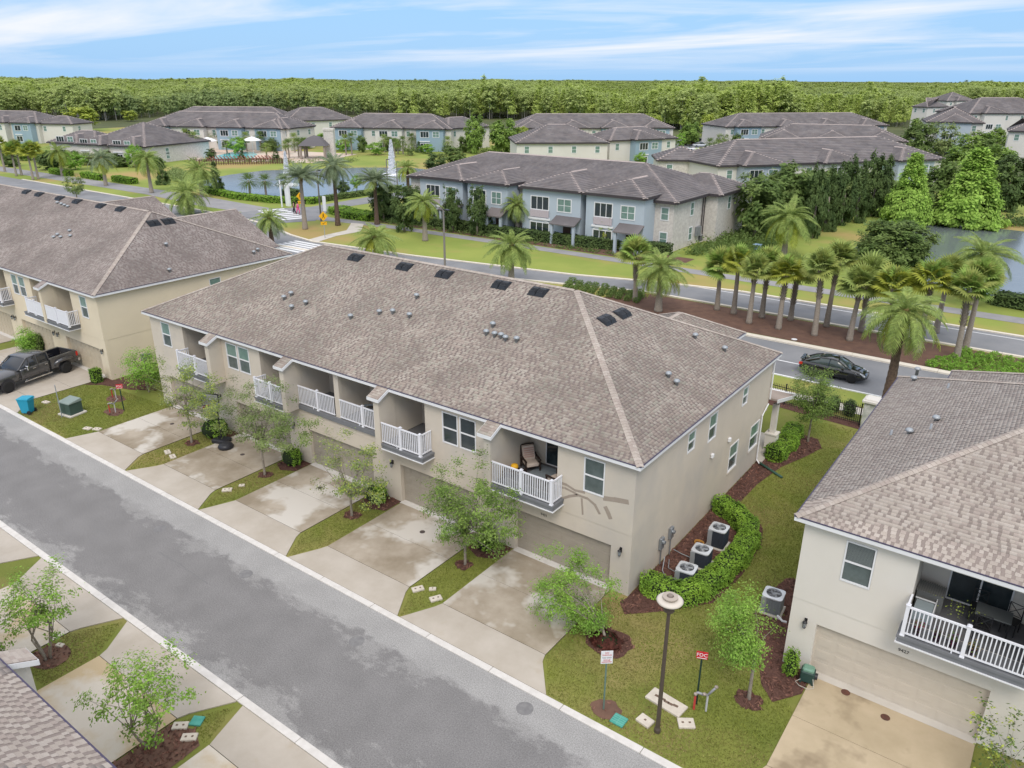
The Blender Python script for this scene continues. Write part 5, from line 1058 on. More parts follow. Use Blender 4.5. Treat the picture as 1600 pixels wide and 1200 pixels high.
def sabal(label, x, y, h, kind='green', n=26, s=1.0, group='fan palms in the brown median bed', lean=0.0, boots=1.2, parts=True, me_join=None):
    t = thing('fan_palm', label, 'palm tree', (x, y, 0), rnd.uniform(0, 6), group); palm_trunk(t, h, .19, .17, PALMB, boots, lean)
    for i in range(n):
        u = (i+.5)/n; el = R(88)-u*R(108); az = i*2.39996+rnd.uniform(-.3,.3); me = rnd.choice(FANS[kind if u > .3 or kind != 'yellow' else 'fresh'])
        mm = Matrix.Rotation(az, 4, 'Z') @ Matrix.Rotation(-el, 4, 'Y') @ Matrix.Rotation(rnd.uniform(-.5,.5), 4, 'X') @ Matrix.Scale(s*rnd.uniform(.85,1.1), 4); mm.translation = (lean, 0, h+.05)
        o = bpy.data.objects.new('frond', me); COL.objects.link(o); o.parent = t; o.matrix_basis = mm
    return t
# feather palms: (label, x, y, trunk height, crown radius, colours, dark trunk)
PH = [('dark-trunked feather palm by the lower crosswalk, showing between the two long roofs',-81.3,60.0,3.5,2.5,('green','grey'),True),
      ('bushy light green feather palm behind the left end of the long roof ridge',-65.5,62.6,2.6,3.1,('green','yellow'),False),
      ('broad drooping feather palm behind the ridge, right of the tall grey lamp',-46.2,63.0,4.0,3.0,('green','green'),False),
      ('feather palm on the orange lawn, just left of the tall grey lamp post',-68.9,74.8,4.9,2.7,('green','yellow'),False),
      ('tall feather palm against the middle of the blue building front',-61.3,85.0,4.0,2.6,('green','grey'),False),
      ('yellow-green feather palm at the right end of the blue building front',-47.6,86.6,3.1,2.6,('green','yellow'),False),
      ('large golden feather palm beside the dark row of junipers',-28.1,94.2,4.6,3.7,('green','yellow'),False),
      ('feather palm with hanging golden fronds just left of the row of fan palms',-29.6,63.3,4.0,3.0,('green','yellow'),False),
      ('feather palm with drooping yellow tips at the roadside by the cream row',-7.6,52.0,6.4,3.0,('green','yellow'),True),
      ('large feather palm standing before the right-hand pond',-6.6,83.5,4.7,3.7,('green','green'),False),
      ('tall spiky palm with upright blue-green fronds by the crosswalk',-87.9,70.7,6.9,3.3,('grey','grey'),False),
      ('tallest feather palm on the orange lawn by the zebra crossing',-86.5,75.5,8.2,3.1,('grey','grey'),True),
      ('spiky palm in front of the right side of the left pond',-82.6,79.5,6.0,3.2,('grey','green'),True),
      ('feather palm beside the rising fountain pond, behind the spiky palms',-99.5,104.0,4.8,2.9,('green','yellow'),True),
      ('feather palm by the dark shrub at the left end of the pond',-127.2,80.2,4.6,3.9,('green','green'),False),
      ('low bushy feather palm behind the rear gables of the sand building',-112.6,68.5,3.1,4.1,('green','green'),False),
      ('yellow-tipped feather palm by the far left path, second from the left edge',-177.8,80.0,5.0,3.6,('green','yellow'),False),
      ('feather palm with golden skirt beside the far left path',-155.3,77.6,5.1,3.4,('grey','yellow'),False),
      ('feather palm at the pond end of the far left path',-138.9,77.5,6.0,3.6,('green','yellow'),False)]
for i, (lab, x, y, h, r_, kk, dk) in enumerate(PH): phoenix(lab, x, y, h, r_, 44 if i < 13 else 34, kk, dark=dk, open_=i in (10, 12))
# fan palms in the median bed: base pixel, top pixel y
SB = [(992,470,383,'fresh',"leftmost fan palm in the median, beside the rows of bedding shrubs"),(1146,490,392,'yellow','yellow-green fan palm just right of the golden feather palm in the median'),
      (1170,505,405,'green','rough-booted fan palm with one dead orange leaf, near the start of the row'),(1190,496,398,'fresh','slim fan palm at the far edge of the bed near the start of the row'),
      (1216,514,408,'yellow','fan palm with a bright yellow crown in the median row'),(1235,500,412,'green','fan palm with a dark burnt band on its trunk'),
      (1272,524,400,'green','tall smooth-trunked fan palm left of the twin-trunk pair'),(1291,510,388,'green','fan palm with a wide head and long grey boots at the far kerb'),
      (1327,532,425,'green','fan palm in front of the dark round tree, nearer the kerb'),(1345,518,412,'green','fan palm at the far kerb, right in front of the dark round magnolia'),
      (1385,545,428,'yellow','yellow-headed fan palm hidden behind the drooping feather palm'),(1433,550,418,'yellow','bright yellow fan palm rising behind the drooping feather palm'),
      (1494,560,432,'fresh','front palm of the pair beside the rows of shrubs'),(1508,545,415,'fresh','rear palm of the pair beside the rows of shrubs'),(1120,484,400,'fresh','fan palm between the golden feather palm and the yellow fan palm'),(1462,520,410,'green','fan palm with a pale grey trunk in the gap before the pond')]
for (bx, by, ty, kd, lab) in SB:
    b_ = G(bx, by); tz = onY(bx, ty, b_.y).z; sabal(lab, b_.x, b_.y, max(2.5, tz-1.0), kd, 34, rnd.uniform(1.05,1.3), lean=rnd.uniform(-.45,.45), boots=rnd.uniform(.8,2.8))
for i in range(5): b_ = G(8+i*13+(i%2)*5, 268+i*3+(i%2)*4); sabal('yellow-green fan palm in the cluster behind the left roof, %s' % ('at the very edge','second from the edge','in the middle','fourth from the edge','nearest the vents')[i], b_.x, b_.y, 5.4+rnd.uniform(-.5,.5), 'yellow', 24, 1.35, group='fan palms behind the left roof')
# small distant palms round the pool and ponds: one joined crown mesh shared by all
def joined_palm(lm):
    V = []
    for i in range(30):
        u = (i+.5)/30; el = R(75)-u*R(120); az = i*2.39996; d = np.array([math.cos(az)*math.cos(el), math.sin(az)*math.cos(el), math.sin(el)]); s = np.array([-math.sin(az), math.cos(az), 0])
        for j in range(5):
            o_ = s*(j-2)*.22; p = d*.35; q = d*1.0+o_; e_ = d*1.55+o_*1.7+np.array([0,0,-.35]); w = s*.05; V.append([p-w*.4,p+w*.4,q+w,q-w]); V.append([q-w,q+w,e_+w*.2,e_-w*.2])
    return quads_mesh(np.array(V), lm)
JP = [joined_palm(LFP), joined_palm(LFM)]
tm = MB(); tm.tube([(0,0,-.1),(0,0,.5),(0,0,1)], [.2,.17,.16], 8); TM = tm.mesh(PALMB, True)
DP = [(293,233,200),(307,246,205),(319,232,204),(332,232,205),(341,232,200),(355,240,224),(271,247,220),(236,246,220),(247,244,210),(222,244,215),(199,240,217),(379,238,217),(386,236,205),(408,236,204),(427,236,219),(447,241,219),(452,247,216),(461,238,207),(467,246,214),(477,247,214),(417,246,230),(527,232,220),(541,242,209),(550,242,206),(391,306,270),(416,306,270),(445,304,276),(581,232,210),(591,232,206),(601,238,209),(617,246,214),(622,241,216),(630,241,211),(644,236,206),(666,235,206),(689,234,207),(700,238,212),(1108,236,222),(1175,225,196)]
for (bx, by, ty) in DP:
    b_ = G(bx, by); h = max(2.5, onY(bx, ty, b_.y).z-1.4); t = thing('distant_palm', 'small palm among those round the pool, the ponds and the far lawns', 'palm tree', (b_.x, b_.y, 0), 0, 'small palms round the pool and ponds')
    link('trunk', TM, t, (0,0,0), (0,0,0), (1.1,1.1,h)); link('crown', JP[rnd.random() < .4], t, (0,0,h), (0,0,rnd.uniform(0,6)), rnd.uniform(1.1,1.35))

# --- mid-distance trees with shared crown meshes (unit size, scaled per tree)
def unit_crown(kind, lm, n_cl, per, ls, spread, g, **kw):
    cc, p = crown_points(n_cl, 1, 1, 1, per, spread, g=g, **kw); return quads_mesh(leafq(p, ls, g=g, ctr=(0,0,-.3)), lm)
g2 = np.random.default_rng(5)
UC = {'round': [unit_crown('r', LF1, 110, 44, .10, .12, g2) for _ in range(2)], 'dark': [unit_crown('r', LFD, 120, 48, .085, .11, g2) for _ in range(2)],
      'yellow': [unit_crown('r', LFY, 100, 42, .095, .12, g2) for _ in range(2)], 'mid': [unit_crown('r', LFM, 100, 42, .10, .13, g2) for _ in range(2)],
      'cypress': [unit_crown('c', LFC, 260, 120, .05, .085, g2, cone=True) for _ in range(2)], 'juniper': [unit_crown('j', LFD, 170, 60, .085, .09, g2, shell=.75) for _ in range(2)],
      'olive': [unit_crown('r', LF2, 80, 34, .075, .12, g2) for _ in range(2)], 'conic': [unit_crown('c', LFD, 150, 40, .06, .08, g2, cone=True)], 'mag': [unit_crown('r', [LFM], 330, 80, .055, .10, g2, shell=.55)], 'lime': [unit_crown('r', LF3, 90, 40, .07, .11, g2)]}
UT = MB(); UT.tube([(0,0,-.02),(.01,0,.5),(0,0,1)], [.055,.04,.025], 7); UT = UT.mesh(BARK, True)
def dtree(kind, label, bpx, w_px, top, lo=None, group=None, name='tree', z0=None, xy=None):
    """base pixel, crown width in pixels, crown top pixel y"""
    b_ = G(*bpx) if xy is None else Vector((*xy,0)); cx = bpx[0]; tz = onY(cx, top, b_.y).z; dist = (b_-Vector((0,0,CAM_H))).length; rx = w_px/2/CAM_F*dist; zlo = tz*.12 if lo is None else lo*tz
    t = thing(name, label, 'tree', (b_.x, b_.y, 0), rnd.uniform(0,6), group); rz = (tz-zlo)/2
    link('crown', rnd.choice(UC[kind]), t, (0,0,zlo+rz), (0,0,0), (rx*.88, rx*.88, rz*.95)); link('trunk', UT, t, (0,0,0), (0,0,0), (tz*.5, tz*.5, zlo+rz)); return t
dtree('mag', 'large round dark magnolia at the corner of the right-hand pond', (1390,424), 98, 344, .0, name='magnolia_tree')
for i, (x, y, w, t_) in enumerate(((1288,360,34,252),(1313,352,36,248),(1336,346,36,244),(1360,338,38,242),(1378,334,34,236),(1268,372,30,262))): dtree('juniper' if i % 2 else 'conic', 'tall dark upright juniper, number %s from the left in the row by the grass slope' % ('two','three','four','five','six','one')[i], (x, y), w, t_, .0, 'row of dark junipers', 'juniper_tree')
dtree('cypress', 'bright green pyramidal cypress left of the pond inlet', (1412,352), 74, 240, .02, name='cypress_tree')
dtree('cypress', 'taller bright green cypress right of the other one, above the pond', (1508,352), 100, 232, .02, name='cypress_tree')
dtree('juniper', 'dark upright tree at the right end of the pond trees', (1568,330), 50, 238, .0, name='juniper_tree')
dtree('mid', 'grey-green tree between the two cypresses', (1455,345), 62, 252, .05)
dtree('mid', 'bushy pine-like tree right of the blue building, behind the golden palm', (1178,372), 72, 270, .15, name='pine_tree'); dtree('mid', 'pine-like tree behind the golden palm', (1232,360), 80, 252, .15, name='pine_tree')
dtree('mid', 'broad tree in front of the long rear roof', (1275,345), 70, 262, .1); dtree('round', 'light tree left of the juniper row', (1205,352), 60, 280, .1)
dtree('yellow', 'leafy yellow-green tree in front of the rear apartment roofs, right of centre', (1097,290), 50, 228, .2)
dtree('yellow', 'yellow-green tree against the forest between the car park and the right apartments', (1105,222), 26, 175, .1); dtree('round', 'tree left of the car park at the forest edge', (1078,228), 30, 190, .1)
dtree('yellow', 'tree rising behind the middle apartment roofs', (1021,218), 24, 179, .1); dtree('yellow', 'tree standing over the apartment ridge near the middle', (944,215), 26, 176, .1)
dtree('lime', 'round light green tree over the roof of the middle apartments', (900,255), 44, 212, .2); dtree('lime', 'small light green tree beside it at the roof end', (850,250), 32, 222, .2)
dtree('mid', 'low dome-shaped tree between the blue end walls', (988,256), 44, 230, .0)
dtree('round', 'tall narrow light tree right of the long blue building behind the pond', (742,240), 30, 180, .0); dtree('round', 'wide feathery tree right of the narrow one', (787,240), 46, 186, .1); dtree('yellow', 'yellow-green tree at the corner of the middle apartments', (815,236), 26, 196, .1)
dtree('dark', 'low dark tree on the pond bank left of the blue building', (682,272), 34, 238, .1); dtree('mid', 'scrubby tree on the pond bank', (712,264), 32, 230, .1)
dtree('round', 'light tree beside the rear apartments left of centre', (503,212), 30, 168, .05); dtree('lime', 'lime green round tree by the zebra crossing pond', (558,300), 20, 271, .25); dtree('dark', 'small dark conical bush tree by the lime tree', (537,305), 20, 282, .0)
dtree('conic', 'dark conical tree before the clubhouse by the pond', (256,288), 24, 245, .02); dtree('conic', 'dark tree at the pond edge behind the bushy palm', (340,302), 26, 250, .05)
dtree('dark', 'dark shrubby tree by the far left path', (82,265), 34, 240, .05); dtree('lime', 'bright lime trees in front of the clubhouse, left one', (118,265), 30, 235, .05); dtree('lime', 'bright lime tree in front of the clubhouse, right one', (212,262), 24, 222, .05)
dtree('yellow', 'yellow-green spreading tree between the left houses', (132,205), 42, 165, .2); dtree('yellow', 'light tree top behind the clubhouse roof', (205,190), 20, 172, .1)
dtree('olive', 'grey-green tree poking over the left roof ridge', (122,318), 28, 274, .3)
dtree('dark', 'dark conical tree left of the grey gatehouse palms', (330,250), 16, 232, .0); dtree('conic', 'slim dark tree on the pool terrace', (432,252), 16, 230, .0); dtree('conic', 'slim dark tree before the pool fence, by the fountain', (378,248), 14, 234, .0)
dtree('conic', 'dark rounded conifer at the blue building behind the pond', (655,238), 16, 220, .0)
for i, (x, y, w, t_) in enumerate(((600,345,40,282),(632,362,40,290),(648,345,34,288),(708,362,30,292),(746,368,30,290),(882,372,32,318),(926,370,30,322),(770,362,24,330),(905,366,24,330))):
    dtree('dark', ('dark open magnolia at the front of the blue building, number %d from its left end' % (i+1)).replace('number 1 ', 'first ').replace('number 2 ','second ').replace('number 3 ','third ').replace('number 4 ','fourth ').replace('number 5 ','fifth ').replace('number 6 ','sixth ').replace('number 7 ','seventh ').replace('number 8 ','eighth ').replace('number 9 ','ninth '), (x, y), w, t_, .05, 'dark magnolias before the blue building', 'magnolia_tree')
for i in range(26):   # leafy ground under trees right of the junipers and around the right pond
    x = 1180+i*17+rnd.uniform(-6,6); y = rnd.uniform(205,300) if x > 1430 else rnd.uniform(300,330)
    dtree(rnd.choice(('mid','round','olive')), 'green tree in the belt behind the right-hand pond', (x, y), rnd.uniform(36,60), y-rnd.uniform(40,62), .02, 'belt of trees behind the right pond')
for i in range(22): x = rnd.uniform(0,260); y = rnd.uniform(238,262); dtree(rnd.choice(('mid','round','olive')), 'leafy shrub tree in the belt before the clubhouse', (x, y), rnd.uniform(20,34), y-rnd.uniform(14,24), .0, 'shrubs and trees before the clubhouse')
for i in range(14): x = 1445+rnd.uniform(0,160); y = rnd.uniform(190,215); dtree(rnd.choice(('mid','round')), 'green tree among the far right houses', (x, y), rnd.uniform(20,34), y-rnd.uniform(20,32), .02, 'trees among the far right houses')
MID = [(545,222),(566,238),(588,242),(612,236),(640,243),(668,240),(700,242),(725,238),(232,236),(262,236),(286,238),(352,232),(372,240),(398,232),(424,236),(440,230),(474,232),(506,226),(536,236),(560,232),(836,240),(860,246),(1000,262),(1062,232),(1128,232),(1150,236),(1122,240),(1240,205),(1435,205),(1462,218),(1450,232),(1476,240),(1500,222),(1530,236),(1556,226),(1580,238),(1540,214)]
for i, (x, y) in enumerate(MID): dtree(rnd.choice(('mid','round','lime','olive')), 'small garden tree among the rear apartment buildings and far houses', (x, y), rnd.uniform(16,30), y-rnd.uniform(15,30), .05, 'small trees among the rear apartments')
# undergrowth along beds
def clump_field(name, label, region, n, s, lm, ls, z=.3, kind='stuff'):
    a = np.array(region); lo, hi = a.min(0), a.max(0); x = rng.uniform(lo[0],hi[0],n); y = rng.uniform(lo[1],hi[1],n); k = inpoly(x,y,region); x, y = x[k], y[k]
    idx = np.repeat(np.arange(len(x)), 26); p = np.stack([x[idx], y[idx], np.zeros(len(idx))],1)+rng.normal(size=(len(idx),3))*np.array([s,s,z*.5]); p[:,2] = np.abs(p[:,2])+.03
    o = link(name, quads_mesh(leafq(p, ls), lm)); setp(o, label, 'ground cover', None, kind)
clump_field('undergrowth', 'tufts of ornamental grass in the bed before the blue building', [(-84,81),(-36,81.6),(-36,83.2),(-84,82.9)], 170, .28, LFM, .12)
clump_field('undergrowth', 'mixed low shrubs and reeds along the left pond banks', [(-168,100),(-152,97),(-140,88),(-146,88),(-160,92)], 260, .5, LF2, .2, .9)
clump_field('undergrowth', 'low planting between the pool fence and the lawn', [(-196,119),(-184,113.5),(-156,129),(-150,142),(-156,141),(-162,130),(-184,116.5)], 500, .5, LF2, .18, .8)
clump_field('undergrowth', 'shrubbery between the blue building end and the golden palm', [(-38,88),(-30,88),(-31,100),(-36,112),(-38.5,108)], 420, .5, LFM, .16, 1.0)
clump_field('undergrowth', 'planting along the far blue apartments', [(-172,170),(-150,183),(-122,196),(-122,190),(-150,176),(-170,164)], 500, .6, LFM, .22, .9)
clump_field('undergrowth', 'thicket at the foot of the pond cypresses', [(-27,129),(-8,134),(6,134),(6,140),(-27,138)], 380, .6, LFD, .2, 1.3)
# grass blades on the near lawns
LAWNS = [[(-12.45,19.3),(-11.35,17.7),(-4.95,17.7),(-4.2,19.4),(-4.2,22.0),(-5.4,23.5),(-5.4,47.0),(-11.5,47.0),(-11.5,24.3),(-12.4,23.4)]]+[[(a+.03,19.35),(m_,17.7),(b-.03,19.35),(b-.03,23),(a+.03,23)] for a, m_, b in ((-40.0,-38.93,-38.0),(-33.1,-32.1,-31.45),(-26.35,-25.33,-24.55),(-19.35,-18.42,-17.6))]+[[(-53.4,22.5),(-53.4,19.3),(-51.8,17.7),(-45.7,17.7),(-45.1,19.3),(-45.1,24),(-52,23.4)]]+[[(-27.95,9.3),(-26.95,10.9),(-25.85,9.3),(-25.85,7.4),(-27.95,7.6)],[(-20.6,9.3),(-19.6,10.9),(-19.0,9.3),(-19.8,9.5)]]
GB = mat('grass_blades', (.185,.225,.035), (.25,.27,.05), scale=.5, rough=.8, isl=.3, world_co=True, c3=(.30,.24,.10), s3=.2, r3=(.46,.62), sub=.2)
V = []
for pts in LAWNS:
    a = np.array(pts); lo, hi = a.min(0), a.max(0); area = (hi[0]-lo[0])*(hi[1]-lo[1]); n = int(area*520); x = rng.uniform(lo[0],hi[0],n); y = rng.uniform(lo[1],hi[1],n); k = inpoly(x,y,pts)
    for bp, _c in MB_BEDS: k &= ~inpoly(x,y,bp)
    k &= rng.random(len(x)) < np.clip(1.5-(y-20)/30, .35, 1); x, y = x[k], y[k]; n = len(x)
    an = rng.uniform(0,2*math.pi,n); h = rng.uniform(.025,.06,n); w = rng.uniform(.006,.012,n)*2; lx, ly = rng.normal(0,.03,n), rng.normal(0,.03,n); z0 = np.full(n,-.012)
    dx, dy = np.cos(an)*w, np.sin(an)*w; V.append(np.stack([np.stack([x-dx,y-dy,z0],1),np.stack([x+dx,y+dy,z0],1),np.stack([x+lx,y+ly,z0+h],1)],1))
o = link('grass', quads_mesh(np.concatenate(V), GB)); setp(o, 'short mown grass, green with brown patches, on the near lawns', 'grass', None, 'stuff')

# --- the forest: one mass of instanced trees behind everything
proto = bpy.data.collections.new('forest_tree_kinds')
def forest_tree(lm, rx, h, n_cl, per, ls, cone, bare=.35):
    g = g2; cc, p = crown_points(n_cl, rx, rx, h*(1-bare)/2, per, .5, g=g, cone=cone, shell=.3); p[:,2] += h*(1+bare)/2; q = leafq(p, ls, g=g, ctr=(0,0,h*.45))
    a = []; b_ = MB(); b_.tube([(0,0,0),(0,0,h*.9)], [.16,.05], 5, cap=False)
    for f in b_.f: a.append([b_.v[i] for i in f])
    me = quads_mesh(np.concatenate([q, np.array(a)]), [lm, mat('forest_trunk', (.30,.28,.25), rough=1)], np.concatenate([np.zeros(len(q)), np.ones(len(a))]))
    o = bpy.data.objects.new('forest_tree', me); proto.objects.link(o)
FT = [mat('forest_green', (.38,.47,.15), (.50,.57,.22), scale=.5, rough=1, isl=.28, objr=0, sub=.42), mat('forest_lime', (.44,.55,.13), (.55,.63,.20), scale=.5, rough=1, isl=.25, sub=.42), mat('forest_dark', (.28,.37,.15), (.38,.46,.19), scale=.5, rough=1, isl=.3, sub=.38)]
for k in range(3):
    forest_tree(FT[0], 3.2, 15.5, 90, 9, .62, False, .30); forest_tree(FT[1], 2.8, 15.5, 90, 10, .55, True, .22); forest_tree(FT[2], 3.2, 13.5, 90, 9, .62, False, .12)
foot = [tuple(G(*p).xy) for p in ((0,186),(60,183),(130,192),(300,180),(450,176),(640,188),(790,186),(900,190),(1090,208),(1180,200),(1330,196),(1400,200),(1432,190),(1440,172),(1600,170))]
foot_az = [math.atan2(y, x) for x, y in [(-600,120)]+foot+[(60,420)]]; foot_d = [math.hypot(x, y) for x, y in [(-600,120)]+foot+[(60,420)]]
P_, S_, I_, A_ = [], [], [], []
oidx = np.argsort(foot_az); fa = np.array(foot_az)[oidx]; fd_ = np.array(foot_d)[oidx]
az_l, az_r = CAM_YAW+R(37), CAM_YAW-R(37); d = 200.0
fn = np.random.default_rng(3)
while d < 3000:
    step = max(4.2, d/80); m_ = int((az_l-az_r)*d/step); az = az_r+(az_l-az_r)*(np.arange(m_)+fn.random(m_))/m_; dd = d+fn.uniform(0, step, m_)
    k = dd > np.interp(az, fa, fd_)+fn.uniform(-3,8,m_); az, dd = az[k], dd[k]
    x, y = dd*np.cos(az), dd*np.sin(az); P_.append(np.stack([x,y,np.zeros(len(x))],1)); sc_ = fn.uniform(.70,1.0,len(x))*(1+.13*np.sin(az*23+1)+.10*np.sin(az*57)+.06*np.sin(az*131)+.12*(az > CAM_YAW+R(18)))*(1 if d < 470 else .84)
    sc_ *= np.where(fn.random(len(x)) > .97, 1.22, 1)
    S_.append(np.stack([sc_*(1+max(0,d-600)/900)]*2+[np.minimum(sc_,1.33)],1))
    w_ = 1.2*np.sin(x/70+.8)*np.cos(y/110)+.5*np.sin(y/45+x/60)+fn.normal(0,.42,len(x)); I_.append(np.where(w_ > .45, 1, np.where(w_ < -.85, 2, 0))+3*fn.integers(0,3,len(x))); A_.append(fn.uniform(0,6.28,len(x))); d += step*.85
P_, S_, I_, A_ = map(np.concatenate, (P_, S_, I_, A_)); print('forest trees', len(P_))
fm_ = bpy.data.meshes.new('forest'); fm_.vertices.add(len(P_)); fm_.vertices.foreach_set('co', P_.astype(np.float32).reshape(-1))
for nm, ty, dt in (('scl','FLOAT_VECTOR',S_),('idx','INT',I_),('rotz','FLOAT',A_)):
    at = fm_.attributes.new(nm, ty, 'POINT'); at.data.foreach_set('vector' if ty == 'FLOAT_VECTOR' else 'value', np.ascontiguousarray(dt.reshape(-1).astype(np.int32 if ty == 'INT' else np.float32)))
fo = link('forest', fm_); setp(fo, 'wide green forest of slender trees along the whole horizon', 'forest', None, 'stuff')
ng = bpy.data.node_groups.new('forest_nodes', 'GeometryNodeTree'); ng.interface.new_socket('Geometry', in_out='INPUT', socket_type='NodeSocketGeometry'); ng.interface.new_socket('Geometry', in_out='OUTPUT', socket_type='NodeSocketGeometry')
gi, go = ng.nodes.new('NodeGroupInput'), ng.nodes.new('NodeGroupOutput'); m2p = ng.nodes.new('GeometryNodeMeshToPoints'); ip = ng.nodes.new('GeometryNodeInstanceOnPoints'); ci = ng.nodes.new('GeometryNodeCollectionInfo')
ci.inputs['Collection'].default_value = proto; ci.inputs['Separate Children'].default_value = True; ci.inputs['Reset Children'].default_value = True; ip.inputs['Pick Instance'].default_value = True
def attr(nm, dt): a = ng.nodes.new('GeometryNodeInputNamedAttribute'); a.data_type = dt; a.inputs['Name'].default_value = nm; return a.outputs['Attribute']
cx = ng.nodes.new('ShaderNodeCombineXYZ'); L = ng.links
L.new(gi.outputs[0], m2p.inputs[0]); L.new(m2p.outputs[0], ip.inputs['Points']); L.new(ci.outputs[0], ip.inputs['Instance']); L.new(attr('idx','INT'), ip.inputs['Instance Index']); L.new(attr('rotz','FLOAT'), cx.inputs[2]); L.new(cx.outputs[0], ip.inputs['Rotation']); L.new(attr('scl','FLOAT_VECTOR'), ip.inputs['Scale']); L.new(ip.outputs[0], go.inputs[0])
md = fo.modifiers.new('instances', 'NODES'); md.node_group = ng
# ================================================================== VEHICLES
def loft(b, st, close=True, half=True):
    """st: list of (x, [(y,z)...]) half sections from bottom centre up to top centre, mirrored"""
    n = len(st[0][1]); rings = []
    for x, s in st: rings.append([(x, y, z) for y, z in s]+[(x, -y, z) for y, z in s[::-1] if y > 1e-6])
    k = len(rings[0]); vs = [p for r_ in rings for p in r_]; fs = []
    for i in range(len(rings)-1):
        for j in range(k): fs.append((i*k+j, i*k+(j+1)%k, (i+1)*k+(j+1)%k, (i+1)*k+j))
    if close: fs.append(tuple(range(k-1,-1,-1))); fs.append(tuple((len(rings)-1)*k+j for j in range(k)))
    b.add(vs, fs)
TYRE = mat('tyre', (.02,.02,.02), rough=.85); RIM = mat('rim', (.42,.42,.43), rough=.25, metal=.9); CHROME = mat('chrome', (.75,.75,.77), rough=.12, metal=1.0)
def wheel(root, x, y, r, w, side):
    b = MB(); b.lathe([(r*.62,-w/2),(r*.93,-w/2),(r,-w*.36),(r,w*.36),(r*.93,w/2),(r*.62,w/2)], 22); t_ = b.mesh(TYRE, True); o = link('wheel', t_, root, (x, y, r), (R(90),0,0))
    c = MB(); s = side; c.lathe([(r*.60,-w*.30),(r*.63,-w*.3),(r*.63,w*.3),(r*.60,w*.3)], 20, cap=False)
    for k in range(10): a = k*math.pi/5; c.obox((math.cos(a)*r*.33, math.sin(a)*r*.33, -s*w*.34), (math.cos(a),math.sin(a),0), (-math.sin(a),math.cos(a),0), (0,0,1), r*.29, r*.045, .015)
    c.lathe([(r*.14,-s*w*.34-.02),(r*.14,-s*w*.34+.02)], 10); link('rim', c.mesh(RIM), o)
    d = MB(); d.lathe([(r*.6,-.02),(r*.6,.02)], 16); link('brake_disc', d.mesh(DARK), o)
    return o
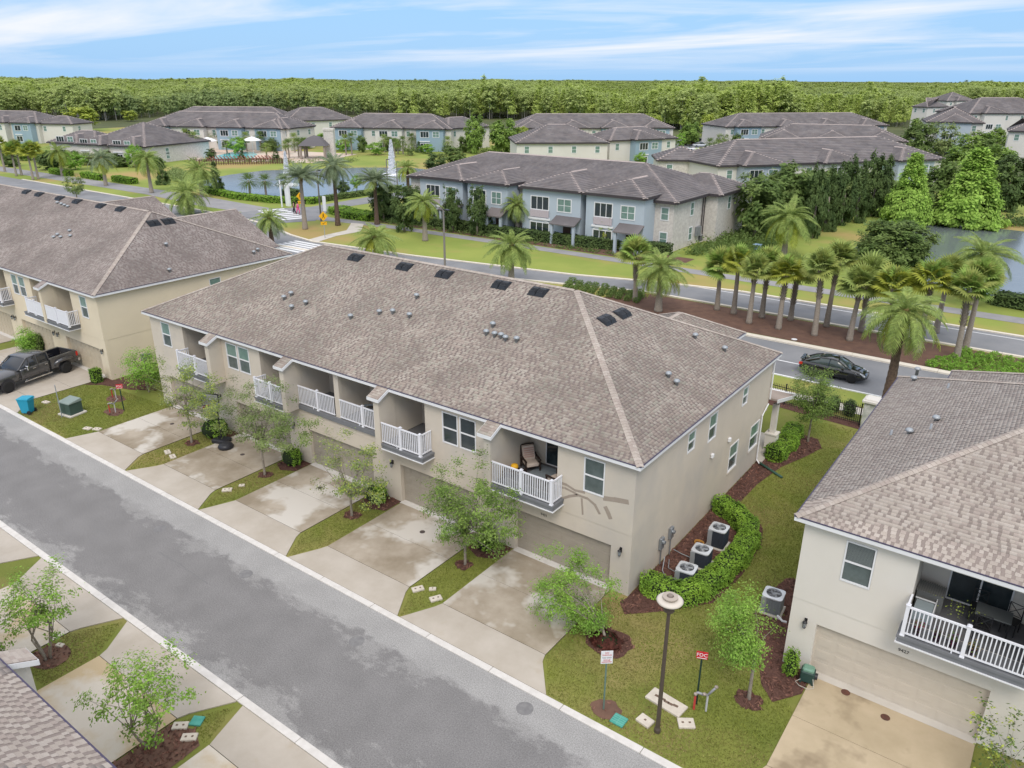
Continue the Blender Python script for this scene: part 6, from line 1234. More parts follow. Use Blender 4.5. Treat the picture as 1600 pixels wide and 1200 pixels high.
def sedan(root):
    P = mat('car_black', (.008,.008,.009), rough=.12, spec=.6, coat=.8)
    def sec(zb, zt, w, wt=None): wt = wt or w*.86; m = (zb+zt)/2; return [(0,zb),(w*.80,zb),(w*.96,zb+.10),(w,m-.05),(w*.985,m+.12),(w*.93,zt-.05),(wt,zt),(wt*.5,zt+.012),(0,zt+.02)]
    st = [(-2.28,.42,.80,.66),(-2.22,.34,.90,.76),(-2.05,.27,.97,.82),(-1.7,.24,1.00,.865),(-1.2,.2,.99,.885),(-.5,.19,.96,.895),(.2,.19,.93,.895),(.8,.19,.91,.89),(1.15,.2,.89,.885),(1.5,.2,.84,.875),(1.85,.21,.76,.85),(2.1,.24,.67,.79),(2.24,.30,.58,.70),(2.31,.38,.50,.56)]
    b = MB(); loft(b, [(x, sec(zb, zt, w)) for x, zb, zt, w in st]); body = b.build('body', P, root, smooth=True)
    def gh(x, z, w0, w1, z0): return (x, [(0,z0-.05),(w0,z0-.05),(w0,z0),(w0*.6+w1*.4,z0+(z-z0)*.55),(w1,z-.03),(w1*.85,z),(0,z+.025)])
    g = MB(); loft(g, [gh(-1.92,1.02,.60,.55,.98), gh(-1.35,1.27,.74,.56,.97), gh(-.85,1.40,.78,.58,.95), gh(-.2,1.45,.79,.60,.94), gh(.35,1.40,.79,.60,.92), gh(.8,1.18,.76,.60,.90), gh(1.2,.93,.66,.58,.88)]); g.build('glasshouse', mat('car_glass', (.05,.07,.065), rough=.05, spec=.8), root, smooth=True)
    r_ = MB(); loft(r_, [(x, [(0,z-.02),(w,z-.05),(w*1.02,z-.01),(w*.8,z+.02),(0,z+.045)]) for x, z, w in ((-1.0,1.36,.57),(-.7,1.42,.59),(-.2,1.455,.61),(.25,1.42,.61),(.4,1.385,.60))]); r_.build('roof_panel', P, root, smooth=True)
    s = MB(); s.bevbox(-.75,-.3,1.475,-.15,.3,1.49,.01); s.build('sunroof', GLASS, root)
    for y in (-1, 1):
        for pts_, r0_ in (([(.38,y*.62,1.37),(.8,y*.69,1.16),(1.22,y*.72,.90)], .03), ([(-.95,y*.60,1.35),(-1.4,y*.68,1.22),(-1.9,y*.64,1.0)], .06), ([(-.22,y*.635,1.41),(-.28,y*.80,.94)], .03)): p = MB(); p.tube(pts_, r0_, 5); p.build('pillar', P, root)
    for x in (-1.35, 1.38):
        for y in (-1, 1):
            wheel(root, x, y*.80, .33, .22, -y); a = MB(); a.lathe([(.37,-.01),(.37,.01)], 20); link('wheel_arch', a.mesh(DARK), root, (x, y*.873, .36), (R(90),0,0))
    sp = MB(); sp.bevbox(-2.28,-.6,1.09,-2.02,.6,1.125,.01); sp.box(-2.2,-.5,.98,-2.12,-.45,1.09); sp.box(-2.2,.45,.98,-2.12,.5,1.09); sp.build('rear_spoiler', P, root)
    for y in (-1, 1):
        l_ = MB(); loft(l_, [(-2.295,[(0,.70),(.10,.70),(.10,.84),(0,.84)]),(-2.05,[(0,.72),(.12,.72),(.12,.90),(0,.90)])]); link('tail_light', l_.mesh(mat('tail_red', (.55,.03,.02), rough=.15)), root, (0, y*.70, .02))
        h_ = MB(); loft(h_, [(1.86,[(0,.62),(.10,.62),(.09,.74),(0,.755)]),(2.21,[(0,.50),(.09,.50),(.08,.58),(0,.60)])]); link('headlight', h_.mesh(mat('lamp_clear', (.62,.64,.66), rough=.1)), root, (0, y*.66, .02))
        mm = MB(); mm.bevbox(.62,y*.92-.09,.93,.78,y*.92+.09,1.05,.03); mm.build('mirror', P, root)
        hh = MB(); hh.box(-.62,y*.892-.012,.80,-.44,y*.892+.012,.825); hh.box(.28,y*.897-.012,.79,.46,y*.897+.012,.815); hh.build('door_handle', P, root)
        dl = MB(); dl.box(-.275,y*.893-.006,.3,-.265,y*.893+.006,.93); dl.box(.735,y*.893-.006,.3,.745,y*.893+.006,.89); dl.box(-.95,y*.89-.006,.55,-.94,y*.89+.006,.93); dl.build('door_gap', DARK, root)
    gr = MB(); gr.bevbox(2.24,-.42,.34,2.325,.42,.46,.01); gr.build('grille', DARK, root); pl = MB(); pl.box(-2.30,-.26,.55,-2.285,.26,.67); pl.build('number_plate', WHITE, root)
a_, c_ = G(1246,594), G(1356,600)
car = thing('parked_car', 'black four-door saloon car driving on the near side of the boulevard', 'car', (-12.0, 55.75, .01), R(4)); sedan(car)
def pickup(root):
    P = mat('truck_grey', (.10,.10,.105), rough=.22, metal=.5, spec=.5, coat=.7)
    def sec(zb, zt, w, wt): return [(0,zb),(w*.9,zb),(w,zb+.12),(w,(zb+zt)/2),(w*.985,zt-.12),(wt,zt),(0,zt+.02)]
    b = MB(); loft(b, [(x, sec(zb,zt,w,w*.85)) for x, zb, zt, w in ((1.05,.55,1.28,1.0),(1.5,.55,1.27,1.0),(2.2,.6,1.25,1.0),(2.8,.6,1.22,.98),(3.1,.55,1.15,.93),(3.2,.6,1.0,.85))]); b.build('bonnet', P, root, smooth=True)
    b = MB(); loft(b, [(x, sec(.5,1.28,1.0,.97)) for x in (-1.12,-.9,0,.8,1.048)]); b.build('cab_body', P, root, smooth=True)
    g = MB(); loft(g, [(x, [(0,1.25),(w0,1.25),(w0,1.30),(w1,z-.04),(w1*.9,z),(0,z+.03)]) for x, z, w0, w1 in ((-1.12,1.82,.96,.80),(-.9,1.90,.97,.82),(-.2,1.94,.97,.83),(.35,1.92,.97,.82),(.75,1.62,.96,.84),(1.2,1.31,.94,.88))]); g.build('cab_windows', mat('truck_glass', (.015,.018,.022), rough=.05, spec=.8), root, smooth=True)
    b = MB(); loft(b, [(x, [(0,z-.03),(w,z-.07),(w*1.03,z-.02),(w*.9,z+.02),(0,z+.05)]) for x, z, w in ((-1.15,1.86,.79),(-.9,1.92,.82),(-.2,1.96,.83),(.35,1.93,.82),(.45,1.87,.81))]); b.build('roof_panel', P, root, smooth=True)
    for y in (-1, 1):
        for (xa, xb, za, zb, wa, wb) in ((.42,1.2,1.88,1.29,.82,.95),(-.28,-.24,1.92,1.28,.84,.985),(-1.13,-1.13,1.84,1.28,.80,.97),(.30,.40,1.90,1.28,.83,.985)): b = MB(); b.tube([(xa,y*wa,za),(xb,y*wb,zb)], .045, 5); b.build('pillar', P, root)
    # open bed
    b = MB(); b.bevbox(-3.32,.78,.60,-1.16,1.0,1.36,.04); b.bevbox(-3.32,-1.0,.60,-1.16,-.78,1.36,.04); b.bevbox(-1.26,-.775,.60,-1.17,.775,1.36,.02); b.bevbox(-3.36,-.775,.62,-3.27,.775,1.34,.02); b.box(-3.26,-.775,.60,-1.27,.775,.70); b.build('bed', P, root)
    b = MB(); b.box(-3.25,-.77,.702,-1.28,.77,.715); b.box(-3.25,.765,.72,-1.28,.777,1.34); b.box(-3.25,-.777,.72,-1.28,-.765,1.34)
    for i in range(9): b.box(-3.25,-.7+i*.17,.716,-1.28,-.62+i*.17,.735)
    b.box(-2.6,-.77,.72,-1.6,-.55,.98); b.box(-2.6,.55,.72,-1.6,.77,.98); b.build('bed_liner', mat('bed_liner', (.012,.013,.02), rough=.5), root)
    for y in (-1, 1):      # flared dual rear fender
        f_ = MB(); loft(f_, [(x, [(0,z0),(w,z0),(w,z1-.08),(w*.7,z1),(0,z1)]) for x, z0, z1, w in ((-3.0,.75,1.0,.02),(-2.75,.95,1.12,.22),(-2.2,.98,1.2,.27),(-1.7,.95,1.12,.22),(-1.42,.7,.95,.02))]); link('rear_fender', f_.mesh(P, True), root, (0, y*.995, 0))
        wheel(root, -2.2, y*1.05, .41, .30, -y); wheel(root, 2.1, y*.88, .41, .27, -y)
        for x in (-2.2, 2.1): a = MB(); a.lathe([(.50,-.01),(.50,.01)], 20); link('wheel_arch', a.mesh(DARK), root, (x, y*(1.003), .50), (R(90),0,0))
        s = MB(); s.tube([(-1.1,y*1.07,.42),(1.0,y*1.07,.42)], .05, 8); s.tube([(-.9,y*.95,.5),(-.9,y*1.07,.42)], .03, 6); s.tube([(.8,y*.95,.5),(.8,y*1.07,.42)], .03, 6); s.build('side_step', CHROME, root)
        h = MB(); h.box(-.05,y*1.005-.02,1.10,.17,y*1.005+.02,1.14); h.box(-.95,y*1.005-.02,1.10,-.73,y*1.005+.02,1.14); h.build('door_handle', CHROME, root)
        dg = MB(); dg.box(-.265,y*1.0-.006,.6,-.25,y*1.0+.006,1.26); dg.box(.80,y*1.0-.006,.6,.815,y*1.0+.006,1.26); dg.box(-1.165,y*1.0-.006,.6,-1.135,y*1.0+.006,1.3); dg.build('door_gap', DARK, root)
        mi = MB(); mi.bevbox(.62,y*1.20-.12,1.20,.74,y*1.20+.12,1.50,.03); mi.box(.66,y*1.08-.1,1.28,.70,y*1.08+.05,1.32); mi.build('mirror', CHROME, root)
        t_ = MB(); t_.bevbox(-3.375,y*.90-.10,.95,-3.20,y*.90+.115,1.27,.02); t_.build('tail_light', mat('tail_red', (.55,.03,.02)), root)
        hl = MB(); hl.bevbox(3.02,y*.74-.14,.90,3.18,y*.74+.14,1.08,.02); hl.build('headlight', mat('lamp_clear', (.6,.6,.6)), root)
    b = MB(); b.bevbox(-3.56,-.95,.52,-3.38,.95,.74,.03); b.build('rear_bumper', CHROME, root); b = MB(); b.bevbox(3.16,-.95,.5,3.32,.95,.72,.03); b.build('front_bumper', CHROME, root); b = MB(); b.box(3.19,-.5,.74,3.23,.5,1.02); b.build('grille', CHROME, root)
    b = MB(); b.box(-3.2,-.5,.4,3.0,.5,.58); b.build('chassis', DARK, root)
tk = thing('pickup_truck', 'dark grey crew-cab pickup with dual rear wheels parked nose-out on the left driveway', 'pickup truck', (-57.25,20.65,.03), R(-77)); pickup(tk)
def tiny_car(label, px, m, rz, h=1.5):
    p = G(*px); t = thing('parked_car', label, 'car', (p.x,p.y,0), rz, 'cars in the far car park'); b = MB()
    loft(b, [(x, [(0,.25),(w,.25),(w,zt-.1),(w*.9,zt),(0,zt+.02)]) for x, zt, w in ((-2.3,.7,.8),(-2.2,.95,.88),(-.6,1.0,.92),(1.0,.98,.92),(2.1,.8,.86),(2.3,.55,.7))]); b.build('body', m, t, smooth=True)
    g = MB(); loft(g, [(x, [(0,.95),(w0,.95),(w1,z),(0,z+.02)]) for x, z, w0, w1 in ((-2.0,1.0,.8,.7),(-1.4,h-.1,.82,.66),(0,h,.84,.68),(.6,h-.1,.84,.68),(1.3,.98,.8,.7))]); g.build('glasshouse', GLASS, t, smooth=True)
    for x in (-1.4,1.4):
        for y in (-1,1): wl = MB(); wl.lathe([(.34,-.1),(.34,.1)], 14); link('wheel', wl.mesh(TYRE), t, (x,y*.84,.34), (R(90),0,0))
tiny_car('dark red car in the far car park', (1078,227), mat('paint_maroon', (.14,.01,.03), rough=.2), R(35)); tiny_car('white car nearest the dark roof in the far car park', (1086,236), mat('paint_white', (.75,.76,.78), rough=.2), R(40)); tiny_car('silver car beside the white one in the far car park', (1094,230), mat('paint_silver', (.55,.58,.62), rough=.2), R(40), 1.6); tiny_car('black car at the back of the far car park', (1086,220), mat('paint_dark', (.03,.03,.04), rough=.2), R(35))
for i, (x, y, c) in enumerate(((1497,226,(.7,.7,.72)),(1508,228,(.5,.5,.52)),(1520,231,(.75,.76,.78)),(1424,222,(.7,.7,.7)),(1431,224,(.8,.8,.8)),(1578,235,(.7,.7,.72)),(1588,240,(.75,.75,.76)))): tiny_car('pale car among the trees before the far right houses, number %s from the left' % ('three','four','five','one','two','six','seven')[i], (x, y), mat('paint_%d' % i, c, rough=.2), R(30))
flat('car_park', [tuple(G(*p).xy) for p in ((1040,236),(1112,240),(1120,222),(1060,218))], .0, ASPH)

# ================================================================== STREET AND GARDEN OBJECTS
def ac(label, x, y, rz=0, light=False, sz=.76, h=.82):
    t = thing('air_conditioner', label, 'air conditioner', (x,y,.0), rz, 'outdoor air conditioner units'); s = sz/2
    b = MB(); b.bevbox(-s-.08,-s-.08,0,s+.08,s+.08,.07,.015); b.build('pad', WALK, t)
    b = MB(); b.bevbox(-s+.02,-s+.02,.075,s-.02,s-.02,h-.05,.02); b.build('coil_core', DARK, t)
    cm_ = mat('ac_grey', (.20,.215,.22), rough=.5, metal=.3) if light else mat('ac_dark', (.035,.045,.06), rough=.5, metal=.3)
    lm_ = MB(); lm_.bevbox(-s,-s,0,s,s,.022,.008); key = ('ac', light, sz); RAILM.setdefault(key, lm_.mesh(cm_)); n = 13
    for i in range(n): link('louvre', RAILM[key], t, (0,0,.09+i*(h-.16)/n))
    b = MB(); b.bevbox(-s-.012,-s-.012,.08,-s+.2,-s+.1,h-.05,.01); b.build('service_panel', mat('ac_panel', (.42,.45,.46), rough=.4, metal=.4), t)
    # top: frame with a round opening, fan and guard rings
    b = MB(); n = 32; vo = []; vi = []; r_ = s*.78
    for k in range(n):
        a = 2*math.pi*k/n; c_, s_ = math.cos(a), math.sin(a); q = max(abs(c_), abs(s_)); e_ = (s+.02)*(1/q if q > .78 else 1/.78*1.0); e_ = min(e_, (s+.02)*1.29); vo.append((c_*e_, s_*e_)); vi.append((c_*r_, s_*r_))
    vs = [(p[0],p[1],h-.05) for p in vo]+[(p[0],p[1],h) for p in vo]+[(p[0],p[1],h+.02) for p in vi]+[(p[0]*.98,p[1]*.98,h-.1) for p in vi]; fs = []
    for k in range(n):
        k2 = (k+1)%n
        for L_ in range(3): fs.append((L_*n+k, L_*n+k2, (L_+1)*n+k2, (L_+1)*n+k))
    b.add(vs, fs); b.build('top_cover', mat('ac_top', (.60,.62,.64), rough=.35, metal=.3), t)
    b = MB(); 
    for k in range(4): a = k*math.pi/2+.4; b.obox((math.cos(a)*r_*.5, math.sin(a)*r_*.5, h-.06), (math.cos(a),math.sin(a),0), (-math.sin(a),math.cos(a),.35), (0,0,1), r_*.38, .09, .006)
    b.lathe([(.07,h-.10),(.07,h-.02)], 10); b.build('fan', mat('fan_grey', (.35,.36,.37), rough=.4, metal=.5), t)
    b = MB()
    for q in (.25,.45,.65,.85,1.0): rr = r_*q; b.tube([(math.cos(a)*rr, math.sin(a)*rr, h+.025-.0*q) for a in [i*math.pi/12 for i in range(25)]], .005, 4, cap=False)
    for k in range(8): a = k*math.pi/4; b.tube([(0,0,h+.03),(math.cos(a)*r_,math.sin(a)*r_,h+.022)], .005, 4)
    b.build('guard', GREYM, t); return t
ac('dark air conditioner nearest the garage, mostly hidden by the curved hedge', -10.15, 26.45, R(6)); ac('middle one of the three dark air conditioners inside the curved hedge', -10.2, 28.15, R(4)); ac('dark air conditioner farthest from the garages inside the curved hedge', -10.2, 30.05, R(3), h=.95)
ac('lone grey air conditioner on the mulch beside the cream building', -6.6, 26.9, R(5), light=True); ac('air conditioner half hidden by shrubs behind the sand building', -48.6,28.4, 0, light=True)
b = MB(); b.tube([(-6.25,26.55,.12),(-6.0,26.4,.06),(-5.85,26.45,.05)], .045, 6); setp(b.build('drain_pipe', WHITE), 'short white pipe lying beside the lone grey air conditioner', 'pipe')

# disc-headed lamp post
lp = G(1027,1143); t = thing('street_lamp', 'brown post lamp with a round disc head on the corner lawn', 'street lamp', (lp.x,lp.y,0))
BR = mat('lamp_brown', (.085,.065,.05), rough=.5)
b = MB(); b.lathe([(.11,0),(.11,.12),(.075,.2),(.055,4.75),(.05,4.8)], 12); b.build('pole', BR, t, smooth=False)
b = MB(); b.lathe([(.05,4.8),(.17,4.86),(.17,5.02),(.10,5.05),(.10,5.22)], 16); b.build('lamp_collar', BR, t)
b = MB(); b.lathe([(.10,5.12),(.39,5.20),(.41,5.24),(.36,5.28),(.20,5.32),(.18,5.30)], 32); b.build('disc_shade', mat('lamp_cream', (.60,.54,.46), rough=.5), t, smooth=True)
b = MB(); b.lathe([(.19,5.315),(.235,5.35),(.235,5.39),(.11,5.40),(.10,5.36)], 24); b.build('top_ring', mat('lamp_ring', (.40,.34,.28), rough=.5), t); b = MB(); b.lathe([(.10,5.37),(.075,5.44),(.02,5.47)], 14); b.build('sensor_cap', mat('lamp_cap', (.22,.18,.15), rough=.6), t)
# parking sign
sp_ = G(943,1108); t = thing('parking_sign', 'white sign with red lettering on a thin green post by the kerb', 'sign', (sp_.x,sp_.y,0), R(40))
b = MB(); b.box(-.025,-.02,0,.025,.02,2.35); b.build('post', mat('sign_post_green', (.16,.24,.20), rough=.5, metal=.3), t); b = MB(); b.box(-.2,-.032,1.98,.2,-.022,2.5); b.build('sign_panel', WHITE, t)
RED = mat('sign_red', (.55,.02,.03), rough=.4); BLK = mat('sign_black', (.02,.02,.02))
def sign_text(s, size, x, y, z, m, par, rz=0): link('lettering', text_mesh(s, size, m, .002), par, (x,y,z), (R(90),0,rz))
sign_text('NO', .085, 0,-.036,2.42,RED,t); sign_text('PARKING', .075, 0,-.036,2.33,RED,t); sign_text('TOW AWAY', .055, 0,-.036,2.22,BLK,t); sign_text('ZONE', .085, 0,-.036,2.12,RED,t)
b = MB(); b.box(-.17,-.035,2.035,.17,-.033,2.06); b.build('sign_line', RED, t)
def fdc(x, y, rz, lab, pole_h=1.95):
    t = thing('fire_sign', lab, 'sign', (x,y,0), rz); b = MB(); b.box(-.03,-.02,0,.03,.02,pole_h); b.build('post', mat('post_dark_green', (.015,.04,.03), rough=.4), t); b = MB(); b.box(-.19,-.034,pole_h-.08,.19,-.022,pole_h+.22); b.build('sign_panel', RED, t)
    link('lettering', text_mesh('FDC', .19, WHITE, .002), t, (0,-.037,pole_h+.08), (R(90),0,0))
    b = MB(); b.box(-.16,-.037,pole_h-.06,.16,-.0345,pole_h-.035); b.build('sign_line', WHITE, t)
f_ = G(1088,1100); fdc(f_.x, f_.y, R(22), 'red FDC sign on a dark post by the fire pipes on the corner lawn', 2.05); fdc(-46.9,21.9,R(55), 'small red FDC sign on a dark post on the left lawn', 1.6)
def standpipe(lab, x, y, rz, sc=1.0):
    t = thing('fire_connection', lab, 'fire hydrant connection', (x,y,0), rz, None, sc)
    b = MB(); b.tube([(0,0,0),(0,0,.75)], .05, 10); b.build('red_riser', mat('riser_red', (.50,.06,.05), rough=.5), t); b = MB(); b.tube([(0,0,.752),(0,0,.86),(.10,0,.92),(.30,0,.86),(.50,0,.86)], .055, 10); b.build('cross_pipe', mat('pipe_silver', (.33,.33,.35), rough=.6, metal=.3), t, smooth=True)
    b = MB(); b.tube([(.5,0,0),(.5,0,.8)], .045, 10); b.build('white_riser', mat('riser_pale', (.5,.5,.5), rough=.6), t); b = MB(); b.tube([(.5,0,.86),(.72,.08,1.12),(.80,.1,1.22)], .05, 10); b.tube([(.3,0,.9),(.34,-.1,.98)], .05, 10); b.build('valve_arm', mat('pipe_silver', (.5,.5,.52)), t, smooth=True)
    b = MB()
    for p in ((.82,.11,1.25),(.35,-.13,1.0),(.0,-.05,.87)): b.lathe([(.075,-.03),(.085,.0),(.075,.04),(.03,.06)], 12, p)
    b.build('cap', mat('cap_brass', (.45,.38,.33), rough=.4, metal=.6), t)
s_ = G(1084,1108); standpipe('red and silver fire sprinkler pipes standing by the FDC sign on the corner lawn', s_.x, s_.y, R(25), .8); standpipe('small red and silver fire pipes in the mulch ring on the left lawn', -47.3,21.2,R(40),.7); standpipe('backflow pipes in the left mulch ring beside the green transformer', -49.6,22.6,R(10),.7)
# lids and boxes in the grass
LID = mat('lid_concrete', (.62,.56,.47), (.54,.48,.40), scale=5, rough=.9); TEAL = mat('lid_teal', (.05,.28,.22), (.09,.35,.28), scale=4, rough=.7)
def lid(lab, x, y, rz, w, d, m=LID, h=.07, holes=2, grp='utility box lids in the lawns', grid=False):
    t = thing('utility_lid', lab, 'utility lid', (x,y,0), rz, grp); b = MB(); b.bevbox(-w/2,-d/2,-.02,w/2,d/2,h,.015); b.build('lid', m, t)
    if holes:
        b = MB()
        for i in range(holes): xx = (i-(holes-1)/2)*w*.42; b.bevbox(xx-w*.07,-.035,h+.001,xx+w*.07,.035,h+.008,.002)
        b.build('lifting_slot', mat('slot_dark', (.16,.11,.08), rough=.9), t)
    if grid:
        b = MB()
        for i in range(1,5): b.box(-w/2+.01,-d/2+i*d/5-.006,h+.001,w/2-.01,-d/2+i*d/5+.006,h+.006)
        b.box(-.006,-d/2+.01,h+.0065,.006,d/2-.01,h+.010); b.build('lid_ribs', mat('lid_rib', (.20,.45,.38), rough=.7), t)
q = G(1037,1100); lid('large cracked pale concrete lid behind the brown lamp post', q.x+.05,q.y+.1,R(-7),1.35,.62, holes=0)
b = MB(); 
for (u_, v_) in ((-.32,.04),(0.05,-.02),(.2,-.03),(.38,.0),(-.1,.02)): b.bevbox(q.x+u_-.08,q.y+v_+.05,.072,q.x+u_+.1,q.y+v_+.15,.078,.002)
b.build('lid_stain', mat('slot_dark', (.16,.11,.08), rough=.9), COL.objects[-1] if False else None); setp(bpy.context.scene.objects[-1] if False else COL.objects['lid_stain'], 'dark broken gaps in the large concrete lid', 'crack')
q = G(1008,1127); lid('small pale concrete lid left of the lamp post foot', q.x,q.y,R(-10),.52,.40, holes=1); q = G(1072,1131); lid('pale lid with two dark holes right of the lamp post', q.x,q.y,R(35),.55,.42); q = G(967,1126); lid('teal ribbed lid in the grass by the kerb sign', q.x,q.y,R(0),.48,.45,TEAL,.05,0,grid=True)
for (x, y, rz, lab) in ((653,921,60,'left lid of the pair at the fourth lawn strip'),(681,936,60,'right lid of the pair at the fourth lawn strip'),(676,921,40,'tiny lid between the two pale lids at the fourth lawn strip'),(355,766,45,'broken pale lid in the second lawn strip'),(378,759,45,'small pale lid in the second lawn strip'),(262,707,-20,'striped pale lid in the leftmost lawn strip'),(270,714,-20,'second striped lid in the leftmost lawn strip'),(137,670,20,'pale lid at the lower edge of the left lawn'),(152,671,20,'paler lid beside it at the lower edge of the left lawn'),(72,629,10,'long pale lid beside the driveway on the left lawn'),(282,1135,40,'white lid on the near verge under the myrtle'),(296,1153,40,'round-edged white lid on the near verge beside the driveway'),(94,1009,20,'small white lid under the left-edge myrtle')):
    p = G(x, y); s = .3 if 'tiny' in lab or 'small' in lab else .5; lid(lab, p.x, p.y, R(rz), s, s*.62, holes=1 if s < .5 else 2)
p = G(308,1127); lid('teal square lid on the near verge', p.x,p.y,R(30),.4,.4,TEAL,.05,0)
# round drive covers and manholes
def cover(lab, px, r_, m, grp, z=.034, name='drain_cover'):
    p = G(*px); b = MB(); b.lathe([(r_,0),(r_,.008),(r_*.86,.010),(r_*.84,.006),(r_*.3,.006),(r_*.28,.011)], 22, (p.x,p.y,z)); o = b.build(name, m); setp(o, lab, 'drain cover', grp)
IR = mat('iron_cover', (.07,.055,.05), (.10,.08,.07), scale=8, rough=.8); RU = mat('rusty_cover', (.15,.06,.04), (.09,.045,.035), scale=8, rough=.9); MHM = mat('manhole_asphalt', (.22,.215,.21), (.17,.165,.165), scale=5, rough=.9)
for px, n_ in (((269,663),'leftmost'),((379,711),'second'),((500,763),'third'),((660,832),'fourth'),((850,915),'fifth')): cover('small dark round cover in the %s driveway slab' % n_, px, .13, IR, 'dark round covers in the driveways')
cover('upper rusty round cover by the cream garage', (1321,1083), .15, RU, None); cover('lower rusty round cover on the cream garage drive', (1383,1122), .15, RU, None)
for px, n_ in (((250,826),'leftmost'),((384,897),'second'),((557,1002),'third, pale-rimmed'),((820,1107),'rightmost')): cover('%s manhole cover in the back lane' % n_, px, .30, MHM, 'manhole covers in the back lane', -.004, 'manhole_cover')
# hose reel box
t = thing('hose_reel', 'dark green hose reel box beside the cream garage door', 'hose reel', (-4.25,23.72,.03), R(8)); GRN = mat('reel_green', (.025,.06,.05), rough=.5); GRL = mat('reel_lid', (.16,.30,.22), rough=.5)
b = MB(); b.bevbox(-.24,-.2,.08,.24,.2,.50,.04); b.build('case', GRN, t); b = MB(); b.bevbox(-.2,-.17,.502,.2,.17,.62,.05); b.build('lid', GRL, t); b = MB(); b.tube([(.24,0,.3),(.33,0,.3)], .12, 12); b.build('reel_side', DARK, t)
b = MB(); b.tube([(.2,-.2,.3),(.28,-.35,.05),(.1,-.45,.02),(-.2,-.4,.02),(-.35,-.25,.02),(-.2,-.2,.15)], .014, 5); b.build('hose', mat('hose_cream', (.5,.47,.4), rough=.6), t)
for x in (-.2,.2): b = MB(); b.bevbox(x-.04,-.2,0,x+.04,.2,.078,.01); b.build('foot', GRN, t)
# blue wheeled bin
p = G(42,646); t = thing('wheeled_bin', 'turquoise blue wheeled bin standing at the kerb on the left', 'bin', (p.x,p.y+.1,0), R(-58)); BL = mat('bin_blue', (.02,.30,.44), rough=.45)
b = MB(); b.add([(-.24,-.26,.08),(.24,-.26,.08),(.24,.24,.08),(-.24,.24,.08),(-.32,-.36,1.0),(.32,-.36,1.0),(.32,.36,1.0),(-.32,.36,1.0)], [(0,3,2,1),(4,5,6,7),(0,1,5,4),(1,2,6,5),(2,3,7,6),(3,0,4,7)]); b.build('body', BL, t); b = MB(); b.bevbox(-.35,-.40,1.002,.35,.40,1.07,.03); b.bevbox(-.3,-.1,1.07,.3,.42,1.11,.03); b.build('lid', BL, t)
b = MB(); b.tube([(-.3,.46,1.0),(.3,.46,1.0)], .02, 6); b.build('handle', BL, t); b = MB(); b.box(-.10,-.325,.62,.10,-.318,.80) ; b.build('white_emblem', WHITE, t)
for x in (-.29,.29): w_ = MB(); w_.lathe([(.13,-.03),(.13,.03)], 14); link('wheel', w_.mesh(TYRE), t, (x,.26,.13), (0,R(90),0))
# green transformer cabinet
t = thing('transformer_box', 'dark green transformer cabinet on a concrete pad on the left lawn', 'utility cabinet', (-49.05,19.7,0), R(10)); TG = mat('transformer_green', (.05,.085,.07), (.06,.10,.085), rough=.5); TL = mat('transformer_top', (.22,.27,.245), rough=.6)
b = MB(); b.bevbox(-.62,-.58,0,.62,.58,.10,.02); b.build('pad', WALK, t); b = MB(); b.bevbox(-.48,-.44,.102,.48,.44,.86,.02); b.build('cabinet', TG, t); b = MB(); b.add([(-.52,-.48,.84),(.52,-.48,.84),(.52,.48,.84),(-.52,.48,.84),(-.5,-.46,.90),(.5,-.46,.90),(.5,.40,1.02),(-.5,.40,1.02)], [(0,3,2,1),(4,5,6,7),(0,1,5,4),(1,2,6,5),(2,3,7,6),(3,0,4,7)]); b.build('lid', TL, t)
b = MB(); b.box(-.486,-.2,.42,-.481,-.08,.70); b.build('label_plate', WHITE, t); b = MB(); b.box(-.003,-.446,.12,.003,-.441,.84); b.build('door_gap', DARK, t)
p = G(100,655); b = MB(); b.tube([(0,0,0),(0,0,2.2)], .03, 6); o = b.build('sign_post', GALV, loc=(-48.95,19.0,0)); setp(o, 'thin grey post in front of the green transformer cabinet', 'post')
# basketball hoop
t = thing('basketball_hoop', 'portable basketball hoop with a black-framed clear board beside the second garage', 'basketball hoop', (-37.85,22.9,.03), R(20))
b = MB(); b.bevbox(-.5,-.35,0,.5,.35,.22,.06); b.build('base', DARK, t); b = MB(); b.tube([(0,0,.2),(0,0,2.3),(0,-.45,2.75)], .05, 8); b.tube([(0,.3,.2),(0,0,1.2)], .03, 6); b.build('pole', BLACK, t)
b = MB(); W_, H_ = .6, .42; zc = 2.85
for a in ((-W_,zc-H_,-W_+.05,zc+H_),(W_-.05,zc-H_,W_,zc+H_),(-W_+.05,zc+H_-.05,W_-.05,zc+H_),(-W_+.05,zc-H_,W_-.05,zc-H_+.05)): b.box(a[0],-.52,a[1],a[2],-.47,a[3])
b.build('board_frame', BLACK, t); b = MB(); b.box(-W_+.05,-.50,zc-H_+.05,W_-.05,-.49,zc+H_-.05); b.build('backboard', mat('board_clear', (.45,.47,.48), rough=.15, alpha=.5), t); b = MB(); b.box(-.2,-.525,zc-.25,.2,-.521,zc-.22); b.box(-.2,-.525,zc+.05,.2,-.521,zc+.08); b.box(-.2,-.525,zc-.22,-.17,-.521,zc+.05); b.box(.17,-.525,zc-.22,.2,-.521,zc+.05); b.build('target_square', WHITE, t)
b = MB(); b.tube([(.23*math.cos(a),-.78+.23*math.sin(a),2.55) for a in [i*math.pi/8 for i in range(17)]], .012, 5, cap=False); b.build('hoop', RED, t); b = MB()
for i in range(8): a = i*math.pi/4; b.tube([(.22*math.cos(a),-.78+.22*math.sin(a),2.55),(.13*math.cos(a+.4),-.78+.13*math.sin(a+.4),2.15)], .006, 3)
b.build('net', WHITE, t)
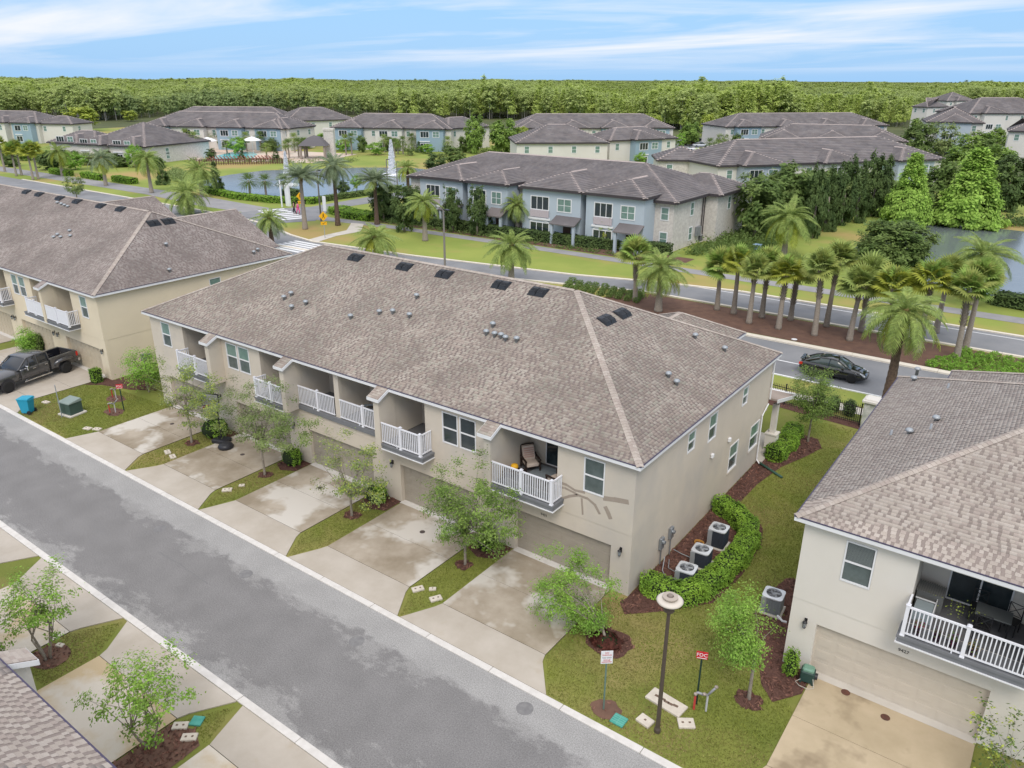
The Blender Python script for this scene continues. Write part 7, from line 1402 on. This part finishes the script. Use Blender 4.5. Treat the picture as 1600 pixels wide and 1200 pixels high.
# black metal fence, gate pillar
fe = thing('metal_fence', 'black metal picket fence across the back of the side lawn', 'fence', (-15.5,48.6,0)); PK = MB(); PK.box(-.012,-.012,0,.012,.012,1.3); PK = PK.mesh(BLACK); PO = MB(); PO.box(-.035,-.035,0,.035,.035,1.42); PO.bevbox(-.05,-.05,1.42,.05,.05,1.46,.01); PO = PO.mesh(BLACK)
n = int(7.2/.12)
for i in range(n+1):
    if i % 20 == 0: link('post', PO, fe, (i*.12,-i*.012,0))
    else: link('picket', PK, fe, (i*.12,-i*.012,.05))
b = MB()
for z in (.2,1.15): b.add([(0,-.015,z),(7.2,-.735,z),(7.2,-.705,z),(0,.015,z),(0,-.015,z+.04),(7.2,-.735,z+.04),(7.2,-.705,z+.04),(0,.015,z+.04)], [(0,3,2,1),(4,5,6,7),(0,1,5,4),(1,2,6,5),(2,3,7,6),(3,0,4,7)])
b.build('rail', BLACK, fe)
for i, x in enumerate((-11.2,-10.2,-9.2)): bush('fence_shrub', 'dark upright shrub behind the black fence, %s from the pillar' % ('third','second','first')[i], (x,49.3-.1*i,0), .38,.35,.55, LFD, 500, .06)
flat('sidewalk', [(-30,49.8),(-6.5,49.6),(-6.5,50.8),(-30,51.0)], .004, WALK); flat('side_lawn', [(-30,51.1),(6,51.1),(6,53.5),(-30,53.5)], -.006, FIELD)
t = thing('gate_pillar', 'white stone gate pillar with a capped top at the end of the black fence', 'pillar', (-7.75,47.85,0)); b = MB(); b.bevbox(-.4,-.4,0,.4,.4,1.75,.02); b.build('shaft', mat('pillar_stone', (.62,.62,.60), (.40,.42,.38), scale=2.2, rough=.9, rampp=(.42,.6)), t); b = MB(); b.bevbox(-.52,-.52,1.752,.52,.52,1.9,.03); b.bevbox(-.42,-.42,1.902,.42,.42,2.0,.05); b.build('cap', mat('pillar_cap', (.66,.63,.58), rough=.8), t)
# balcony furniture
BRN = mat('rattan_brown', (.035,.02,.015), rough=.6); CUSH = mat('cushion_cream', (.66,.55,.46), (.60,.50,.42), scale=6, rough=.95)
def lounge_chair(lab, x, y, rz, z=FZ+.01):
    t = thing('armchair', lab, 'armchair', (x,y,z), rz)
    for sx in (-1,1):
        for yy, hh in ((-.33,.52),(.33,.62)): b = MB(); b.box(sx*.34-.03,yy-.03,0,sx*.34+.03,yy+.03,hh); b.build('leg', BRN, t)
        b = MB(); b.bevbox(sx*.34-.045,-.38,.53,sx*.34+.045,.36,.57,.01); b.build('armrest', BRN, t)
    b = MB(); b.box(-.31,-.34,.22,.31,.34,.27); b.build('seat_frame', BRN, t); b = MB(); b.bevbox(-.30,-.36,.275,.30,.28,.42,.05); b.build('seat_cushion', CUSH, t)
    b = MB(); b.add([(-.33,.30,.25),(.33,.30,.25),(.33,.36,.25),(-.33,.36,.25),(-.33,.52,1.0),(.33,.52,1.0),(.33,.58,1.0),(-.33,.58,1.0)], [(0,3,2,1),(4,5,6,7),(0,1,5,4),(1,2,6,5),(2,3,7,6),(3,0,4,7)]); b.build('backrest', BRN, t)
    b = MB(); b.add([(-.28,.14,.42),(.28,.14,.42),(.28,.30,.42),(-.28,.30,.42),(-.27,.36,.98),(.27,.36,.98),(.27,.50,.98),(-.27,.50,.98)], [(0,3,2,1),(4,5,6,7),(0,1,5,4),(1,2,6,5),(2,3,7,6),(3,0,4,7)]); b.build('back_cushion', CUSH, t)
    b = MB()
    for i in range(5): zz = .50+i*.09; yy = .14+(zz-.42)*.39; b.add([(-.24,yy-.012,zz),(.24,yy-.012,zz),(.24,yy+.006,zz+.045),(-.24,yy+.006,zz+.045)], [(0,1,2,3)])
    b.build('cushion_stripes', mat('stripe_pink', (.55,.33,.27), rough=.95), t)
lounge_chair('brown armchair with a striped cream cushion on the end balcony', -17.62, 25.55, R(55)); lounge_chair('brown armchair with a pink cushion half hidden at the right end of the balcony', -15.75, 24.9, R(-100))
b = MB(); b.bevbox(-.45,-.28,.30,.45,.28,.36,.02); t = thing('coffee_table', 'small dark table behind the balcony rail beside the armchair', 'table', (-18.0+.25,24.45,FZ+.01), R(20)); b.build('table_top', BRN, t)
for sx in (-1,1):
    for sy in (-1,1): c = MB(); c.box(sx*.38-.025,sy*.22-.025,0,sx*.38+.025,sy*.22+.025,.298); c.build('leg', BRN, t)
b = MB(); b.lathe([(.04,0),(.15,.05),(.18,.14),(.14,.24),(.04,.27)], 14); setp(b.build('pumpkin', mat('pumpkin_yellow', (.75,.40,.02), rough=.6), smooth=True, loc=(-17.75,24.5,FZ+.375)), 'bright yellow round pot on the small balcony table', 'ornament')
b = MB(); b.box(-17.45,25.0,FZ+.012,-15.9,26.15,FZ+.022); setp(b.build('outdoor_rug', mat('rug_grey', (.24,.27,.29), (.20,.23,.25), scale=10, rough=1)), 'blue-grey rug on the floor of the furnished end balcony', 'rug')
ADR = mat('adirondack_grey', (.17,.20,.23), rough=.7)
def adirondack(lab, x, y, rz):
    t = thing('adirondack_chair', lab, 'garden chair', (x,y,FZ+.01), rz)
    for i in range(5): b = MB(); b.obox((-.24+i*.12,.38,.62), (1,0,0), (0,.35,.94), (0,-.94,.35), .05, .45-.02*abs(i-2), .012); b.build('back_slat', ADR, t)
    for i in range(5): b = MB(); b.box(-.28,-.30+i*.11,.36-i*.025,.28,-.21+i*.11,.38-i*.025); b.build('seat_slat', ADR, t)
    for s in (-1,1): b = MB(); b.bevbox(s*.36-.07,-.35,.55,s*.36+.07,.35,.58,.01); b.build('armrest', ADR, t); b = MB(); b.box(s*.33-.03,-.34,0,s*.33+.03,-.26,.548); b.box(s*.33-.03,-.26,.25,s*.33+.03,.45,.34) ; b.box(s*.33-.03,.38,0,s*.33+.03,.45,.248); b.build('leg', ADR, t)
adirondack('grey wooden garden chair in the left half of the wide middle balcony', -29.6, 25.3, R(35)); adirondack('grey wooden garden chair right of the pillar in the wide middle balcony', -27.5, 25.2, R(-50))
# cream balcony: grey shelf unit, dark table and cross-back chairs, flower pots
t = thing('storage_bench', 'grey slatted bench box at the left wall of the cream balcony', 'cabinet', (-1.25,25.55,FZ+.01)); b = MB(); b.box(-.42,-.25,0,.38,.40,.62); b.build('box', mat('bench_grey', (.16,.165,.16), rough=.7), t)
for i in range(12): c = MB(); c.box(-.44+i*.07,-.27,.622,-.39+i*.07,.42,.642); c.build('top_slat', mat('slat_grey', (.22,.22,.21), rough=.7), t)
t = thing('side_table', 'pale grey side cabinet by the rail corner of the cream balcony', 'cabinet', (-1.35,24.75,FZ+.01)); b = MB(); b.box(-.25,-.3,0,.3,.28,.45); b.build('box', mat('cab_blue_grey', (.28,.33,.35), rough=.5), t); b = MB(); b.box(.302,-.3,0,.33,.85,.50); b.box(-.3,.30,.46,.33,.33,.50); b.build('white_frame', WHITE, t)
def xchair(lab, x, y, rz):
    t = thing('dining_chair', lab, 'chair', (x,y,FZ+.01), rz); b = MB(); b.box(-.22,-.22,.44,.22,.22,.47); b.build('seat', BLACK, t)
    for sx in (-1,1): b = MB(); b.box(sx*.2-.015,-.22,0,sx*.2+.015,-.19,.44); b.build('leg', BLACK, t); b = MB(); b.box(sx*.2-.015,.19,0,sx*.2+.015,.22,.98); b.build('leg', BLACK, t)
    b = MB(); b.tube([(-.2,.205,.55),(.2,.205,.95)], .012, 5); b.tube([(.2,.205,.55),(-.2,.205,.95)], .012, 5); b.tube([(-.2,.205,.97),(.2,.205,.97)], .015, 5); b.tube([(-.2,.205,.53),(.2,.205,.53)], .012, 5); b.build('cross_back', BLACK, t)
xchair('black cross-back chair before the glass door of the cream balcony', .1, 25.75, R(0)); xchair('black cross-back chair at the right edge of the cream balcony', 1.05, 25.6, R(-15)); xchair('black chair seen from behind on the cream balcony, nearest the rail', .35, 24.75, R(180))
t = thing('dining_table', 'dark dining table in the cream balcony', 'table', (.55,25.25,FZ+.01)); b = MB(); b.bevbox(-.5,-.35,.70,.5,.35,.74,.01); b.build('table_top', mat('table_grey', (.10,.11,.11), rough=.4), t)
for sx in (-1,1):
    for sy in (-1,1): c = MB(); c.box(sx*.45-.025,sy*.3-.025,0,sx*.45+.025,sy*.3+.025,.698); c.build('leg', BLACK, t)
for i, (x, c_) in enumerate(((-1.3,(.35,.05,.12)),(-.75,(.10,.02,.06)),(-.3,(.12,.02,.05)),(.25,(.45,.30,.10)))):
    t = thing('flower_pot', ('flower pot with reddish plant nearest the rail corner of the cream balcony','dark flower pot second from the corner behind the cream balcony rail','dark purple pot by the white rail post','yellow leafed pot right of the white rail post')[i], 'flower pot', (x,23.75,FZ+.005), 0); b = MB(); b.lathe([(.08,0),(.12,.2),(.13,.22)], 10); b.build('pot', mat('pot_dark', (.05,.02,.04), rough=.6), t)
    p_ = rng.normal(size=(130,3))*[.09,.09,.10]+[0,0,.32]; link('foliage', quads_mesh(leafq(p_, .035), [LFM, mat('petal_%d' % i, c_, rough=.7)], rng.integers(0,2,130)), t)
p_ = rng.normal(size=(90,3))*[.35,.22,.10]+[-.35,24.5,FZ+.95]; o = link('trailing_plant', quads_mesh(leafq(p_, .03), LFY)); setp(o, 'thin yellow flowering stems rising over the cream balcony rail', 'plant')
p_ = rng.normal(size=(200,3))*[.22,.2,.3]+[-32.9,25.0,FZ+1.0]; t = thing('potted_plant', 'leafy potted plant inside the second balcony from the left', 'potted plant', (0,0,0)); link('foliage', quads_mesh(leafq(p_, .06), LF1), t); b = MB(); b.lathe([(.15,0),(.22,.5)], 10, (-32.9,25.0,FZ+.01)); b.build('pot', DARK, t)
# black scooter/grill cover under second tree
t = thing('black_tarp', 'low black covered object beside the shrub under the basketball hoop', 'cover', (-36.95,22.55,.03)); b = MB(); b.lathe([(.42,0),(.45,.12),(.36,.26),(.15,.33)], 12); b.build('cover', DARK, t, smooth=True)
# tall lamp posts by the boulevard
def tall_lamp(lab, x, y, h, double=False):
    t = thing('street_lamp', lab, 'street lamp', (x,y,0), R(-20), 'tall lamp posts by the boulevard'); b = MB(); b.lathe([(.16,0),(.13,.5),(.09,h)], 10); b.build('pole', mat('lamp_greybrown', (.22,.20,.18), rough=.6), t); b = MB(); b.tube([(0,0,h),(.5,0,h+.15),(.9,0,h+.12)], .05, 6); b.bevbox(.6,-.16,h+.05,1.15,.16,h+.17,.03); b.build('lamp_head', DARK, t)
q = G(700,420); tall_lamp('tall grey lamp post rising from behind the roof ridge', q.x, q.y-.5, onY(696,324,q.y).z-.2)
q = G(502,347); tall_lamp('slim lamp post on the orange lawn near the crosswalk', q.x, q.y, 7.4); q = G(606,296); tall_lamp('thin dark lamp post in front of the tall fountain', q.x, q.y, 5.5); q = G(621,290); tall_lamp('dark lamp post right of the tall fountain', q.x, q.y, 4.5)
for (bx, by, ty) in ((108,195,163),(293,175,160)): q = G(bx, by); tall_lamp('distant lamp post standing against the forest', q.x, q.y, onY(bx, ty, q.y).z)
# pedestrian warning signs
YEL = mat('sign_yellow', (.80,.42,.01), rough=.4)
def ped_sign(lab, x, y, z, rz):
    t = thing('warning_sign', lab, 'sign', (x,y,0), rz, 'yellow pedestrian crossing signs'); b = MB(); b.box(-.04,-.03,0,.04,.03,z+.7); b.build('post', GALV, t)
    b = MB(); b.add([(0,-.045,z-.62),(.6,-.045,z),(0,-.045,z+.62),(-.6,-.045,z),(0,-.032,z-.62),(.6,-.032,z),(0,-.032,z+.62),(-.6,-.032,z)], [(0,1,2,3),(7,6,5,4),(0,4,5,1),(1,5,6,2),(2,6,7,3),(3,7,4,0)]); b.build('diamond_panel', YEL, t)
    b = MB(); b.box(-.4,-.045,z-1.15,.4,-.032,z-.72); b.build('arrow_panel', YEL, t)
    b = MB(); b.lathe([(.07,-.005),(.07,.005)], 10, (0,0,0)); hd = b.mesh(BLK); link('figure_head', hd, t, (.02,-.052,z+.28), (R(90),0,0)); b = MB(); b.add([(-.06,-.05,z-.02),(.08,-.05,z-.02),(.06,-.05,z+.2),(-.06,-.05,z+.2)], [(0,1,2,3)]); b.add([(-.06,-.05,z-.03),(0,-.05,z-.03),(-.12,-.05,z-.3),(-.18,-.05,z-.3)], [(0,3,2,1)]); b.add([(.0,-.05,z-.03),(.08,-.05,z-.03),(.2,-.05,z-.3),(.13,-.05,z-.3)], [(0,3,2,1)]); b.build('walking_figure', BLK, t)
    b = MB(); b.add([(-.28,-.05,z-.90),(-.05,-.05,z-1.1),(-.05,-.05,z-1.02),(.25,-.05,z-.82),(.22,-.05,z-.77),(-.09,-.05,z-.98)], [(0,1,2,3,4,5)]); b.build('arrow', BLK, t)
q = G(508,372); ped_sign('yellow pedestrian sign on the orange lawn, nearer the camera', q.x, q.y, 2.9, R(40)); q = G(471,333); ped_sign('yellow pedestrian sign behind the two walkers', q.x, q.y, 2.6, R(25))
# two small round ceiling-white objects and posts by the crossing
q = G(441,324); b = MB(); b.tube([(0,0,0),(0,0,4.3)], .12, 8); setp(b.build('white_pole', WHITE, loc=(q.x,q.y,0)), 'white flagpole-like post left of the walkers', 'post'); q = G(451,322); b = MB(); b.bevbox(-.5,-.2,0,.5,.2,3.4,.05); b.box(-.1,-.1,3.4,1.2,.1,3.7); setp(b.build('white_sign_board', WHITE, loc=(q.x,q.y,0)), 'tall white board beside the boxy hedge at the pond', 'sign')
q = G(508,333); b = MB(); b.bevbox(-.35,-.08,.3,.35,.08,2.6,.03); b.tube([(0,0,0),(0,0,.3)], .06, 6); setp(b.build('white_banner', WHITE, loc=(q.x,q.y,0)), 'white upright banner at the corner of the bright hedge', 'sign')
q = G(463,302)
t = bush('boxy_hedge', 'dark cube-shaped hedge by the white posts at the pond', (G(457,314).x,G(457,314).y,0), 1.6,1.0,1.0, LFD, 900, .14, box=True)
# fountains
FW = mat('fountain_water', (.85,.87,.9), rough=.6, alpha=.85)
def fountain(lab, x, y, h, r_):
    t = thing('fountain', lab, 'fountain', (x,y,.01)); n = 5200; u = rng.random(n)**.8; a = rng.uniform(0,6.28,n); rr = r_*(.10+.55*(1-u)**.8)*np.sqrt(rng.random(n)); p = np.stack([np.cos(a)*rr, np.sin(a)*rr, u*h],1); o = link('spray', quads_mesh(leafq(p, .09, asp=.9), FW), t); o['kind'] = 'stuff'
    b = MB(); b.lathe([(r_*.42,0),(r_*.36,h*.3),(r_*.25,h*.65),(.08,h*.95)], 14); b.build('water_column', FW, t, smooth=True); b = MB(); b.lathe([(r_*1.5,0),(r_*1.2,.2),(r_*.9,.3)], 20); b.build('foam_ring', FW, t, smooth=True); n = 300; a = rng.uniform(0,6.28,n); rr = r_*rng.uniform(1.0,2.2,n); p = np.stack([np.cos(a)*rr, np.sin(a)*rr, np.full(n,.06)],1); o = link('splash', quads_mesh(leafq(p, .16, flat_=3), FW), t); o['kind'] = 'stuff'
q = G(450,289); fountain('white fountain jet in the left pond, partly behind the spiky palm', q.x, q.y, onY(449,237,q.y).z, 1.25); q = G(613,273); fountain('tall white fountain jet nearer the blue building', q.x, q.y, onY(612,218,q.y).z, 1.6)
# pool side
lm_ = MB(); lm_.bevbox(-.35,-.95,.25,.35,.4,.34,.02); lm_.add([(-.35,.4,.3),(.35,.4,.3),(.35,.95,.85),(-.35,.95,.85),(-.35,.45,.25),(.35,.45,.25),(.35,1.0,.80),(-.35,1.0,.80)], [(0,1,2,3),(4,7,6,5),(0,4,5,1),(1,5,6,2),(2,6,7,3),(3,7,4,0)])
for sx in (-.3,.3):
    for sy in (-.85,.5): lm_.box(sx-.03,sy-.03,0,sx+.03,sy+.03,.25)
lm_ = lm_.mesh(mat('lounger_red', (.26,.09,.06), rough=.7))
for i in range(20): q = G(330+i*5.4, 251.5-.12*i); o = link('sun_lounger', lm_, None, (q.x,q.y,.02), (0,0,R(135)), 1.25); setp(o, 'red brown sun lounger in the row between the pool and its fence', 'sun lounger', 'sun loungers along the pool')
um = MB(); um.lathe([(1.9,2.5),(1.2,2.9),(.08,3.25)], 8, cap=False); um.tube([(0,0,0),(0,0,3.3)], .05, 6); um = um.mesh(WHITE)
for (x, y), lab in (((327,240),'white pool umbrella left of centre behind the pool'),((396,239),'white pool umbrella right of the pool')): q = G(x, y); o = link('pool_umbrella', um, None, (q.x,q.y,0), (0,0,0), 1.35); setp(o, lab, 'umbrella')
fe = thing('pool_fence', 'low dark brown fence along the pond side of the pool', 'fence', (0,0,0)); a0, a1 = G(305,258), G(452,256); FBM = mat('fence_brown', (.12,.06,.045), rough=.8); fp_ = MB(); fp_.box(-.06,-.06,0,.06,.06,1.35); fp_ = fp_.mesh(FBM); nn_ = 40
for i in range(nn_+1): p = a0.lerp(a1, i/nn_); link('fence_post', fp_, fe, (p.x,p.y,0))
b = MB(); d = (a1-a0); ln_ = d.length; d.normalize()
for z in (.25,1.2): b.obox((a0+a1)/2+Vector((0,0,z)), d, Vector((-d.y,d.x,0)), (0,0,1), ln_/2, .04, .06)
for i in range(int(ln_/.35)): b.obox(a0+d*(i*.35+.17)+Vector((0,0,.72)), d, Vector((-d.y,d.x,0)), (0,0,1), .05, .03, .5)
b.build('pickets', FBM, fe, kind='stuff')
t = thing('gazebo', 'open gazebo with a dark hipped roof and posts beside the pool', 'gazebo', tuple(G(494,247)), R(36)); b = MB(); b.lathe([(5.2,3.3),(3.6,4.4),(1.9,5.3),(.1,5.75)], 4); o = b.build('roof', TRIMD if False else mat('gazebo_roof', (.13,.12,.125), rough=.9), t, rot=(0,0,R(45)))
for sx in (-1,1):
    for sy in (-1,1): c = MB(); c.box(sx*3.1-.25,sy*3.1-.25,0,sx*3.1+.25,sy*3.1+.25,3.3); c.build('post', mat('gazebo_post', (.30,.25,.21), rough=.8), t)
q = G(517,246); b = MB(); b.bevbox(-1.3,-.9,0,1.3,.9,6.8,.05); b.box(-1.45,-1.05,6.8,1.45,1.05,7.4); t = thing('chimney', 'pale stone chimney tower right of the gazebo', 'chimney', (q.x,q.y,0), R(36)); b.build('stack', STONE, t)
# two walkers on the crossing
def person(lab, x, y, rz, h, top_m, leg_m, phase=1):
    t = thing('person', lab, 'person', (x,y,.02), rz, None, h/1.75)
    V = [(0,0,.95),(0,0,1.15),(0,0,1.40),(0,0,1.52),(0,.02,1.66),(.19,0,1.40),(.27,.10*phase,1.15),(.25,.25*phase,.97),(-.19,0,1.40),(-.27,-.12*phase,1.14),(-.24,-.10*phase,.92),(.10,0,.92),(.10,.22*phase,.50),(.10,.12*phase,.06),(.10,.27*phase,.03),(-.10,0,.92),(-.10,-.10*phase,.50),(-.10,-.32*phase,.10),(-.10,-.20*phase,.03)]
    E = [(0,1),(1,2),(2,3),(3,4),(2,5),(5,6),(6,7),(2,8),(8,9),(9,10),(0,11),(11,12),(12,13),(13,14),(0,15),(15,16),(16,17),(17,18)]
    rad = [.14,.13,.15,.06,.11,.07,.045,.035,.07,.045,.035,.10,.065,.045,.04,.10,.065,.045,.04]
    me = bpy.data.meshes.new('b'); me.from_pydata(V, E, []); me.materials.append(mat('skin', (.45,.28,.20), rough=.7)); o = link('body', me, t)
    md_ = o.modifiers.new('s', 'SKIN'); me.skin_vertices.new() if not me.skin_vertices else None
    for i, r_ in enumerate(rad): me.skin_vertices[0].data[i].radius = (r_, r_)
    me.skin_vertices[0].data[0].use_root = True; o.modifiers.new('u', 'SUBSURF').levels = 1
    b = MB(); b.lathe([(.19,.98),(.18,1.1),(.20,1.38),(.10,1.5)], 12); b.build('shirt', top_m, t, smooth=True); b = MB()
    for s in (1,-1):
        f_ = phase*s; b.tube([(s*.10,0,.98),(s*.10,.22*phase if s > 0 else -.10*phase,.50),(s*.10,.12*phase if s > 0 else -.32*phase,.12)], [.125,.085,.065], 8)
    b.build('trousers', leg_m, t, smooth=True); b = MB(); b.lathe([(.04,1.60),(.125,1.66),(.125,1.76),(.07,1.83)], 10, (0,-.015,0)); b.build('hair', mat('hair_dark', (.03,.02,.015), rough=.7), t, smooth=True)
BK = mat('cloth_black', (.015,.015,.02), rough=.9); PK_ = mat('cloth_pink', (.75,.12,.30), rough=.9)
q = G(460.5,335); person('person in black walking on the zebra crossing beside one in pink', q.x, q.y, R(120), 1.9, BK, BK); q = G(466,335); person('person in a pink outfit walking on the zebra crossing', q.x, q.y, R(120), 1.85, PK_, PK_, -1)
b = MB(); b.lathe([(.22,0),(.24,.04),(.1,.07)], 12, (*G(1241,531).xy, .02)); setp(b.build('white_disc', WHITE), 'small white round object on the brown mulch of the median', 'marker')
# stepping-stone: pieces of bench/blue recycling behind the blue building
for i, (x, y) in enumerate(((1078,378),(1090,377),(1102,375),(1112,373))): q = G(x, y); ac('air conditioner in the row beside the stone end wall of the blue building, %s' % ('leftmost','second','third','rightmost')[i], q.x, q.y, 0, light=True, sz=.95, h=.9)
q = G(1183,390); b = MB(); b.bevbox(-.5,-.4,0,.5,.4,.7,.05); setp(b.build('blue_box', mat('box_blue', (.35,.5,.65), rough=.5), loc=(q.x,q.y,0)), 'pale blue box in the bushes behind the golden palm', 'box')
print('objects', len(bpy.data.objects))
